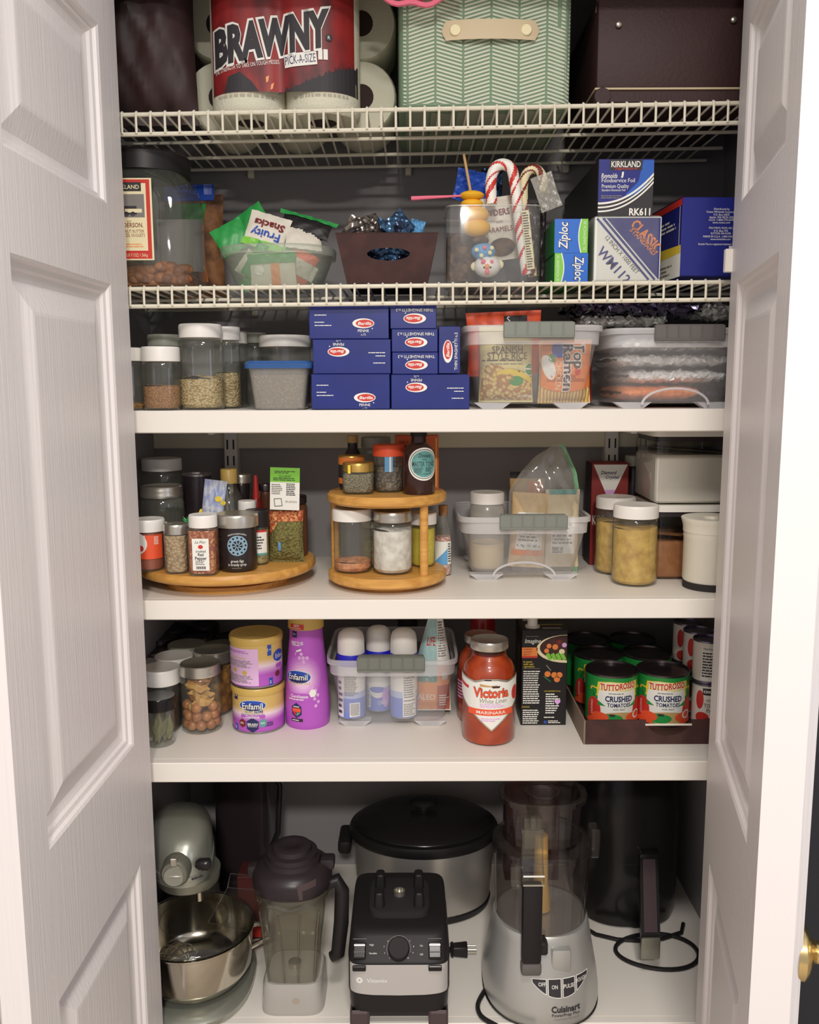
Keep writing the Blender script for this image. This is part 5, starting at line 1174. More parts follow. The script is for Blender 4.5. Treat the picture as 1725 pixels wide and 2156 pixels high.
def mango(t, r, h):
    rr = random.Random(5); M = MB()
    for i in range(13):
        z = h*(.40+.032*i*.9); a = rr.uniform(0, 6); tilt = rr.uniform(-.7, .7); L_ = r*1.25; n = 6
        cx_, cy_ = rr.uniform(-.15, .15)*r, rr.uniform(-.55, -.1)*r
        vs = []
        for k in range(n+1):
            s = k/n-.5; x = cx_+s*L_*math.cos(tilt); zz = z+s*L_*math.sin(tilt)*.8+.003*math.sin(k*2+i); yy = cy_-.2*r*(1-4*s*s)+.002*math.sin(k*3+i); wv = .008*(1-3*s*s)
            vs += [(x, yy, zz-wv), (x, yy-.002, zz+wv)]
        M.add(vs, [[2*k, 2*k+1, 2*k+3, 2*k+2] for k in range(n)], 'dried_pale' if i % 3 else 'dried', True)
    M.build('dried_mango', t)
    for j in range(3):
        q = 9 if j < 2 else 5
        for i in range(q):
            a = 2*PI*i/q+j*.4; rad = r*.68 if j < 2 or i else 0
            MB().ball((rad*math.cos(a), rad*math.sin(a), .014+j*.0165), .0098, 'hazel', 14).build('hazelnut', t)
JC(382, 467, 1408, 1549, 'mason jar of dried mango over hazelnuts with silver band', lid='silver', top='ring', lh=.020, neck=.9, sh=.16, inner=mango)
JC(304, 379, 1416, 1505, 'white lidded dark jar right behind the bay leaf jar', onz(340, 1548, ZC).y, lh=.028, neck=.95, sh=.1, fill=('amber_dark', .75))
JC(412, 490, 1378, 1510, 'silver banded jar of dried orange fruit behind the mango jar', onz(455, 1511, ZC).y, lid='silver', top='ring', lh=.022, neck=.92, sh=.14, fill=('dried', .98, .004))
JC(330, 407, 1391, 1500, 'white lidded jar behind the dark jar at the left', .15, lh=.022, neck=.95, fill=('amber_dark', .8))
JC(274, 330, 1402, 1500, 'white lid edge at the left door behind the bay leaf jar', .10, lh=.02, neck=.95, fill=('amber_dark', .8))
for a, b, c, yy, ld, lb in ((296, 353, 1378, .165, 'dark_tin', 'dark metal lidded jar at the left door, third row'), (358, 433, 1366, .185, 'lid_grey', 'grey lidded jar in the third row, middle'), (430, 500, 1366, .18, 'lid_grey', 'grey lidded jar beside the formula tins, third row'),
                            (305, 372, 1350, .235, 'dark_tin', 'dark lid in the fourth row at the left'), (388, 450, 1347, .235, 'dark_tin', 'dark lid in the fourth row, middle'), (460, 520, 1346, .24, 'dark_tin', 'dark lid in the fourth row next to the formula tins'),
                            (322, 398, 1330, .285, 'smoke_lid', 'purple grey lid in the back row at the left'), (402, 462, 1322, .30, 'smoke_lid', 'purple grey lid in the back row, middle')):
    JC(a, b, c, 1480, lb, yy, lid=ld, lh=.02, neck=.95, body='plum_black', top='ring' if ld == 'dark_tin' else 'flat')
# formula tins
mat('formula_gold', (200, 170, 100), .4)
mat('formula_lav', (214, 176, 214), .4)
for i in range(14):
    f = i/13; A, B, g = ((172, 84, 184), (226, 206, 216), f/.55) if f < .55 else ((226, 206, 216), (200, 170, 100), (f-.55)/.45)
    mat('formula_band_%d' % i, [A[k]+(B[k]-A[k])*g for k in range(3)], .4)
for i in range(7): mat('bottle_glow_%d' % i, [172+(226-172)*i/6, 84+(196-84)*i/6, 184+(222-184)*i/6], .4)
def formula(P, z, lab, a0, side):
    x, y, r, h = P; t = thing('formula_tin', lab, 'tin', (x, y, z), 0, 'purple and gold formula tins')
    M = MB(); n = 48; cols = [(.006, 'purple'), (.34, 'purple'), (.40, 'lilac'), (.50, 'formula_lav'), (.60, 'cream'), (.68, 'formula_gold'), (.88, 'formula_gold')]
    hb = h-.012
    M.loft([(.004, r, r), (hb*.30, r, r)], 'purple', n, False, False)
    for i in range(14): M.loft([(hb*(.30+.028*i), r, r), (hb*(.328+.028*i), r, r)], 'formula_band_%d' % i, n, False, False)
    M.loft([(hb*.692, r, r), (hb, r, r)], 'formula_gold', n, False, False)
    d = Dec(); H = h
    if not side:
        d.rect(-.041, H*.735, -.031, H*.90, 'navy', 1).text('1+', -.036, H*.82, .006, 'white_ink', L=2).rect(.030, H*.86, .038, H*.91, 'white_ink', 1).bars(-.028, H*.845, .018, H*.875, 1, 'ink', 2)
        d.ell(-.001, H*.635, .0255, H*.125, 'white_ink', 1).ell(-.001, H*.635, .0245, H*.115, 'blue', 2).ell(-.001, H*.60, .02, H*.07, 'navy', 3).text('Enfamil', -.001, H*.63, .0115, 'white_ink', .038, 0, 4, .015)
        d.rect(-.016, H*.475, .003, H*.53, 'cream', 2).text('NEURO', -.007, H*.502, .0042, 'ink', .016, 0, 4).rect(.003, H*.475, .018, H*.53, 'navy', 3).text('PRO', .0105, H*.502, .0045, 'white_ink', .012, 0, 4)
        d.rect(-.023, H*.35, .022, H*.425, 'purple', 2).text('Gentlease', -.001, H*.395, .0058, 'white_ink', .025, 0, 4, .01).bars(-.02, H*.355, .02, H*.372, 1, 'white_ink', 4).bars(-.022, H*.435, .022, H*.455, 1, 'grey_ink', 3)
        hx = lambda a, b, q, m, L: d.poly([(a+q*math.cos(PI/6+k*PI/3), b+q*1.12*math.sin(PI/6+k*PI/3)) for k in range(6)], m, L)
        hx(-.001, H*.205, .0125, 'navy', 3); d.text('BRAIN', -.001, H*.225, .0045, 'white_ink', .018, 0, 4, .02).text('BUILDING', -.001, H*.18, .003, 'white_ink', .016, 0, 4)
        hx(-.0205, H*.235, .0075, 'dark_red', 3); hx(.018, H*.24, .0075, 'teal', 3); d.bars(-.025, H*.21, -.016, H*.26, 2, 'white_ink', 4).bars(.0135, H*.22, .0225, H*.265, 2, 'white_ink', 4)
        d.rect(-.040, H*.03, -.032, H*.185, 'blue', 1).bars(-.0385, H*.08, -.0335, H*.15, 2, 'white_ink', 2).bars(.022, H*.15, .040, H*.25, 3, 'navy', 2)
    else:
        d.rect(-.062, H*.06, .011, H*.80, 'formula_lav', 1).bars(-.055, H*.70, .0, H*.76, 2, 'purple', 2).rect(-.045, H*.60, -.012, H*.615, 'formula_gold', 2).bars(-.055, H*.42, .007, H*.57, 6, 'grey_ink', 2).ell(-.036, H*.36, .005, H*.045, 'gold_plastic', 2).ell(-.0145, H*.32, .005, H*.045, 'gold_plastic', 2).bars(-.055, H*.11, .007, H*.27, 6, 'grey_ink', 2)
        d.rect(.028, H*.64, .036, H*.86, 'blue', 1).text('1+', .032, H*.76, .006, 'white_ink', L=2).ell(.054, H*.60, .014, H*.12, 'blue', 1).text('Enfamil', .056, H*.60, .009, 'white_ink', .022, 0, 2).rect(.030, H*.04, .038, H*.19, 'blue', 1).bars(.0315, H*.07, .0365, H*.14, 2, 'white_ink', 2).rect(.046, H*.36, .062, H*.44, 'purple', 2).ell(.05, H*.24, .006, H*.06, 'dark_red', 2)
    d.onto(M, cyl(r, 0, a0), r*.12); M.build('label', t)
    MB().loft([(hb-.001, r+.0012, r+.0012), (hb+.003, r+.002, r+.002), (h-.003, r+.002, r+.002), (h, r, r), (h-.0015, r*.93, r*.93), (h-.002, r*.8, r*.8)], 'gold_plastic', 48).build('lid', t)
    MB().loft([(0, r-.001, r-.001), (.001, r+.0008, r+.0008), (.004, r+.0008, r+.0008)], 'tin', 40).build('bottom_rim', t)
P = free(491, 599, 1452, 1546, ZC); hl = P[3]
formula(P, ZC, 'lower purple and gold formula tin with blue oval badge', -.05, False)
q = at(543, 1448, P[1]-P[2]); formula((P[0]-.001, P[1], P[2]*.99, at(543, 1346, P[1]-P[2]).z-ZC-hl-.001), ZC+hl+.0008, 'upper formula tin with pale instruction panel, stacked on its twin', 0, True)
# tall purple bottle
x, y, r, h = free(600, 693, 1303, 1538, ZC); h = .8; ztop = ZB-.0325-.004
t = thing('formula_bottle', 'tall purple bottle with gold cap, waisted towards the top', 'bottle', (x, y, ZC)); H = ztop-ZC
kk = ppm(y-r, ZC+.1); Zp = lambda py: at(646, py, y-r).z-ZC
prof = [(0, .93), (.004, .985), (.012, 1), (H*.18, 1), (H*.34, .955), (H*.47, .88), (H*.60, .80), (H*.70, .75), (H*.80, .73), (H*.83, .72)]
def rf(v):
    v = max(0, min(prof[-1][0], v))
    for (a, b), (c, e) in zip(prof, prof[1:]):
        if v <= c: return r*(b+(e-b)*(v-a)/(c-a))
    return r*prof[-1][1]
M = MB().loft([(a, r*b, r*b) for a, b in prof], 'purple', 48)
d = Dec(); zz = Zp
for i in range(7): d.ell(-.004, zz(1430), .040-.0042*i, .046-.0052*i, 'bottle_glow_%d' % i, .4+.3*i)
d.ell(-.0135, zz(1428), .0255, .0125, 'white_ink', 3).ell(-.0135, zz(1428), .0245, .0115, 'blue', 4).ell(-.0135, zz(1431), .02, .007, 'navy', 5).text('Enfamil', -.0135, zz(1427), .011, 'white_ink', .038, 0, 6, .015).text('PREMIUM', -.0125, zz(1441), .0052, 'formula_gold', .044, 0, 6)
d.rect(-.036, zz(1477), .013, zz(1461), 'purple', 3).text('Gentlease', -.011, zz(1467), .0062, 'white_ink', .034, 0, 4, .01).bars(-.033, zz(1476), .009, zz(1472), 1, 'white_ink', 4).ell(.0145, zz(1461), .007, .008, 'white_ink', 5, 6)
d.poly([(-.016+.0112*math.cos(PI/6+k*PI/3), zz(1497)+.0145*math.sin(PI/6+k*PI/3)) for k in range(6)], 'navy', 3).rect(-.024, zz(1500), -.008, zz(1492), 'orange_red', 4).poly([(-.024, zz(1501)), (-.0165, zz(1501)), (-.0165, zz(1509))], 'red', 4).poly([(-.0155, zz(1501)), (-.008, zz(1501)), (-.0155, zz(1509))], 'teal', 4).bars(-.022, zz(1491), -.010, zz(1487), 1, 'white_ink', 4).rect(-.027, zz(1520), -.004, zz(1514), 'plum_black', 3).bars(-.025, zz(1519), -.006, zz(1515.5), 1, 'white_ink', 4)
d.text('READY TO USE', -.014, zz(1358), .0058, 'white_ink', .024, 0, 3, .02).bars(-.024, zz(1364.5), -.004, zz(1361.5), 1, 'white_ink', 3).poly([(-.016, zz(1374)), (-.006, zz(1369)), (-.005, zz(1373)), (-.015, zz(1377))], 'white_ink', 3).poly([(-.0175, zz(1378)), (-.016, zz(1378)), (-.0165, zz(1385))], 'white_ink', 3)
for i, (a, b) in enumerate(((-.009, 1388), (-.002, 1388), (.005, 1388), (-.0055, 1380), (-.0015, 1396), (.013, 1450), (.02, 1456), (.024, 1466), (.018, 1473), (.025, 1480), (.020, 1488))): d.poly([(a+.0033*math.cos(PI/6+k*PI/3), zz(b)+.0036*math.sin(PI/6+k*PI/3)) for k in range(6)], 'lilac', 3)
d.rect(-.0245, zz(1347), -.014, zz(1334), 'navy', 3).text('1+', -.019, zz(1340), .005, 'white_ink', L=4)
d.onto(M, cyl(rf, 0, 0), r*.12); M.build('bottle_body', t)
M = MB().loft([(zz(1331), r*.80, r*.80), (H-.002, r*.78, r*.78), (H, r*.75, r*.75)], 'gold_plastic', 40); Dec().rect(-.028, zz(1329), -.0, zz(1318), 'red', 1).text('NEW', -.014, zz(1321), .0045, 'white_ink', .012, 0, 2, .01).bars(-.026, zz(1327.5), -.002, zz(1325), 1, 'white_ink', 2).onto(M, cyl(r*.80), .005)
M.build('cap', t)
# clear tub of spray cans
YT = onz(820, 1538, ZC).y
t4, cx4, w4, h4 = bin_(684, 967, 1392, 1545, ZC, YT, .23, 'clear tub of white capped spray cans', (752, 895), arch=False, taper=.88, hh=.026, hz=.004)
mat('can_blue', (112, 130, 196), .4); mat('can_blue_light', (172, 184, 214), .4)
def spray(xl, xr, pt, yy, lab, kind):
    x, y, r, h = pc(xl, xr, pt+14, 1530, ZC+.012, yy); t = thing('spray_can', lab, 'spray can', (x, y, ZC+.012), 0, 'spray cans in the clear tub')
    hb = h-.066; M = MB()
    for p0, p1, m in ((.02, .40, 'can_blue'), (.40, .52, 'can_blue_light'), (.52, 1, 'white_ink')): M.loft([(hb*p0, r, r), (hb*p1, r, r)], m, 36, False, False)
    d = Dec()
    if kind == 0: d.rect(-.030, .004, -.014, hb*.9, 'white_ink', 1).bars(-.027, hb*.08, -.015, hb*.75, 6, 'ink', 2).bars(-.012, hb*.45, .014, hb*.85, 13, 'grey_ink', 2).rect(-.002, hb*.05, .018, hb*.32, 'white_ink', 1).bars(.0, hb*.08, .016, hb*.30, 8, 'ink', 2, fill=.4, rag=0)
    elif kind == 1: d.ell(-.002, hb*.52, .020, .022, 'white_ink', 1).ell(-.002, hb*.46, .016, .006, 'can_blue', 2).ell(.014, hb*.3, .007, .02, 'lilac', 2).rect(-.026, hb*.08, -.016, hb*.38, 'white_ink', 1).bars(-.025, hb*.1, -.017, hb*.36, 9, 'ink', 2).text('ORIG', .008, hb*.2, .008, 'white_ink', .018, 0, 2).ell(.016, hb*.82, .007, .007, 'navy', 2)
    else: d.rect(-.002, .004, .026, hb*.97, 'white_ink', 1).text('Calories', .011, hb*.80, .006, 'ink', .022, 0, 2, .015).rect(.0, hb*.88, .024, hb*.90, 'ink', 2).bars(.0, hb*.4, .024, hb*.76, 8, 'grey_ink', 2).rect(.0, hb*.345, .024, hb*.36, 'ink', 2).bars(.0, hb*.06, .024, hb*.3, 7, 'grey_ink', 2)
    d.onto(M, cyl(r), .004); M.build('label', t)
    MB().loft([(0, r*.95, r*.95), (hb*.02, r*1.01, r*1.01)], 'silver', 30, True, False).build('bottom_rim', t)
    MB().loft([(hb, r*1.0, r*1.0), (hb+.002, r*1.02, r*1.02), (hb+.020, r*1.02, r*1.02), (hb+.022, r*.99, r*.99)], 'cap_blue' if 'cap_blue' in MATS else (mat('cap_blue', (40, 40, 190), .4) and 'cap_blue'), 36).build('collar', t)
    MB().loft([(hb+.021, r*.985, r*.985), (hb+.045, r*.97, r*.97), (h-.014, r*.93, r*.93), (h-.007, r*.84, r*.84), (h-.002, r*.6, r*.6), (h, r*.25, r*.25)], 'lid_white', 36).build('cap', t)
spray(711, 769, 1318, YT+.022, 'left white capped spray can with nutrition print in the tub', 0)
spray(771, 825, 1311, YT+.060, 'middle spray can standing a little further back in the tub', 1)
spray(822, 879, 1317, YT+.024, 'right spray can with calorie table in the tub', 2)
x, y, w, h = pb_(872, 947, 1306, 1520, ZC+.012, YT+.035)
mat('paleo_teal', (160, 196, 194), .5); mat('paleo_red', (176, 92, 74), .5)
h = min(h, ZB-.045-ZC-.012)
d = Dec().rect(-w*.5, h*.0, w*.1, h*.36, 'peach', 1).rect(w*.1, 0, w*.5, h*.30, 'paleo_red', 1).rect(w*.1, h*.30, w*.5, h*.52, 'peach', 1).rect(-w*.5, h*.36, w*.1, h, 'paleo_teal', 1).rect(w*.1, h*.52, w*.5, h, 'white_ink', 1).bars(w*.13, h*.6, w*.42, h*.95, 14, 'grey_ink', 2)
d.text('PALEO', -w*.26, h*.17, .013, 'white_ink', .040, 0, 3, .01).text('LIFE', -w*.14, h*.76, .016, 'red', .022, 0, 3, .02).bars(w*.16, h*.06, w*.44, h*.2, 5, 'white_ink', 3).rect(w*.24, h*.36, w*.42, h*.44, 'white_ink', 3).poly([(-w*.5, h*.36), (-w*.3, h*.42), (-w*.1, h*.39), (w*.1, h*.41), (w*.1, h*.34), (-w*.5, h*.33)], 'teal', 2)
d.clip(-w/2+.002, .003, w/2-.002, h-.004)
M = pouch(w, h, .05, 'white_ink', d, 61, .0008)
for i, q in enumerate(M.v): f = max(0, q[2]/h-.55)/.45; M.v[i] = (q[0]*(1-.62*f)+.004*f, q[1], q[2])
solo(M, 'baking_mix_pouch', 'tall teal and orange pouch tapering to the top in the spray can tub', 'pouch', (x+.004, y+.034, ZC+.012))
P = pc(838, 880, 1312, 1480, ZC, YT+.245); jar((P[0], P[1], P[2], ZB-.045-ZC), ZC, 'grey capped bottle behind the spray can tub', lid='lid_grey', lh=.03, body='plum_black', neck=.9)
# marinara jars
def marinara(xl, xr, pt, pb, lab, y=None, full=True):
    x, y, r, h = free(xl, xr, pt, pb, ZC, y); t = thing('sauce_jar', lab, 'jar', (x, y, ZC), 0, 'jars of red sauce')
    s0 = h*.80
    pr = [(0, .86), (.003, .95), (.010, 1.0), (s0*.82, 1.0), (s0*.92, .95), (s0*.99, .84), (s0*1.03, .70), (h*.86, .64), (h*.93, .64)]
    MB().loft([(a, r*b, r*b) for a, b in pr], 'glass_clean', 44, True, False).build('glass', t)
    o = MB().loft([(max(.003, a), r*b*.975, r*b*.975) for a, b in pr[:-1]], 'marinara', 44).build('contents', t); o['kind'] = 'stuff'
    MB().loft([(h*.915, r*.70, r*.70), (h*.92, r*.715, r*.715), (h-.003, r*.715, r*.715), (h, r*.69, r*.69), (h-.001, r*.62, r*.62), (h-.0025, r*.56, r*.56)], 'silver', 44).build('lid', t)
    if full:
        Zp = lambda py: at((xl+xr)/2, py, y-r).z-ZC; d = Dec()
        k = 55/.0525
        X = lambda px: (px-1034)/ppm(y-r, ZC+.1)*1.0
        out = [(-.075, Zp(1427)), (-.03, Zp(1436)), (-.012, Zp(1430)), (.012, Zp(1430)), (.03, Zp(1436)), (.075, Zp(1427)), (.075, Zp(1470)), (.042, Zp(1500)), (.001, Zp(1540)), (-.04, Zp(1500)), (-.075, Zp(1470))]
        d.poly(out, 'silver', 1); d.poly([(a*.97, b-(.0035 if b > Zp(1450) else -.003)) for a, b in out], 'white_ink', 2)
        d.outl('Victoria', .0, Zp(1459), .017, 'orange_red', 'dark_red', .064, 0, 3, .02, .03).text('White Linen', .004, Zp(1476), .0085, 'grey_ink', .048, 0, 3, 0, .25).bars(-.02, Zp(1491), .03, Zp(1482), 3, 'lilac', 3)
        d.rect(-.043, Zp(1507), .043, Zp(1494), 'orange_red', 4).text('MARINARA', 0, Zp(1500.5), .0058, 'white_ink', .052, 0, 5, .01).bars(-.018, Zp(1520), .018, Zp(1512), 2, 'lilac', 3)
        d.poly([(-.02, Zp(1447)), (.012, Zp(1447)), (.010, Zp(1443)), (-.002, Zp(1444)), (-.02, Zp(1441))], 'kraft', 3).poly([(.002, Zp(1449)), (.014, Zp(1449)), (.016, Zp(1445)), (.0, Zp(1445))], 'brown_card', 4).rect(-.012, Zp(1434), .0, Zp(1431.5), 'ink', 3)
        d.poly([(-.07, Zp(1443)), (-.042, Zp(1450)), (-.044, Zp(1456)), (-.07, Zp(1450))], 'red', 3).ell(.052, Zp(1466), .011, .013, 'red', 3)
        d.onto(mb := MB(), cyl(r+.0004), r*.1); mb.build('label', t)
    else:
        d = Dec().rect(-.075, h*.22, .04, h*.6, 'dark_red', 1).bars(-.06, h*.28, -.02, h*.5, 6, 'lilac', 2); d.onto(mb := MB(), cyl(r+.0004), r*.1); mb.build('label', t)
marinara(974, 1085, 1361, 1574, 'large jar of red marinara with silver lid and white label in front')
marinara(964, 1060, 1348, 1513, 'second red sauce jar hidden behind the marinara jar', onz(1015, 1536, ZC).y, False)
P = pc(990, 1042, 1310, 1500, ZC, .30); P = (P[0], P[1], P[2], ZB-.045-ZC)
bottle(P, ZC, 'tall red hot sauce bottle behind the sauce jars', 'hot_red', P[2]*.6, 'red', .25, .12, Dec().text('RedHot', 0, P[3]*.62, .010, 'white_ink', .034, 0, 1).bars(-.01, P[3]*.5, .02, P[3]*.55, 1, 'white_ink', 1), None, 'hot_sauce_bottle')
# broth cartons
def broth(xl, xr, pt, pb, lab, y=None, front=True):
    x, y, w, h = pb_(xl, xr, pt, pb, ZC, y); t = thing('broth_carton', lab, 'carton', (x, y, ZC), 0, 'black broth cartons')
    u = lambda px: (px-1098)/96*w; v = lambda py: at(1145, py, y).z-ZC
    d = Dec()
    if front:
        d.bars(u(1106), v(1341), u(1136), v(1338), 1, 'grey_ink', 2).text('Imagine', u(1121), v(1349), .0085, 'white_ink', .029, 0, 2, 0, .25).rect(u(1098.5), v(1385), u(1131), v(1363), 'orange', 2).rect(u(1098.5), v(1385), u(1131), v(1381), 'red', 3).bars(u(1102), v(1368), u(1122), v(1365), 1, 'dark_red', 4).text('CHICKEN', u(1110), v(1372), .0036, 'dark_red', .015, 0, 4).text('BROTH', u(1109), v(1377.5), .0036, 'dark_red', .012, 0, 4)
        for i, tx in enumerate(('It starts', 'with real', 'ingredients')): d.text(tx, u(1111+i*1.5), v(1393+i*5), .0034, 'yellow', .016+i*.002, 0, 2, .01, .25)
        d.rect(u(1102), v(1408), u(1137), v(1407), 'grey_ink', 2).bars(u(1102), v(1482), u(1137), v(1411), 15, 'white_ink', 2, rag=.12).text('NUTRITION', u(1108), v(1488), .0028, 'yellow', .014, 0, 2).bars(u(1102), v(1524), u(1137), v(1493), 7, 'white_ink', 2, rag=.12)
        q = Dec().ell(u(1191), v(1366), .055*w/.085, .0265, 'cream', 2).ell(u(1192), v(1364), .050*w/.085, .0235, 'brown_card', 3)
        for a, b, rr_, m in ((1155, 1360, 5, 'orange'), (1168, 1362, 6, 'orange'), (1150, 1370, 5, 'orange'), (1176, 1352, 5, 'dark_red'), (1182, 1372, 6, 'cream'), (1187, 1358, 5, 'lilac')): q.ell(u(a), v(b), rr_/1130, rr_/1130, m, 4, 14)
        for a in (1152, 1162, 1172, 1182): q.poly([(u(a-4), v(1378)), (u(a+3), v(1374)), (u(a+10), v(1388)), (u(a+3), v(1390))], 'lime', 5)
        q.clip(0, 0, w-.001, h); d.p += q.p
        d.strip([(u(1150), v(1400)), (u(1160), v(1412))], .002, 'grey_ink', 2)
        for a, b in ((1153, 1419), (1167, 1421), (1178, 1421), (1173, 1430)): d.ell(u(a), v(b), .0056, .0056, 'orange', 3, 16)
        d.strip([(u(1145), v(1424)), (u(1160), v(1435))], .0015, 'green', 2).text('OUR COMMITMENT TO YOU:', u(1164), v(1455), .0024, 'yellow', .030, 0, 2).bars(u(1150), v(1503), u(1182), v(1459), 9, 'white_ink', 2, rag=.5).poly([(u(1169), v(1473)), (u(1181), v(1473)), (u(1181), v(1478)), (u(1175), v(1484)), (u(1169), v(1478))], 'lilac', 3).bars(u(1147), v(1512), u(1178), v(1508), 1, 'white_ink', 2).rect(u(1147), v(1523), u(1153), v(1517), 'blue', 2).bars(u(1156), v(1523), u(1186), v(1516), 2, 'white_ink', 2)
    l = Dec().bars(.008, h*.1, .05, h*.8, 16, 'grey_ink', 1)
    carton(w, .064, h, 'black', d, l, Dec().rect(w*.46, .002, w*.86, .016, 'grey_ink', 1).strip([(w*.3, .034), (w*.94, .034)], .003, 'yellow', 1)).build('carton', t)
    cxp = -w*.24
    MB().loft([(h, .0135, .0135, 2, cxp, .020), (h+.003, .0135, .0135, 2, cxp, .020), (h+.0031, .0095, .0095, 2, cxp, .020), (h+.017, .0092, .0092, 2, cxp, .020), (h+.018, .0085, .0085, 2, cxp, .020)], 'lid_white', 24).build('cap', t)
broth(1098, 1194, 1326, 1527, 'front black broth carton with white cap and vegetable picture')
yb2 = onz(1145, 1527, ZC).y+.072
broth(1094, 1182, 1314, 1490, 'second black broth carton right behind the first', yb2, False)
# tomato tins in the brown tray
mat('tomato_green', (38, 138, 62), .35)
def tomato(P, z, lab, a0, dt=True, lidm='dark_tin'):
    x, y, r, h = P; d = Dec(); H = h
    if dt:
        d.poly([(-.031, H*.745), (-.012, H*.775), (.012, H*.755), (.033, H*.775), (.035, H*.60), (.012, H*.575), (-.012, H*.595), (-.033, H*.57)], 'yellow', 2).poly([(-.028, H*.735), (-.010, H*.765), (.012, H*.745), (.029, H*.76), (.029, H*.61), (.012, H*.59), (-.012, H*.605), (-.028, H*.59)], 'cream', 3)
        d.text('TUTTOROSSO', .0005, H*.675, .0125, 'red', .055, 0, 4, .03, 0, lambda x: .0022*math.sin(x*90))
        d.rect(-.031, H*.0, .031, H*.6, 'white_ink', 1).text('CRUSHED', .002, H*.42, .0115, 'navy', .042, 0, 4, .03).text('TOMATOES', .002, H*.29, .0080, 'navy', .036, 0, 4, .02).text('with basil', .002, H*.205, .0038, 'ink', .018, 0, 4, 0, .2).bars(-.014, H*.51, .012, H*.545, 1, 'grey_ink', 3)
        d.ell(.002, 0, .03, H*.14, 'kraft', 2).ell(-.01, 0, .018, H*.10, 'green', 3).rect(-.012, H*.05, -.004, H*.10, 'ink', 4)
        for s in (-1, 1):
            d.ell(s*.038, H*.14, .0125, H*.27, 'red', 4).ell(s*.027, H*.02, .014, H*.10, 'orange_red', 5).poly([(s*.036, H*.42), (s*.046, H*.52), (s*.031, H*.50), (s*.036, H*.55), (s*.041, H*.5)], 'green', 5).poly([(s*.030, H*.36), (s*.018, H*.26), (s*.030, H*.26)], 'green', 5).strip([(s*.032, H*.45), (s*.030, H*.60), (s*.042, H*.62), (s*.044, H*.55)], .003, 'yellow', 3)
        d.text('CALIFORNIA', -.041, H*.19, .0035, 'white_ink', H*.3, 90, 6)
        d.ring(.034, H*.06, .006, .009, 'white_ink', 6, 16)
        d.p = [([(a*1.22, H*.165+b*.93) for a, b in q], m, L) for q, m, L in d.p]
        d.rect(-.038, 0, .038, H*.2, 'green', 1).rect(-.038, H*.12, .038, H*.2, 'kraft', 1)
        for s in (-1, 1): d.ell(s*.044, H*.06, .02, H*.1, 'orange_red', 5)
        d.clip(-.2, .004, .2, H-.004)
    return can(P, z, lab, 'tomato_tin', 'tomato_green', d if dt else None, lidm, 'can', 'green crushed tomato tins in the brown tray', a0)
zt = ZC+.004
P1 = pc(1233, 1341, 1424, 1532, zt); tomato(P1, zt, 'front left crushed tomato tin in the brown tray', .03)
P2 = pc(1343, 1456, 1426, 1540, zt); P2 = (P2[0], P1[1], P1[2], P1[3]); tomato(P2, zt, 'front right crushed tomato tin above the dip of the tray', -.10)
r, h = P1[2], P1[3]; gx = P2[0]-P1[0]
for i in (1, 2):
    tomato((P1[0]-.004*i, P1[1]+i*(2*r+.003), r, h), zt, ('left tomato tin in the second row', 'left tomato tin in the third row')[i-1], 0, i == 1)
    tomato((P2[0]-.004*i, P2[1]+i*(2*r+.003), r, h), zt, ('right tomato tin in the second row', 'right tomato tin in the third row')[i-1], 0, False)
# tray
x0 = at(1232, 1567, onz(1232, 1567, ZC).y).x; yf = onz(1360, 1567, ZC).y; x1 = P2[0]+r+.0615; hT = at(1360, 1516, yf).z-ZC
t = thing('brown_tray', 'dark brown card tray with a rounded dip in its front, holding tomato tins', 'tray', (0, 0, ZC))
cx = at(1408, 1530, yf).x; rd = 48/ppm(yf, ZC+.03); n = 16
top = [(x0, hT)]+[(cx-rd*math.cos(PI*i/n), hT-rd*.72*math.sin(PI*i/n)) for i in range(n+1)]+[(x1, hT)]
M = MB()
for a, b in zip(top, top[1:]): M.add([(a[0], yf, 0), (b[0], yf, 0), (b[0], yf, b[1]), (a[0], yf, a[1]), (a[0], yf+.003, 0), (b[0], yf+.003, 0), (b[0], yf+.003, b[1]), (a[0], yf+.003, a[1])], [[0, 1, 2, 3], [4, 5, 6, 7], [3, 2, 6, 7]], 'brown_card')
M.build('front_panel', t)
MB().box(cx-rd*1.02, cx+rd*1.02, yf-.0008, yf-.0002, hT-.010, hT-.0065, 'sand_pack').build('card_edge', t)
MB().box(x0-.003, x0, yf, .46, 0, hT*.98, 'brown_edge').build('side_panel', t); MB().box(x1, x1+.003, yf, .46, 0, hT*.98, 'brown_card').build('side_panel', t)
MB().box(x0, x1, yf+.003, .46, .0005, .0035, 'brown_card').build('base', t)
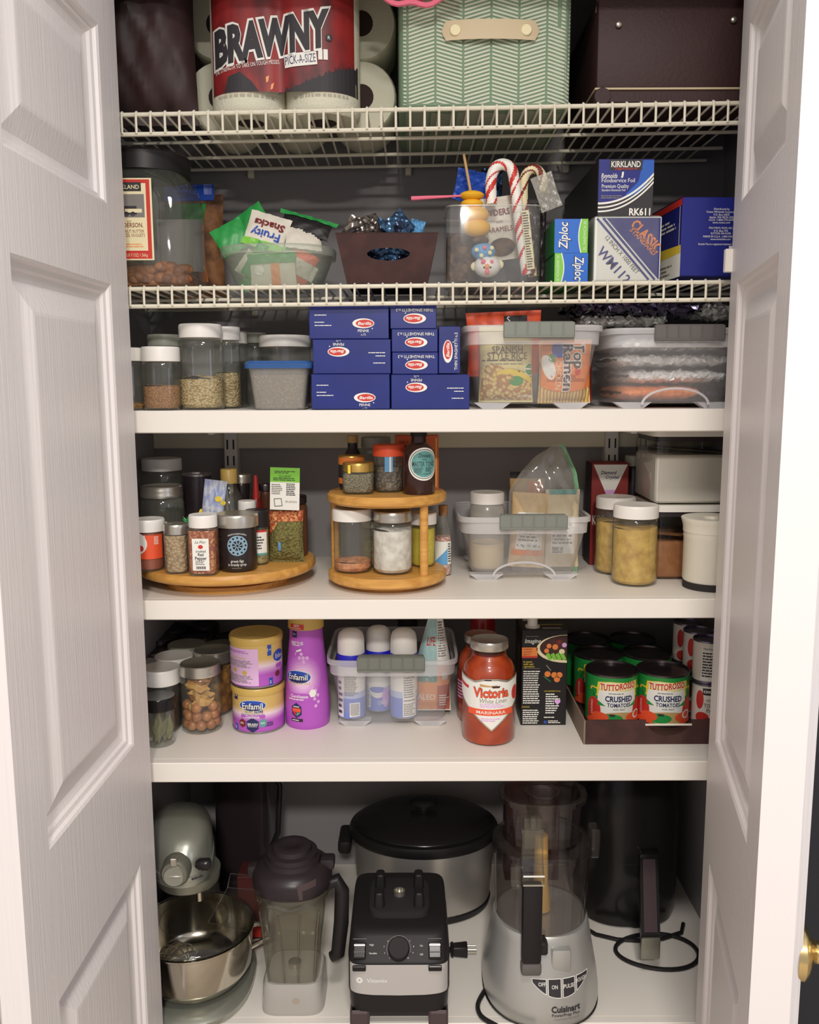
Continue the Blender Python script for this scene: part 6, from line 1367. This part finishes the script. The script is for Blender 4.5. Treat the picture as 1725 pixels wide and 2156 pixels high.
# tomato paste tins two high
G = 'stacked tomato paste tins'
mat('paste_white', (216, 208, 196), .45); mat('paste_rim', (110, 104, 124), .3, metal=.8)
def paste(px, top, lower, yy, lab, kind):
    x = px; rr_ = .0268; hh = .080; d = Dec()
    if kind: d.rect(-.02, .006, .02, hh-.01, 'white_ink', 1).text('Nutrition Facts', -.002, hh-.014, .0045, 'ink', .03, 0, 2, .01).bars(-.018, .012, .018, hh-.02, 9, 'ink', 2)
    else: d.rect(-.016, hh*.74, .016, hh*.90, 'plum_black', 1).text('KIRKLAND', 0, hh*.82, .0052, 'white_ink', .028, 0, 2, .02).text('ORGANIC', .002, hh*.62, .005, 'grey_ink', .024, 0, 2).text('TOMATO', .003, hh*.50, .0075, 'brown_card', .032, 0, 2).text('PASTE', .004, hh*.38, .0075, 'brown_card', .024, 0, 2).ell(-.021, hh*.62, .007, hh*.22, 'red', 1).ell(-.016, hh*.2, .012, hh*.13, 'red', 1).ell(-.004, hh*.12, .012, hh*.08, 'dark_red', 2)
    return can((x, yy+rr_, rr_, hh), lower, lab, 'paste_tin', 'paste_white', d, 'paste_rim', 'can', G)
ypA = P1[1]-r+.003
xp = P2[0]+r+.0292
for i, (px, yy) in enumerate(((xp, ypA), (xp, ypA+.058), (xp-.002, ypA+.117))):
    w_ = ('nearest the front', 'in the middle', 'furthest back')[i]
    paste(px, 0, zt, yy, 'lower white tomato paste tin, the column %s' % w_, 0); paste(px-.001, 0, zt+.0805, yy, 'upper white tomato paste tin, the column %s' % w_, i == 0)
# ================================================ bottom shelf: appliances
# stand mixer
cB = Vector((at(410, 1950, .117).x, .117)); zr = .472-ZD
t = thing('stand_mixer', 'silver grey stand mixer with steel bowl at the left of the bottom shelf', 'mixer', (cB.x, 0, ZD))
by = cB.y; rB = .105
M = MB().loft([(0, .098, .125, 2.4, 0, by+.02), (.006, .102, .129, 2.4, 0, by+.02), (.014, .102, .129, 2.4, 0, by+.02), (.021, .094, .120, 2.4, 0, by+.02), (.022, .085, .11, 2.4, 0, by+.02)], 'mixer_grey', 48); M.build('base', t)
MB().loft([(.01, .046, .055, 3, -.035, .29), (.12, .038, .046, 3, -.038, .295), (.20, .041, .052, 3, -.042, .28), (.262, .044, .058, 3, -.048, .225)], 'mixer_grey', 36).build('column', t)
o = MB().loft([(.022, rB*.50, rB*.50, 2, 0, by), (.026, rB*.62, rB*.62, 2, 0, by), (.040, rB*.84, rB*.84, 2, 0, by), (.060, rB*.96, rB*.96, 2, 0, by), (zr-.006, rB*1.0, rB*1.0, 2, 0, by), (zr-.003, rB*1.03, rB*1.03, 2, 0, by), (zr, rB*1.03, rB*1.03, 2, 0, by), (zr, rB*.985, rB*.985, 2, 0, by), (.060, rB*.94, rB*.94, 2, 0, by), (.042, rB*.8, rB*.8, 2, 0, by), (.030, rB*.5, rB*.5, 2, 0, by)], 'stainless', 56).build('bowl', t)
MB().tube([(rB*.98, by+.02, zr-.012), (rB+.022, by+.03, zr-.016), (rB+.026, by+.03, zr-.045), (rB*.93, by+.025, zr-.06)], .005, 'stainless', 8).build('bowl_handle', o)
hz0 = .598-ZD; hx = at(381, 1783, .05).x-cB.x; hy0 = .028
prof = [(0, 1.0, 0, .215), (.012, 1.01, -.001, .215), (.0125, 1.04, -.003, .217), (.020, 1.04, -.003, .217), (.0205, 1.01, -.001, .22), (.040, 1.0, .001, .24), (.056, .97, .006, .232), (.069, .90, .016, .205), (.079, .78, .030, .178), (.086, .60, .050, .158), (.090, .36, .075, .14), (.0915, .12, .095, .13)]
def front(v):   # y of the head's nose at height v above the head base
    for (a, b, c, _), (a2, b2, c2, _) in zip(prof, prof[1:]):
        if v <= a2: return hy0+c+(c2-c)*(v-a)/(a2-a)
    return hy0
M = MB().loft([(hz0+a, .056*b, (e-hy0-c)/2, 2.3, hx, (e+hy0+c)/2) for a, b, c, e in prof], 'mixer_grey', 48); M.v = [(q[0]-.2*(q[1]-.03), q[1], q[2]) for q in M.v]; M.build('head', t)
MB().loft([(hz0-.020, .050, .050, 2, hx+.002, .088), (hz0-.016, .053, .055, 2, hx+.002, .088), (hz0+.001, .055, .058, 2, hx+.002, .088)], 'mixer_trim', 40).build('planetary', t)
o = MB().loft([(hz0-.05, .0065, .0065, 2, hx+.022, .075), (hz0-.030, .0065, .0065, 2, hx+.022, .075), (hz0-.029, .011, .011, 2, hx+.022, .075), (hz0-.010, .012, .012, 2, hx+.022, .075)], 'stainless', 18).build('beater_shaft', t)
fz = .034; fy = front(fz)
o = MB().loft([(fy-.016, .021, .021, 2, hx-.003, hz0+fz), (fy-.012, .024, .024, 2, hx-.003, hz0+fz), (fy+.03, .026, .026, 2, hx-.003, hz0+fz+.004)], 'mixer_trim', 32, ax='y').build('hub', t)
M = MB().loft([(fy-.020, .0165, .0165, 2, hx-.003, hz0+fz-.002), (fy-.016, .018, .018, 2, hx-.003, hz0+fz-.002)], 'mixer_grey', 28, ax='y').box(hx-.019, hx+.012, fy-.022, fy-.019, hz0+fz-.002, hz0+fz+.001, 'silver', .0006)
M.build('hub_cap', o); MB().box(hx-.0085, hx+.0025, fy-.019, fy-.004, hz0+fz+.016, hz0+fz+.030, 'silver', .0015).build('hub_latch', o)
MB().loft([(hx+.028, .006, .006, 2, fy+.008, hz0+fz+.006), (hx+.034, .010, .010, 2, fy+.008, hz0+fz+.006), (hx+.050, .010, .010, 2, fy+.008, hz0+fz+.006), (hx+.053, .008, .008, 2, fy+.008, hz0+fz+.006)], 'black_gloss', 20, ax='x').build('knob', t)
M = MB(); d = Dec().bars(-.05, .012, -.022, .0175, 1, 'silver', 1).bars(.022, .013, .040, .020, 1, 'ink', 1); d.onto(M, lambda u, v, e: (hx+u, (.215+hy0)/2-((.215-hy0)/2+.004)*(1-min(.999, abs(u/.0585))**2.3)**(1/2.3)-.0006, hz0+v), .006); M.build('lettering', t)
# clear pouring shield and whisk
t2 = thing('pouring_shield', 'clear plastic pouring shield resting on the mixer bowl', 'shield', (cB.x, by, ZD+zr+.002))
MB().loft([(0.0, rB*.99, rB*.99), (.003, rB*.97, rB*.97), (.012, rB*.80, rB*.80), (.013, rB*.58, rB*.58)], 'pour', 48, False, False).build('ring', t2)
for r_, z_ in ((rB*.99, .001), (rB*.58, .013)): MB().tube([(r_*math.cos(2*PI*i/48), r_*math.sin(2*PI*i/48), z_) for i in range(48)], .0016, 'pour', 6, True).build('edge', t2)
q = [(.030, -.02, .016), (.055, .035, .05), (.115, .03, .048), (.102, -.035, .008)]
M = MB().add([(q[0]), (q[1]), (q[2]), (q[3])], [[0, 1, 2, 3]], 'pour').tube(q+[q[0]], .0010, 'pour', 6).tube([q[1], (.06, .04, .075), (.12, .035, .072), q[2]], .0014, 'pour', 6); M.build('chute', t2)
w = thing('whisk', 'wire whisk lying in the steel mixer bowl', 'whisk', (cB.x-.035, by-.02, ZD+.07), 0, None, (1.0, .25, .5))
for i in range(6):
    a = PI*i/6; MB().tube([(.034*math.sin(PI*k/16)**.8*math.cos(a)*(1 if k <= 16 else -1), .034*math.sin(PI*k/16)**.8*math.sin(a), .01+.07*math.cos(PI*k/16)) for k in range(17)], .0012, 'silver', 6).build('wire', w)
MB().loft([(.072, .006, .006), (.10, .007, .007)], 'stainless', 14).build('collar', w)
# dark appliance and red carton at the back left
xx = at(495, 1750, .33).x
t = thing('coffee_maker', 'tall glossy black appliance in the dark corner behind the mixer', 'appliance', (xx, .46, ZD))
MB().loft([(0, .066, .075, 5), (.05, .066, .075, 5), (.055, .060, .07, 5), (.30, .060, .07, 5), (.31, .066, .075, 5), (.37, .066, .075, 5), (.385, .058, .068, 5)], 'plum_black', 40).build('body', t)
MB().tube([(.066, -.05, .30), (.085, -.07, .27), (.08, -.08, .17), (.060, -.07, .12)], .006, 'black', 8).build('handle', t)
x, y, w_, h = pb_(500, 548, 1825, 1916, ZD, .30)
solo(carton(.05, .06, .135, 'red_box', Dec().rect(.005, .005, .045, .04, 'red', 1)), 'red_carton', 'dark red carton wedged between mixer bowl and blender jar', 'box', (at(526, 1880, .27).x, .27, ZD))
# blender jar
bx = at(622, 2100, .10).x
t = thing('blender_jar', 'smoky clear blender jar with black lid and handle', 'blender jar', (bx, .105, ZD))
mat('jar_base', (196, 194, 186), .3)
clear('jar_wall', (.80, .79, .74), opaque=.06, dcol=(150, 146, 120), f0=.07)
MB().loft([(0, .055, .055, 5), (.003, .0565, .0565, 5), (.045, .054, .054, 5), (.052, .050, .050, 5)], 'jar_foot', 48).build('base_collar', t); t.scale = (1, 1, 1.09)
MB().loft([(.048, .046, .046, 4.5), (.10, .051, .051, 4.5), (.16, .058, .058, 4), (.192, .063, .063, 3), (.198, .067, .067, 2.6), (.206, .068, .068, 2.4), (.212, .066, .066, 2.4)], 'jar_wall', 48, True, False).build('jar_wall', t)
M = MB()
for sx in (-1, 1):
    M.tube([(sx*.012, -.047, .055), (sx*.016, -.056, .15), (sx*.02, -.0585, .178)], .0022, 'pour', 6)
    M.tube([(sx*.040, -.044, .055), (sx*.048, -.052, .15), (sx*.052, -.054, .185)], .0026, 'pour', 6)
M.tube([(-.02, -.0585, .178), (0, -.0595, .184), (.02, -.0585, .178)], .0022, 'pour', 6); M.build('ribs', t)
MB().loft([(.050, .010, .010), (.062, .012, .012), (.066, .005, .005)], 'silver', 16).build('blade_hub', t)
MB().loft([(-.0542-.0015, .006, .005, 2, .008, .026), (-.054, .0065, .0055, 2, .008, .026)], 'silver', 16, ax='y').build('drain_plug', t)
MB().tube([(-.035+.07*i/12, -.0655-.003*math.sin(PI*i/12), .196+.0035*math.cos(PI*i/6)) for i in range(13)], .0042, 'pour', 8).build('pour_rim', t)
L = MB().loft([(.205, .066, .066, 2.4), (.211, .0705, .0705, 2.3), (.226, .071, .071, 2.2), (.236, .067, .067), (.242, .058, .058), (.245, .051, .051), (.252, .049, .049), (.2535, .046, .046), (.261, .045, .045), (.263, .036, .036), (.270, .034, .034), (.272, .030, .030), (.2725, .016, .016), (.270, .012, .012)], 'smoke_lid', 48)
L.box(-.080, -.06, -.012, .012, .218, .238, 'smoke_lid', .004, 2).box(.050, .076, -.014, .014, .232, .250, 'smoke_lid', .004, 2)
lo = L.build('lid', t)
M = MB(); Dec().poly([(.020, .211), (.047, .211), (.048, .240), (.016, .236)], 'foot_brown', 1).onto(M, lambda u, v, e: (u, -math.sqrt(max(0, .0715**2-u*u))-e-.0006, v), .006); M.build('lid_patch', lo)
MB().tube([(.060, -.01, .205), (.080, -.010, .213), (.089, -.010, .195), (.087, -.012, .14), (.080, -.014, .085), (.068, -.014, .078)], .011, 'black', 12, rad=[.010, .012, .013, .0135, .0125, .009]).build('handle', t)
# blender motor base
vx = at(840, 2065, .015).x; V = 218/ppm(.015, .43)/2
t = thing('blender', 'black blender motor base with steel front band and dial', 'blender', (vx, 0, ZD))
za, zb_, zc_, zt_ = .406-ZD, .465-ZD, .496-ZD, .502-ZD
def sec(z_, yf, w, yb=.235, bv=.016): return (z_, w, (yb-yf)/2, 9, 0, (yb+yf)/2)
MB().loft([sec(.030, .022, V*.97), sec(za, .017, V*.99), sec(za+.001, .015, V), sec(zb_, .015, V), sec(zb_+.002, .018, V*.99), sec(zc_, .046, V*.965), sec(zt_, .055, V*.95), sec(zt_+.002, .062, V*.92)], 'black', 64).build('housing', t)
M = MB()
for s in (-1, 1): M.box(s*V*.96-(.0 if s < 0 else .034), s*V*.96+(.034 if s < 0 else 0), .02, .225, 0, .031, 'foot_brown', .004)
M.box(-V*.93, V*.93, .024, .22, .020, .031, 'black_matte'); M.build('foot_frame', t)
fr = lambda u: .015+(.235-.015)/2*(1-(1-min(.9999, abs(u/V))**9)**(1/9.))
M = MB(); Dec().poly([(-V*.985, zb_-.001), (V*.985, zb_-.001), (V*.985, za+.014), (V*.93, za+.005), (V*.5, za+.0015), (0, za+.0005), (-V*.5, za+.0015), (-V*.93, za+.005), (-V*.985, za+.014)], 'steel_band', 1).onto(M, lambda u, v, e: (u, fr(u)-.0009-e, v), .004)
d = Dec(); lx = -V*.76
for i in range(8): a = i*PI/4; d.ell(lx+.0038*math.cos(a), za+.029+.0038*math.sin(a), .0026, .0018, 'white_ink', 2, 10, a+.8)
d.text('Vitamix', -V*.42, za+.029, .0078, 'white_ink', .036, 0, 2, .012).text('5200', V*.80, zb_-.0055, .0042, 'white_ink', .0125, 0, 2)
d.onto(M, lambda u, v, e: (u, fr(u)-.0012-e, v)); M.build('front_band', t)
p0 = Vector((0, .0175, zb_+.002)); vv = (Vector((0, .046, zc_))-p0); ln = vv.length; vv.normalize(); nn = Vector((0, -vv.z, vv.y))
d = Dec().ring(0, ln*.50, .0205, .0213, 'grey_ink', 1, 36, -.3, PI+.5).text('High', -V*.53, ln*.66, .0030, 'white_ink', L=1).text('Variable', -V*.50, ln*.33, .0030, 'white_ink', L=1).text('On', V*.44, ln*.62, .0030, 'white_ink', L=1).text('Off', V*.44, ln*.28, .0030, 'white_ink', L=1)
for i in range(10): a = math.radians(232-i*284/9); d.text(str(i+1), .0262*math.cos(a), ln*.50+.0245*math.sin(a)*.75, .0024, 'white_ink', L=1)
for s in (-.76, .70): d.rect(V*s-.012, ln*.88, V*s+.012, ln*.90, 'grey_ink', 1)
M = MB(); d.onto(M, pl(p0+nn*.0012, (1, 0, 0), vv, nn)); M.build('control_print', t)
Mx = Matrix.Translation(p0+vv*(ln*.5)) @ Matrix.Rotation(-math.atan2(vv.y, vv.z), 4, 'X')
MB().loft([(-.013, .0165, .0165), (-.011, .018, .018), (.0, .0185, .0185)], 'black_matte', 32, ax='y', M=Mx).build('dial', t)
for s in (-.76, .70):
    M = MB().box(V*s-.011, V*s+.011, -.007, .002, -.016, .010, 'black_gloss', .002, 1, Mx).box(V*s-.010, V*s+.010, -.0085, -.006, .003, .0065, 'tin', .0006, 1, Mx).box(V*s-.010, V*s+.010, -.0085, -.006, -.007, -.005, 'grey_handle_dark', .0005, 1, Mx)
    M.box(V*s-.0115, V*s+.0115, .008, .0135, zb_-.010, zb_, 'black_gloss', .0015); M.build('switch', t)
MB().loft([(zt_+.0015, .056, .060, 5, 0, .145), (zt_+.010, .055, .059, 5, 0, .145), (zt_+.012, .050, .054, 5, 0, .145)], 'black_matte', 40).build('rubber_pad', t)
for sx in (-1, 1):
    for yy in (.115, .175): MB().loft([(zt_+.011, .010, .015, 4, sx*.036, yy), (zt_+.036, .008, .012, 4, sx*.036, yy), (zt_+.038, .006, .010, 4, sx*.036, yy)], 'black', 20).build('locating_post', t)
MB().loft([(zt_+.011, .0105, .0105, 2, 0, .145), (zt_+.020, .0105, .0105, 2, 0, .145), (zt_+.020, .0075, .0075, 2, 0, .145), (zt_+.013, .0075, .0075, 2, 0, .145)], 'silver', 24).build('drive_socket', t)
# slow cooker
cx = at(893, 1735, .375).x
t = thing('slow_cooker', 'oval slow cooker with steel sides and black lid behind the blender base', 'slow cooker', (cx, .41, ZD)); hz = .512-ZD
S = lambda z_, k: (z_, .152*k, .113*k)
MB().loft([S(0, .88), S(.004, .93), S(.016, .95), S(.020, .93)], 'black', 56).build('base_ring', t)
MB().loft([S(.018, .93), S(.03, .94), S(hz-.015, 1.0), S(hz-.012, .99)], 'brushed', 64).build('steel_wall', t)
MB().loft([S(hz-.016, 1.02), S(hz-.012, 1.045), S(hz, 1.05), S(hz+.006, 1.03), S(hz+.007, .95)], 'black', 64).build('rim', t)
lo = MB().loft([S(hz+.006, .97), S(hz+.010, .985), S(hz+.013, .97), S(hz+.020, .88), S(hz+.032, .6), S(hz+.036, .3), S(hz+.037, .05)], 'black_gloss', 64).build('lid', t)
MB().loft([(hz+.035, .012, .012), (hz+.045, .012, .012), (hz+.047, .030, .016), (hz+.056, .030, .016), (hz+.059, .024, .012)], 'black', 28).build('lid_knob', lo)
for s in (-1, 1): MB().box(s*.152-(.03 if s < 0 else -.002), s*.152+(.03 if s > 0 else -.002), -.045, .035, hz-.045, hz-.015, 'black', .008, 2).build('side_handle', t)
# plug on its cord
yp = .215; p = at(975, 1968, yp); zp = ZD+.0135
t = thing('power_plug', 'black three pin plug lying on the white shelf beside the blender base', 'plug', (at(965, 1968, yp).x, yp, zp))
MB().loft([(-.015, .011, .011, 3), (-.011, .0135, .0125, 4), (-.009, .0105, .0105, 4), (.016, .0125, .012, 5), (.018, .0115, .011, 5)], 'black', 24, ax='x').build('plug_body', t)
for y_, z_ in ((-.006, .004), (.006, .004), (0, -.006)): MB().box(.017, .036, y_-.0016, y_+.0016, z_-.0016, z_+.0016, 'silver', .0006).build('pin', t)
MB().tube([(-.012, 0, 0), (-.020, .003, -.002), (-.024, .02, -.008), (-.022, .07, -.0085)], .005, 'black', 8, rad=[.006, .0055, .005, .0045]).build('cord', t)
# food processor
fx = at(1148, 2080, .06).x; fy_ = .132
t = thing('food_processor', 'silver food processor with clear bowl and black handle', 'food processor', (fx, fy_, ZD)); t.scale = (1, 1, 1.09)
RG = [(0, .098, .113), (.004, .103, .119), (.012, .105, .121), (.030, .1045, .1195), (.055, .101, .114), (.080, .096, .106), (.105, .091, .097), (.125, .0875, .090), (.136, .0855, .0865), (.139, .083, .084)]
N_ = 2.35
MB().loft([(a, b, c, N_) for a, b, c in RG], 'appliance_silver', 64).build('motor_base', t)
MB().loft([(-.0, .1015, .117, N_), (.0045, .1055, .1215, N_), (.006, .1052, .1212, N_)], 'black', 64, True, False).build('base_gasket', t)
def face(u, v, e):
    for (a, b, c), (a2, b2, c2) in zip(RG, RG[1:]):
        if v <= a2: f = (v-a)/(a2-a); rx, ry = b+(b2-b)*f, c+(c2-c)*f; break
    return (u, -ry*(1-min(.9999, abs(u/rx))**N_)**(1/N_)-e-.0005, v)
vz = lambda py, y_: at(1176, py, y_).z-ZD
b0, b1 = .0545, .0810; ox = .022
d = Dec(); cuts = [-.0520, -.0245, .0015, .0265, .0520]
def low(x): return b1-.0025-(b1-b0)*max(0, 1-(abs(x)/.054)**2.2)
for i in range(4):
    a, b = cuts[i]+.0012, cuts[i+1]-.0012
    for g, m, L in ((0, 'white_ink', 1), (.0012, 'ink', 2)):
        pts = [(a+g, b1-g), (b-g, b1-g)]+[(b-g-(b-a-2*g)*k/6, low(b-g-(b-a-2*g)*k/6)+g) for k in range(7)]
        d.poly([(ox+p_[0], p_[1]) for p_ in pts], m, L)
for tx, a, w_ in (('OFF', -.0335, .0125), ('ON', -.0115, .0105), ('PULSE', .014, .0190), ('DOUGH', .0365, .0195)): d.text(tx, ox+a, b0+.0185 if abs(a) > .02 else b0+.0145, .0058, 'white_ink', w_, 0, 3, .01)
d.text('Cuisinart', ox+.008, .0355, .0095, 'ink', .052, 0, 2, .035).text('PowerPrep Plus', ox+.008, .0262, .0048, 'ink', .050, 0, 2, .01).text('14-CUP FOOD PROCESSOR', ox+.010, .0190, .0028, 'grey_ink', .046, 0, 2)
M = MB(); d.onto(M, face, .006); M.build('control_panel', t)
MB().box(.006, .040, -.101, -.084, .088, .126, 'appliance_silver', .004, 2).build('lock_tab', t)
rb = .0835; hb = (.626-ZD)/1.09
B = MB().loft([(.137, rb*.93, rb*.93), (.141, rb*.99, rb*.99), (hb-.01, rb*1.04, rb*1.04), (hb-.008, rb*1.07, rb*1.07), (hb, rb*1.07, rb*1.07)], 'smoke', 56, True, False).build('work_bowl', t)
MB().loft([(hb-.001, rb*1.06, rb*1.06), (hb+.006, rb*1.05, rb*1.05), (hb+.010, rb*1.0, rb*1.0), (hb+.013, rb*.86, rb*.86)], 'smoke', 56, False, False).tube([(rb*1.06*math.cos(2*PI*i/56), rb*1.06*math.sin(2*PI*i/56), hb+.004) for i in range(56)], .0014, 'pour', 6, True).build('bowl_lid', t)
z2 = (.722-ZD)/1.09
F_ = MB().loft([(hb+.010, .066, .050, 2.5), (z2-.012, .071, .052, 2.5), (z2-.010, .078, .057, 2.5), (z2-.002, .079, .058, 2.5), (z2, .077, .056, 2.5), (z2-.001, .068, .048, 2.5)], 'smoke', 56, False, False)
o = F_.build('feed_tube', t)
MB().tube([(.0785*math.copysign(abs(math.cos(2*PI*(i+.5)/48))**.8, math.cos(2*PI*(i+.5)/48)), .0575*math.copysign(abs(math.sin(2*PI*(i+.5)/48))**.8, math.sin(2*PI*(i+.5)/48)), z2-.001) for i in range(48)], .0016, 'pour', 6, True).build('tube_rim', o)
MB().loft([(hb+.02, .024, .024, 2, .0, .0), (z2-.004, .027, .027, 2, .0, .0), (z2+.001, .031, .031, 2, 0, 0), (z2+.001, .027, .027, 2, 0, 0)], 'smoke', 36, False, False).tube([(.030*math.cos(2*PI*i/32), .030*math.sin(2*PI*i/32), z2+.001) for i in range(32)], .0016, 'pour', 6, True).build('pusher', o)
mat('stem_yellow', (206, 170, 96), .45)
MB().loft([(.142, .019, .019), (.170, .017, .017), (.19, .0135, .0135), (hb+.01, .012, .012)], 'stem_yellow', 24).build('blade_stem', t)
# handle, front left of centre
hX = at(1119, 1930, .03).x-fx; yo = -rb-.030
H_ = MB().box(hX-.017, hX+.017, yo-.004, yo+.016, .112, .246, 'black', .005, 2); ho = H_.build('handle', t)
MB().box(hX-.0175, hX+.0175, yo-.005, yo+.018, .092, .113, 'grey_handle_dark', .005, 2).box(hX+.012, hX+.03, yo+.010, -rb*.9, .118, .14, 'black_matte', .003).build('grip_end', ho)
M = MB().prism([(yo-.005, .246), (yo+.016, .246), (yo+.030, .276), (yo+.030, .33), (yo+.018, .33), (yo+.014, .282), (yo-.005, .262)], hX-.017, hX+.019, 'pour', 'x')
M.prism([(yo+.012, .30), (yo+.034, .30), (yo+.034, .345), (yo+.018, .347)], hX-.014, hX+.016, 'pour', 'x').build('clear_latch', ho)
MB().box(hX-.020, hX+.022, yo+.012, yo+.020, .324, .330, 'pour', .001).build('latch_ridge', ho); MB().box(hX-.004, hX+.006, yo+.010, yo+.018, .33, .352, 'pour', .001).build('latch_pin', ho)
for z_, m_ in ((.247, 'silver'), (.262, 'white_ink')): MB().tube([(hX-.017, yo-.004, z_), (hX+.019, yo-.004, z_)], .0015, m_, 6).build('latch_line', ho)
MB().box(rb*1.02, rb*1.02+.018, -.02, .012, hb-.022, hb+.028, 'pour', .003).build('safety_tab', t)
MB().box(hX-.036, hX-.016, -rb*1.06-.008, -rb*1.0, hb-.035, hb+.004, 'pour', .002).build('bowl_stop', t)
pts = [(-.10, -.02, .006), (-.118, -.06, .006), (-.116, -.09, .006), (-.098, -.110, .006), (-.07, -.128, .006), (-.02, -.138, .006)]
cc = []
for i in range(len(pts)-1):
    for j in range(6):
        s = j/6; p0_, p1_, p2_, p3_ = [Vector(pts[min(len(pts)-1, max(0, k))]) for k in (i-1, i, i+1, i+2)]
        cc.append(.5*(2*p1_+(p2_-p0_)*s+(2*p0_-5*p1_+4*p2_-p3_)*s*s+(3*p1_-p0_-3*p2_+p3_)*s**3))
MB().tube(cc, .0042, 'black', 8).build('cord', t)
# reddish box behind, air fryer
solo(carton(.12, .05, .40, 'red_box', Dec().rect(.003, .3, .117, .397, 'dark_red', 1)), 'tall_carton', 'tall dark red box against the back wall between slow cooker and food processor', 'box', (at(1095, 1665, .44).x+.035, .48, ZD))
ax_ = .455
t = thing('air_fryer', 'glossy black air fryer with a long front handle at the right of the bottom shelf', 'air fryer', (ax_, .40, ZD))
MB().loft([(0, .094, .094, 2.4), (.006, .103, .103, 2.4), (.04, .108, .110, 2.4), (.14, .110, .113, 2.4), (.24, .108, .110, 2.4), (.30, .100, .102, 2.4), (.33, .085, .087, 2.4), (.342, .06, .06, 2.3)], 'black_gloss', 64).build('body', t)
M = MB().tube([(.1105*math.cos(a), -.1135*math.sin(a), .148) for a in [PI*.08+PI*.84*i/30 for i in range(31)]], .0012, 'black', 6); M.build('drawer_seam', t)
HX = lambda y_: at(1366, 1830, .27).x-ax_+(at(1370, 1985, .15).x-at(1366, 1830, .27).x)*(-.13-y_)/.12
def sh(M): M.v = [(q[0]+HX(q[1]), q[1], q[2]) for q in M.v]; return M
z0_ = .36-ZD
pr = [(-.10, .150), (-.125, .152), (-.250, .068), (-.255, .038), (-.237, .034), (-.11, .10)]; pr = [(a, b+z0_) for a, b in pr]
ho = sh(MB().prism(pr, -.018, .018, 'black', 'x')).build('handle', t)
M = MB(); A = Vector((0, -.130, .1505+z0_)); B_ = Vector((0, -.249, .0705+z0_)); dv = (B_-A); nv = Vector((0, -dv.z, dv.y)).normalized()
if nv.z < 0: nv = -nv
W_ = Vector((.0125, 0, 0)); M.add([A-W_+nv*.0015, A+W_+nv*.0015, B_+W_+nv*.0015, B_-W_+nv*.0015], [[0, 1, 2, 3]], 'smoke_solid'); sh(M).build('handle_inlay', ho)
sh(MB().box(-.018, .018, -.2595, -.2535, .022+z0_, .066+z0_, 'mixer_trim', .003, 2)).build('handle_tip', ho)
sh(MB().box(-.019, .019, -.132, -.105, .149+z0_, .162+z0_, 'black_gloss', .004, 2)).build('release_button', ho)
cl = onz(1383, 2002, ZD+.005); rx = 86/ppm(cl.y, ZD)
c0 = Vector((cl.x, cl.y, ZD+.0045)); ry = .055
loop = [(c0.x+rx*math.cos(a), c0.y+ry*math.sin(a)*(1+.12*math.cos(a)), c0.z) for a in [2*PI*i/40 for i in range(40)]]
o_ = Vector((ax_, .40, ZD))
MB().tube([Vector(q)-o_ for q in loop], .0042, 'black', 8, True).build('cord', t)
c2 = [(ax_-.10, .30, ZD+.0045), (ax_-.08, .275, ZD+.0045), (ax_-.04, .258, ZD+.0045), (ax_+.0, .255, ZD+.0045), (ax_+.05, .260, ZD+.0045), (ax_+.095, .28, ZD+.0045), (ax_+.108, .31, ZD+.0045)]
MB().tube([Vector(q)-o_ for q in c2], .0042, 'black', 8).build('cord', t)
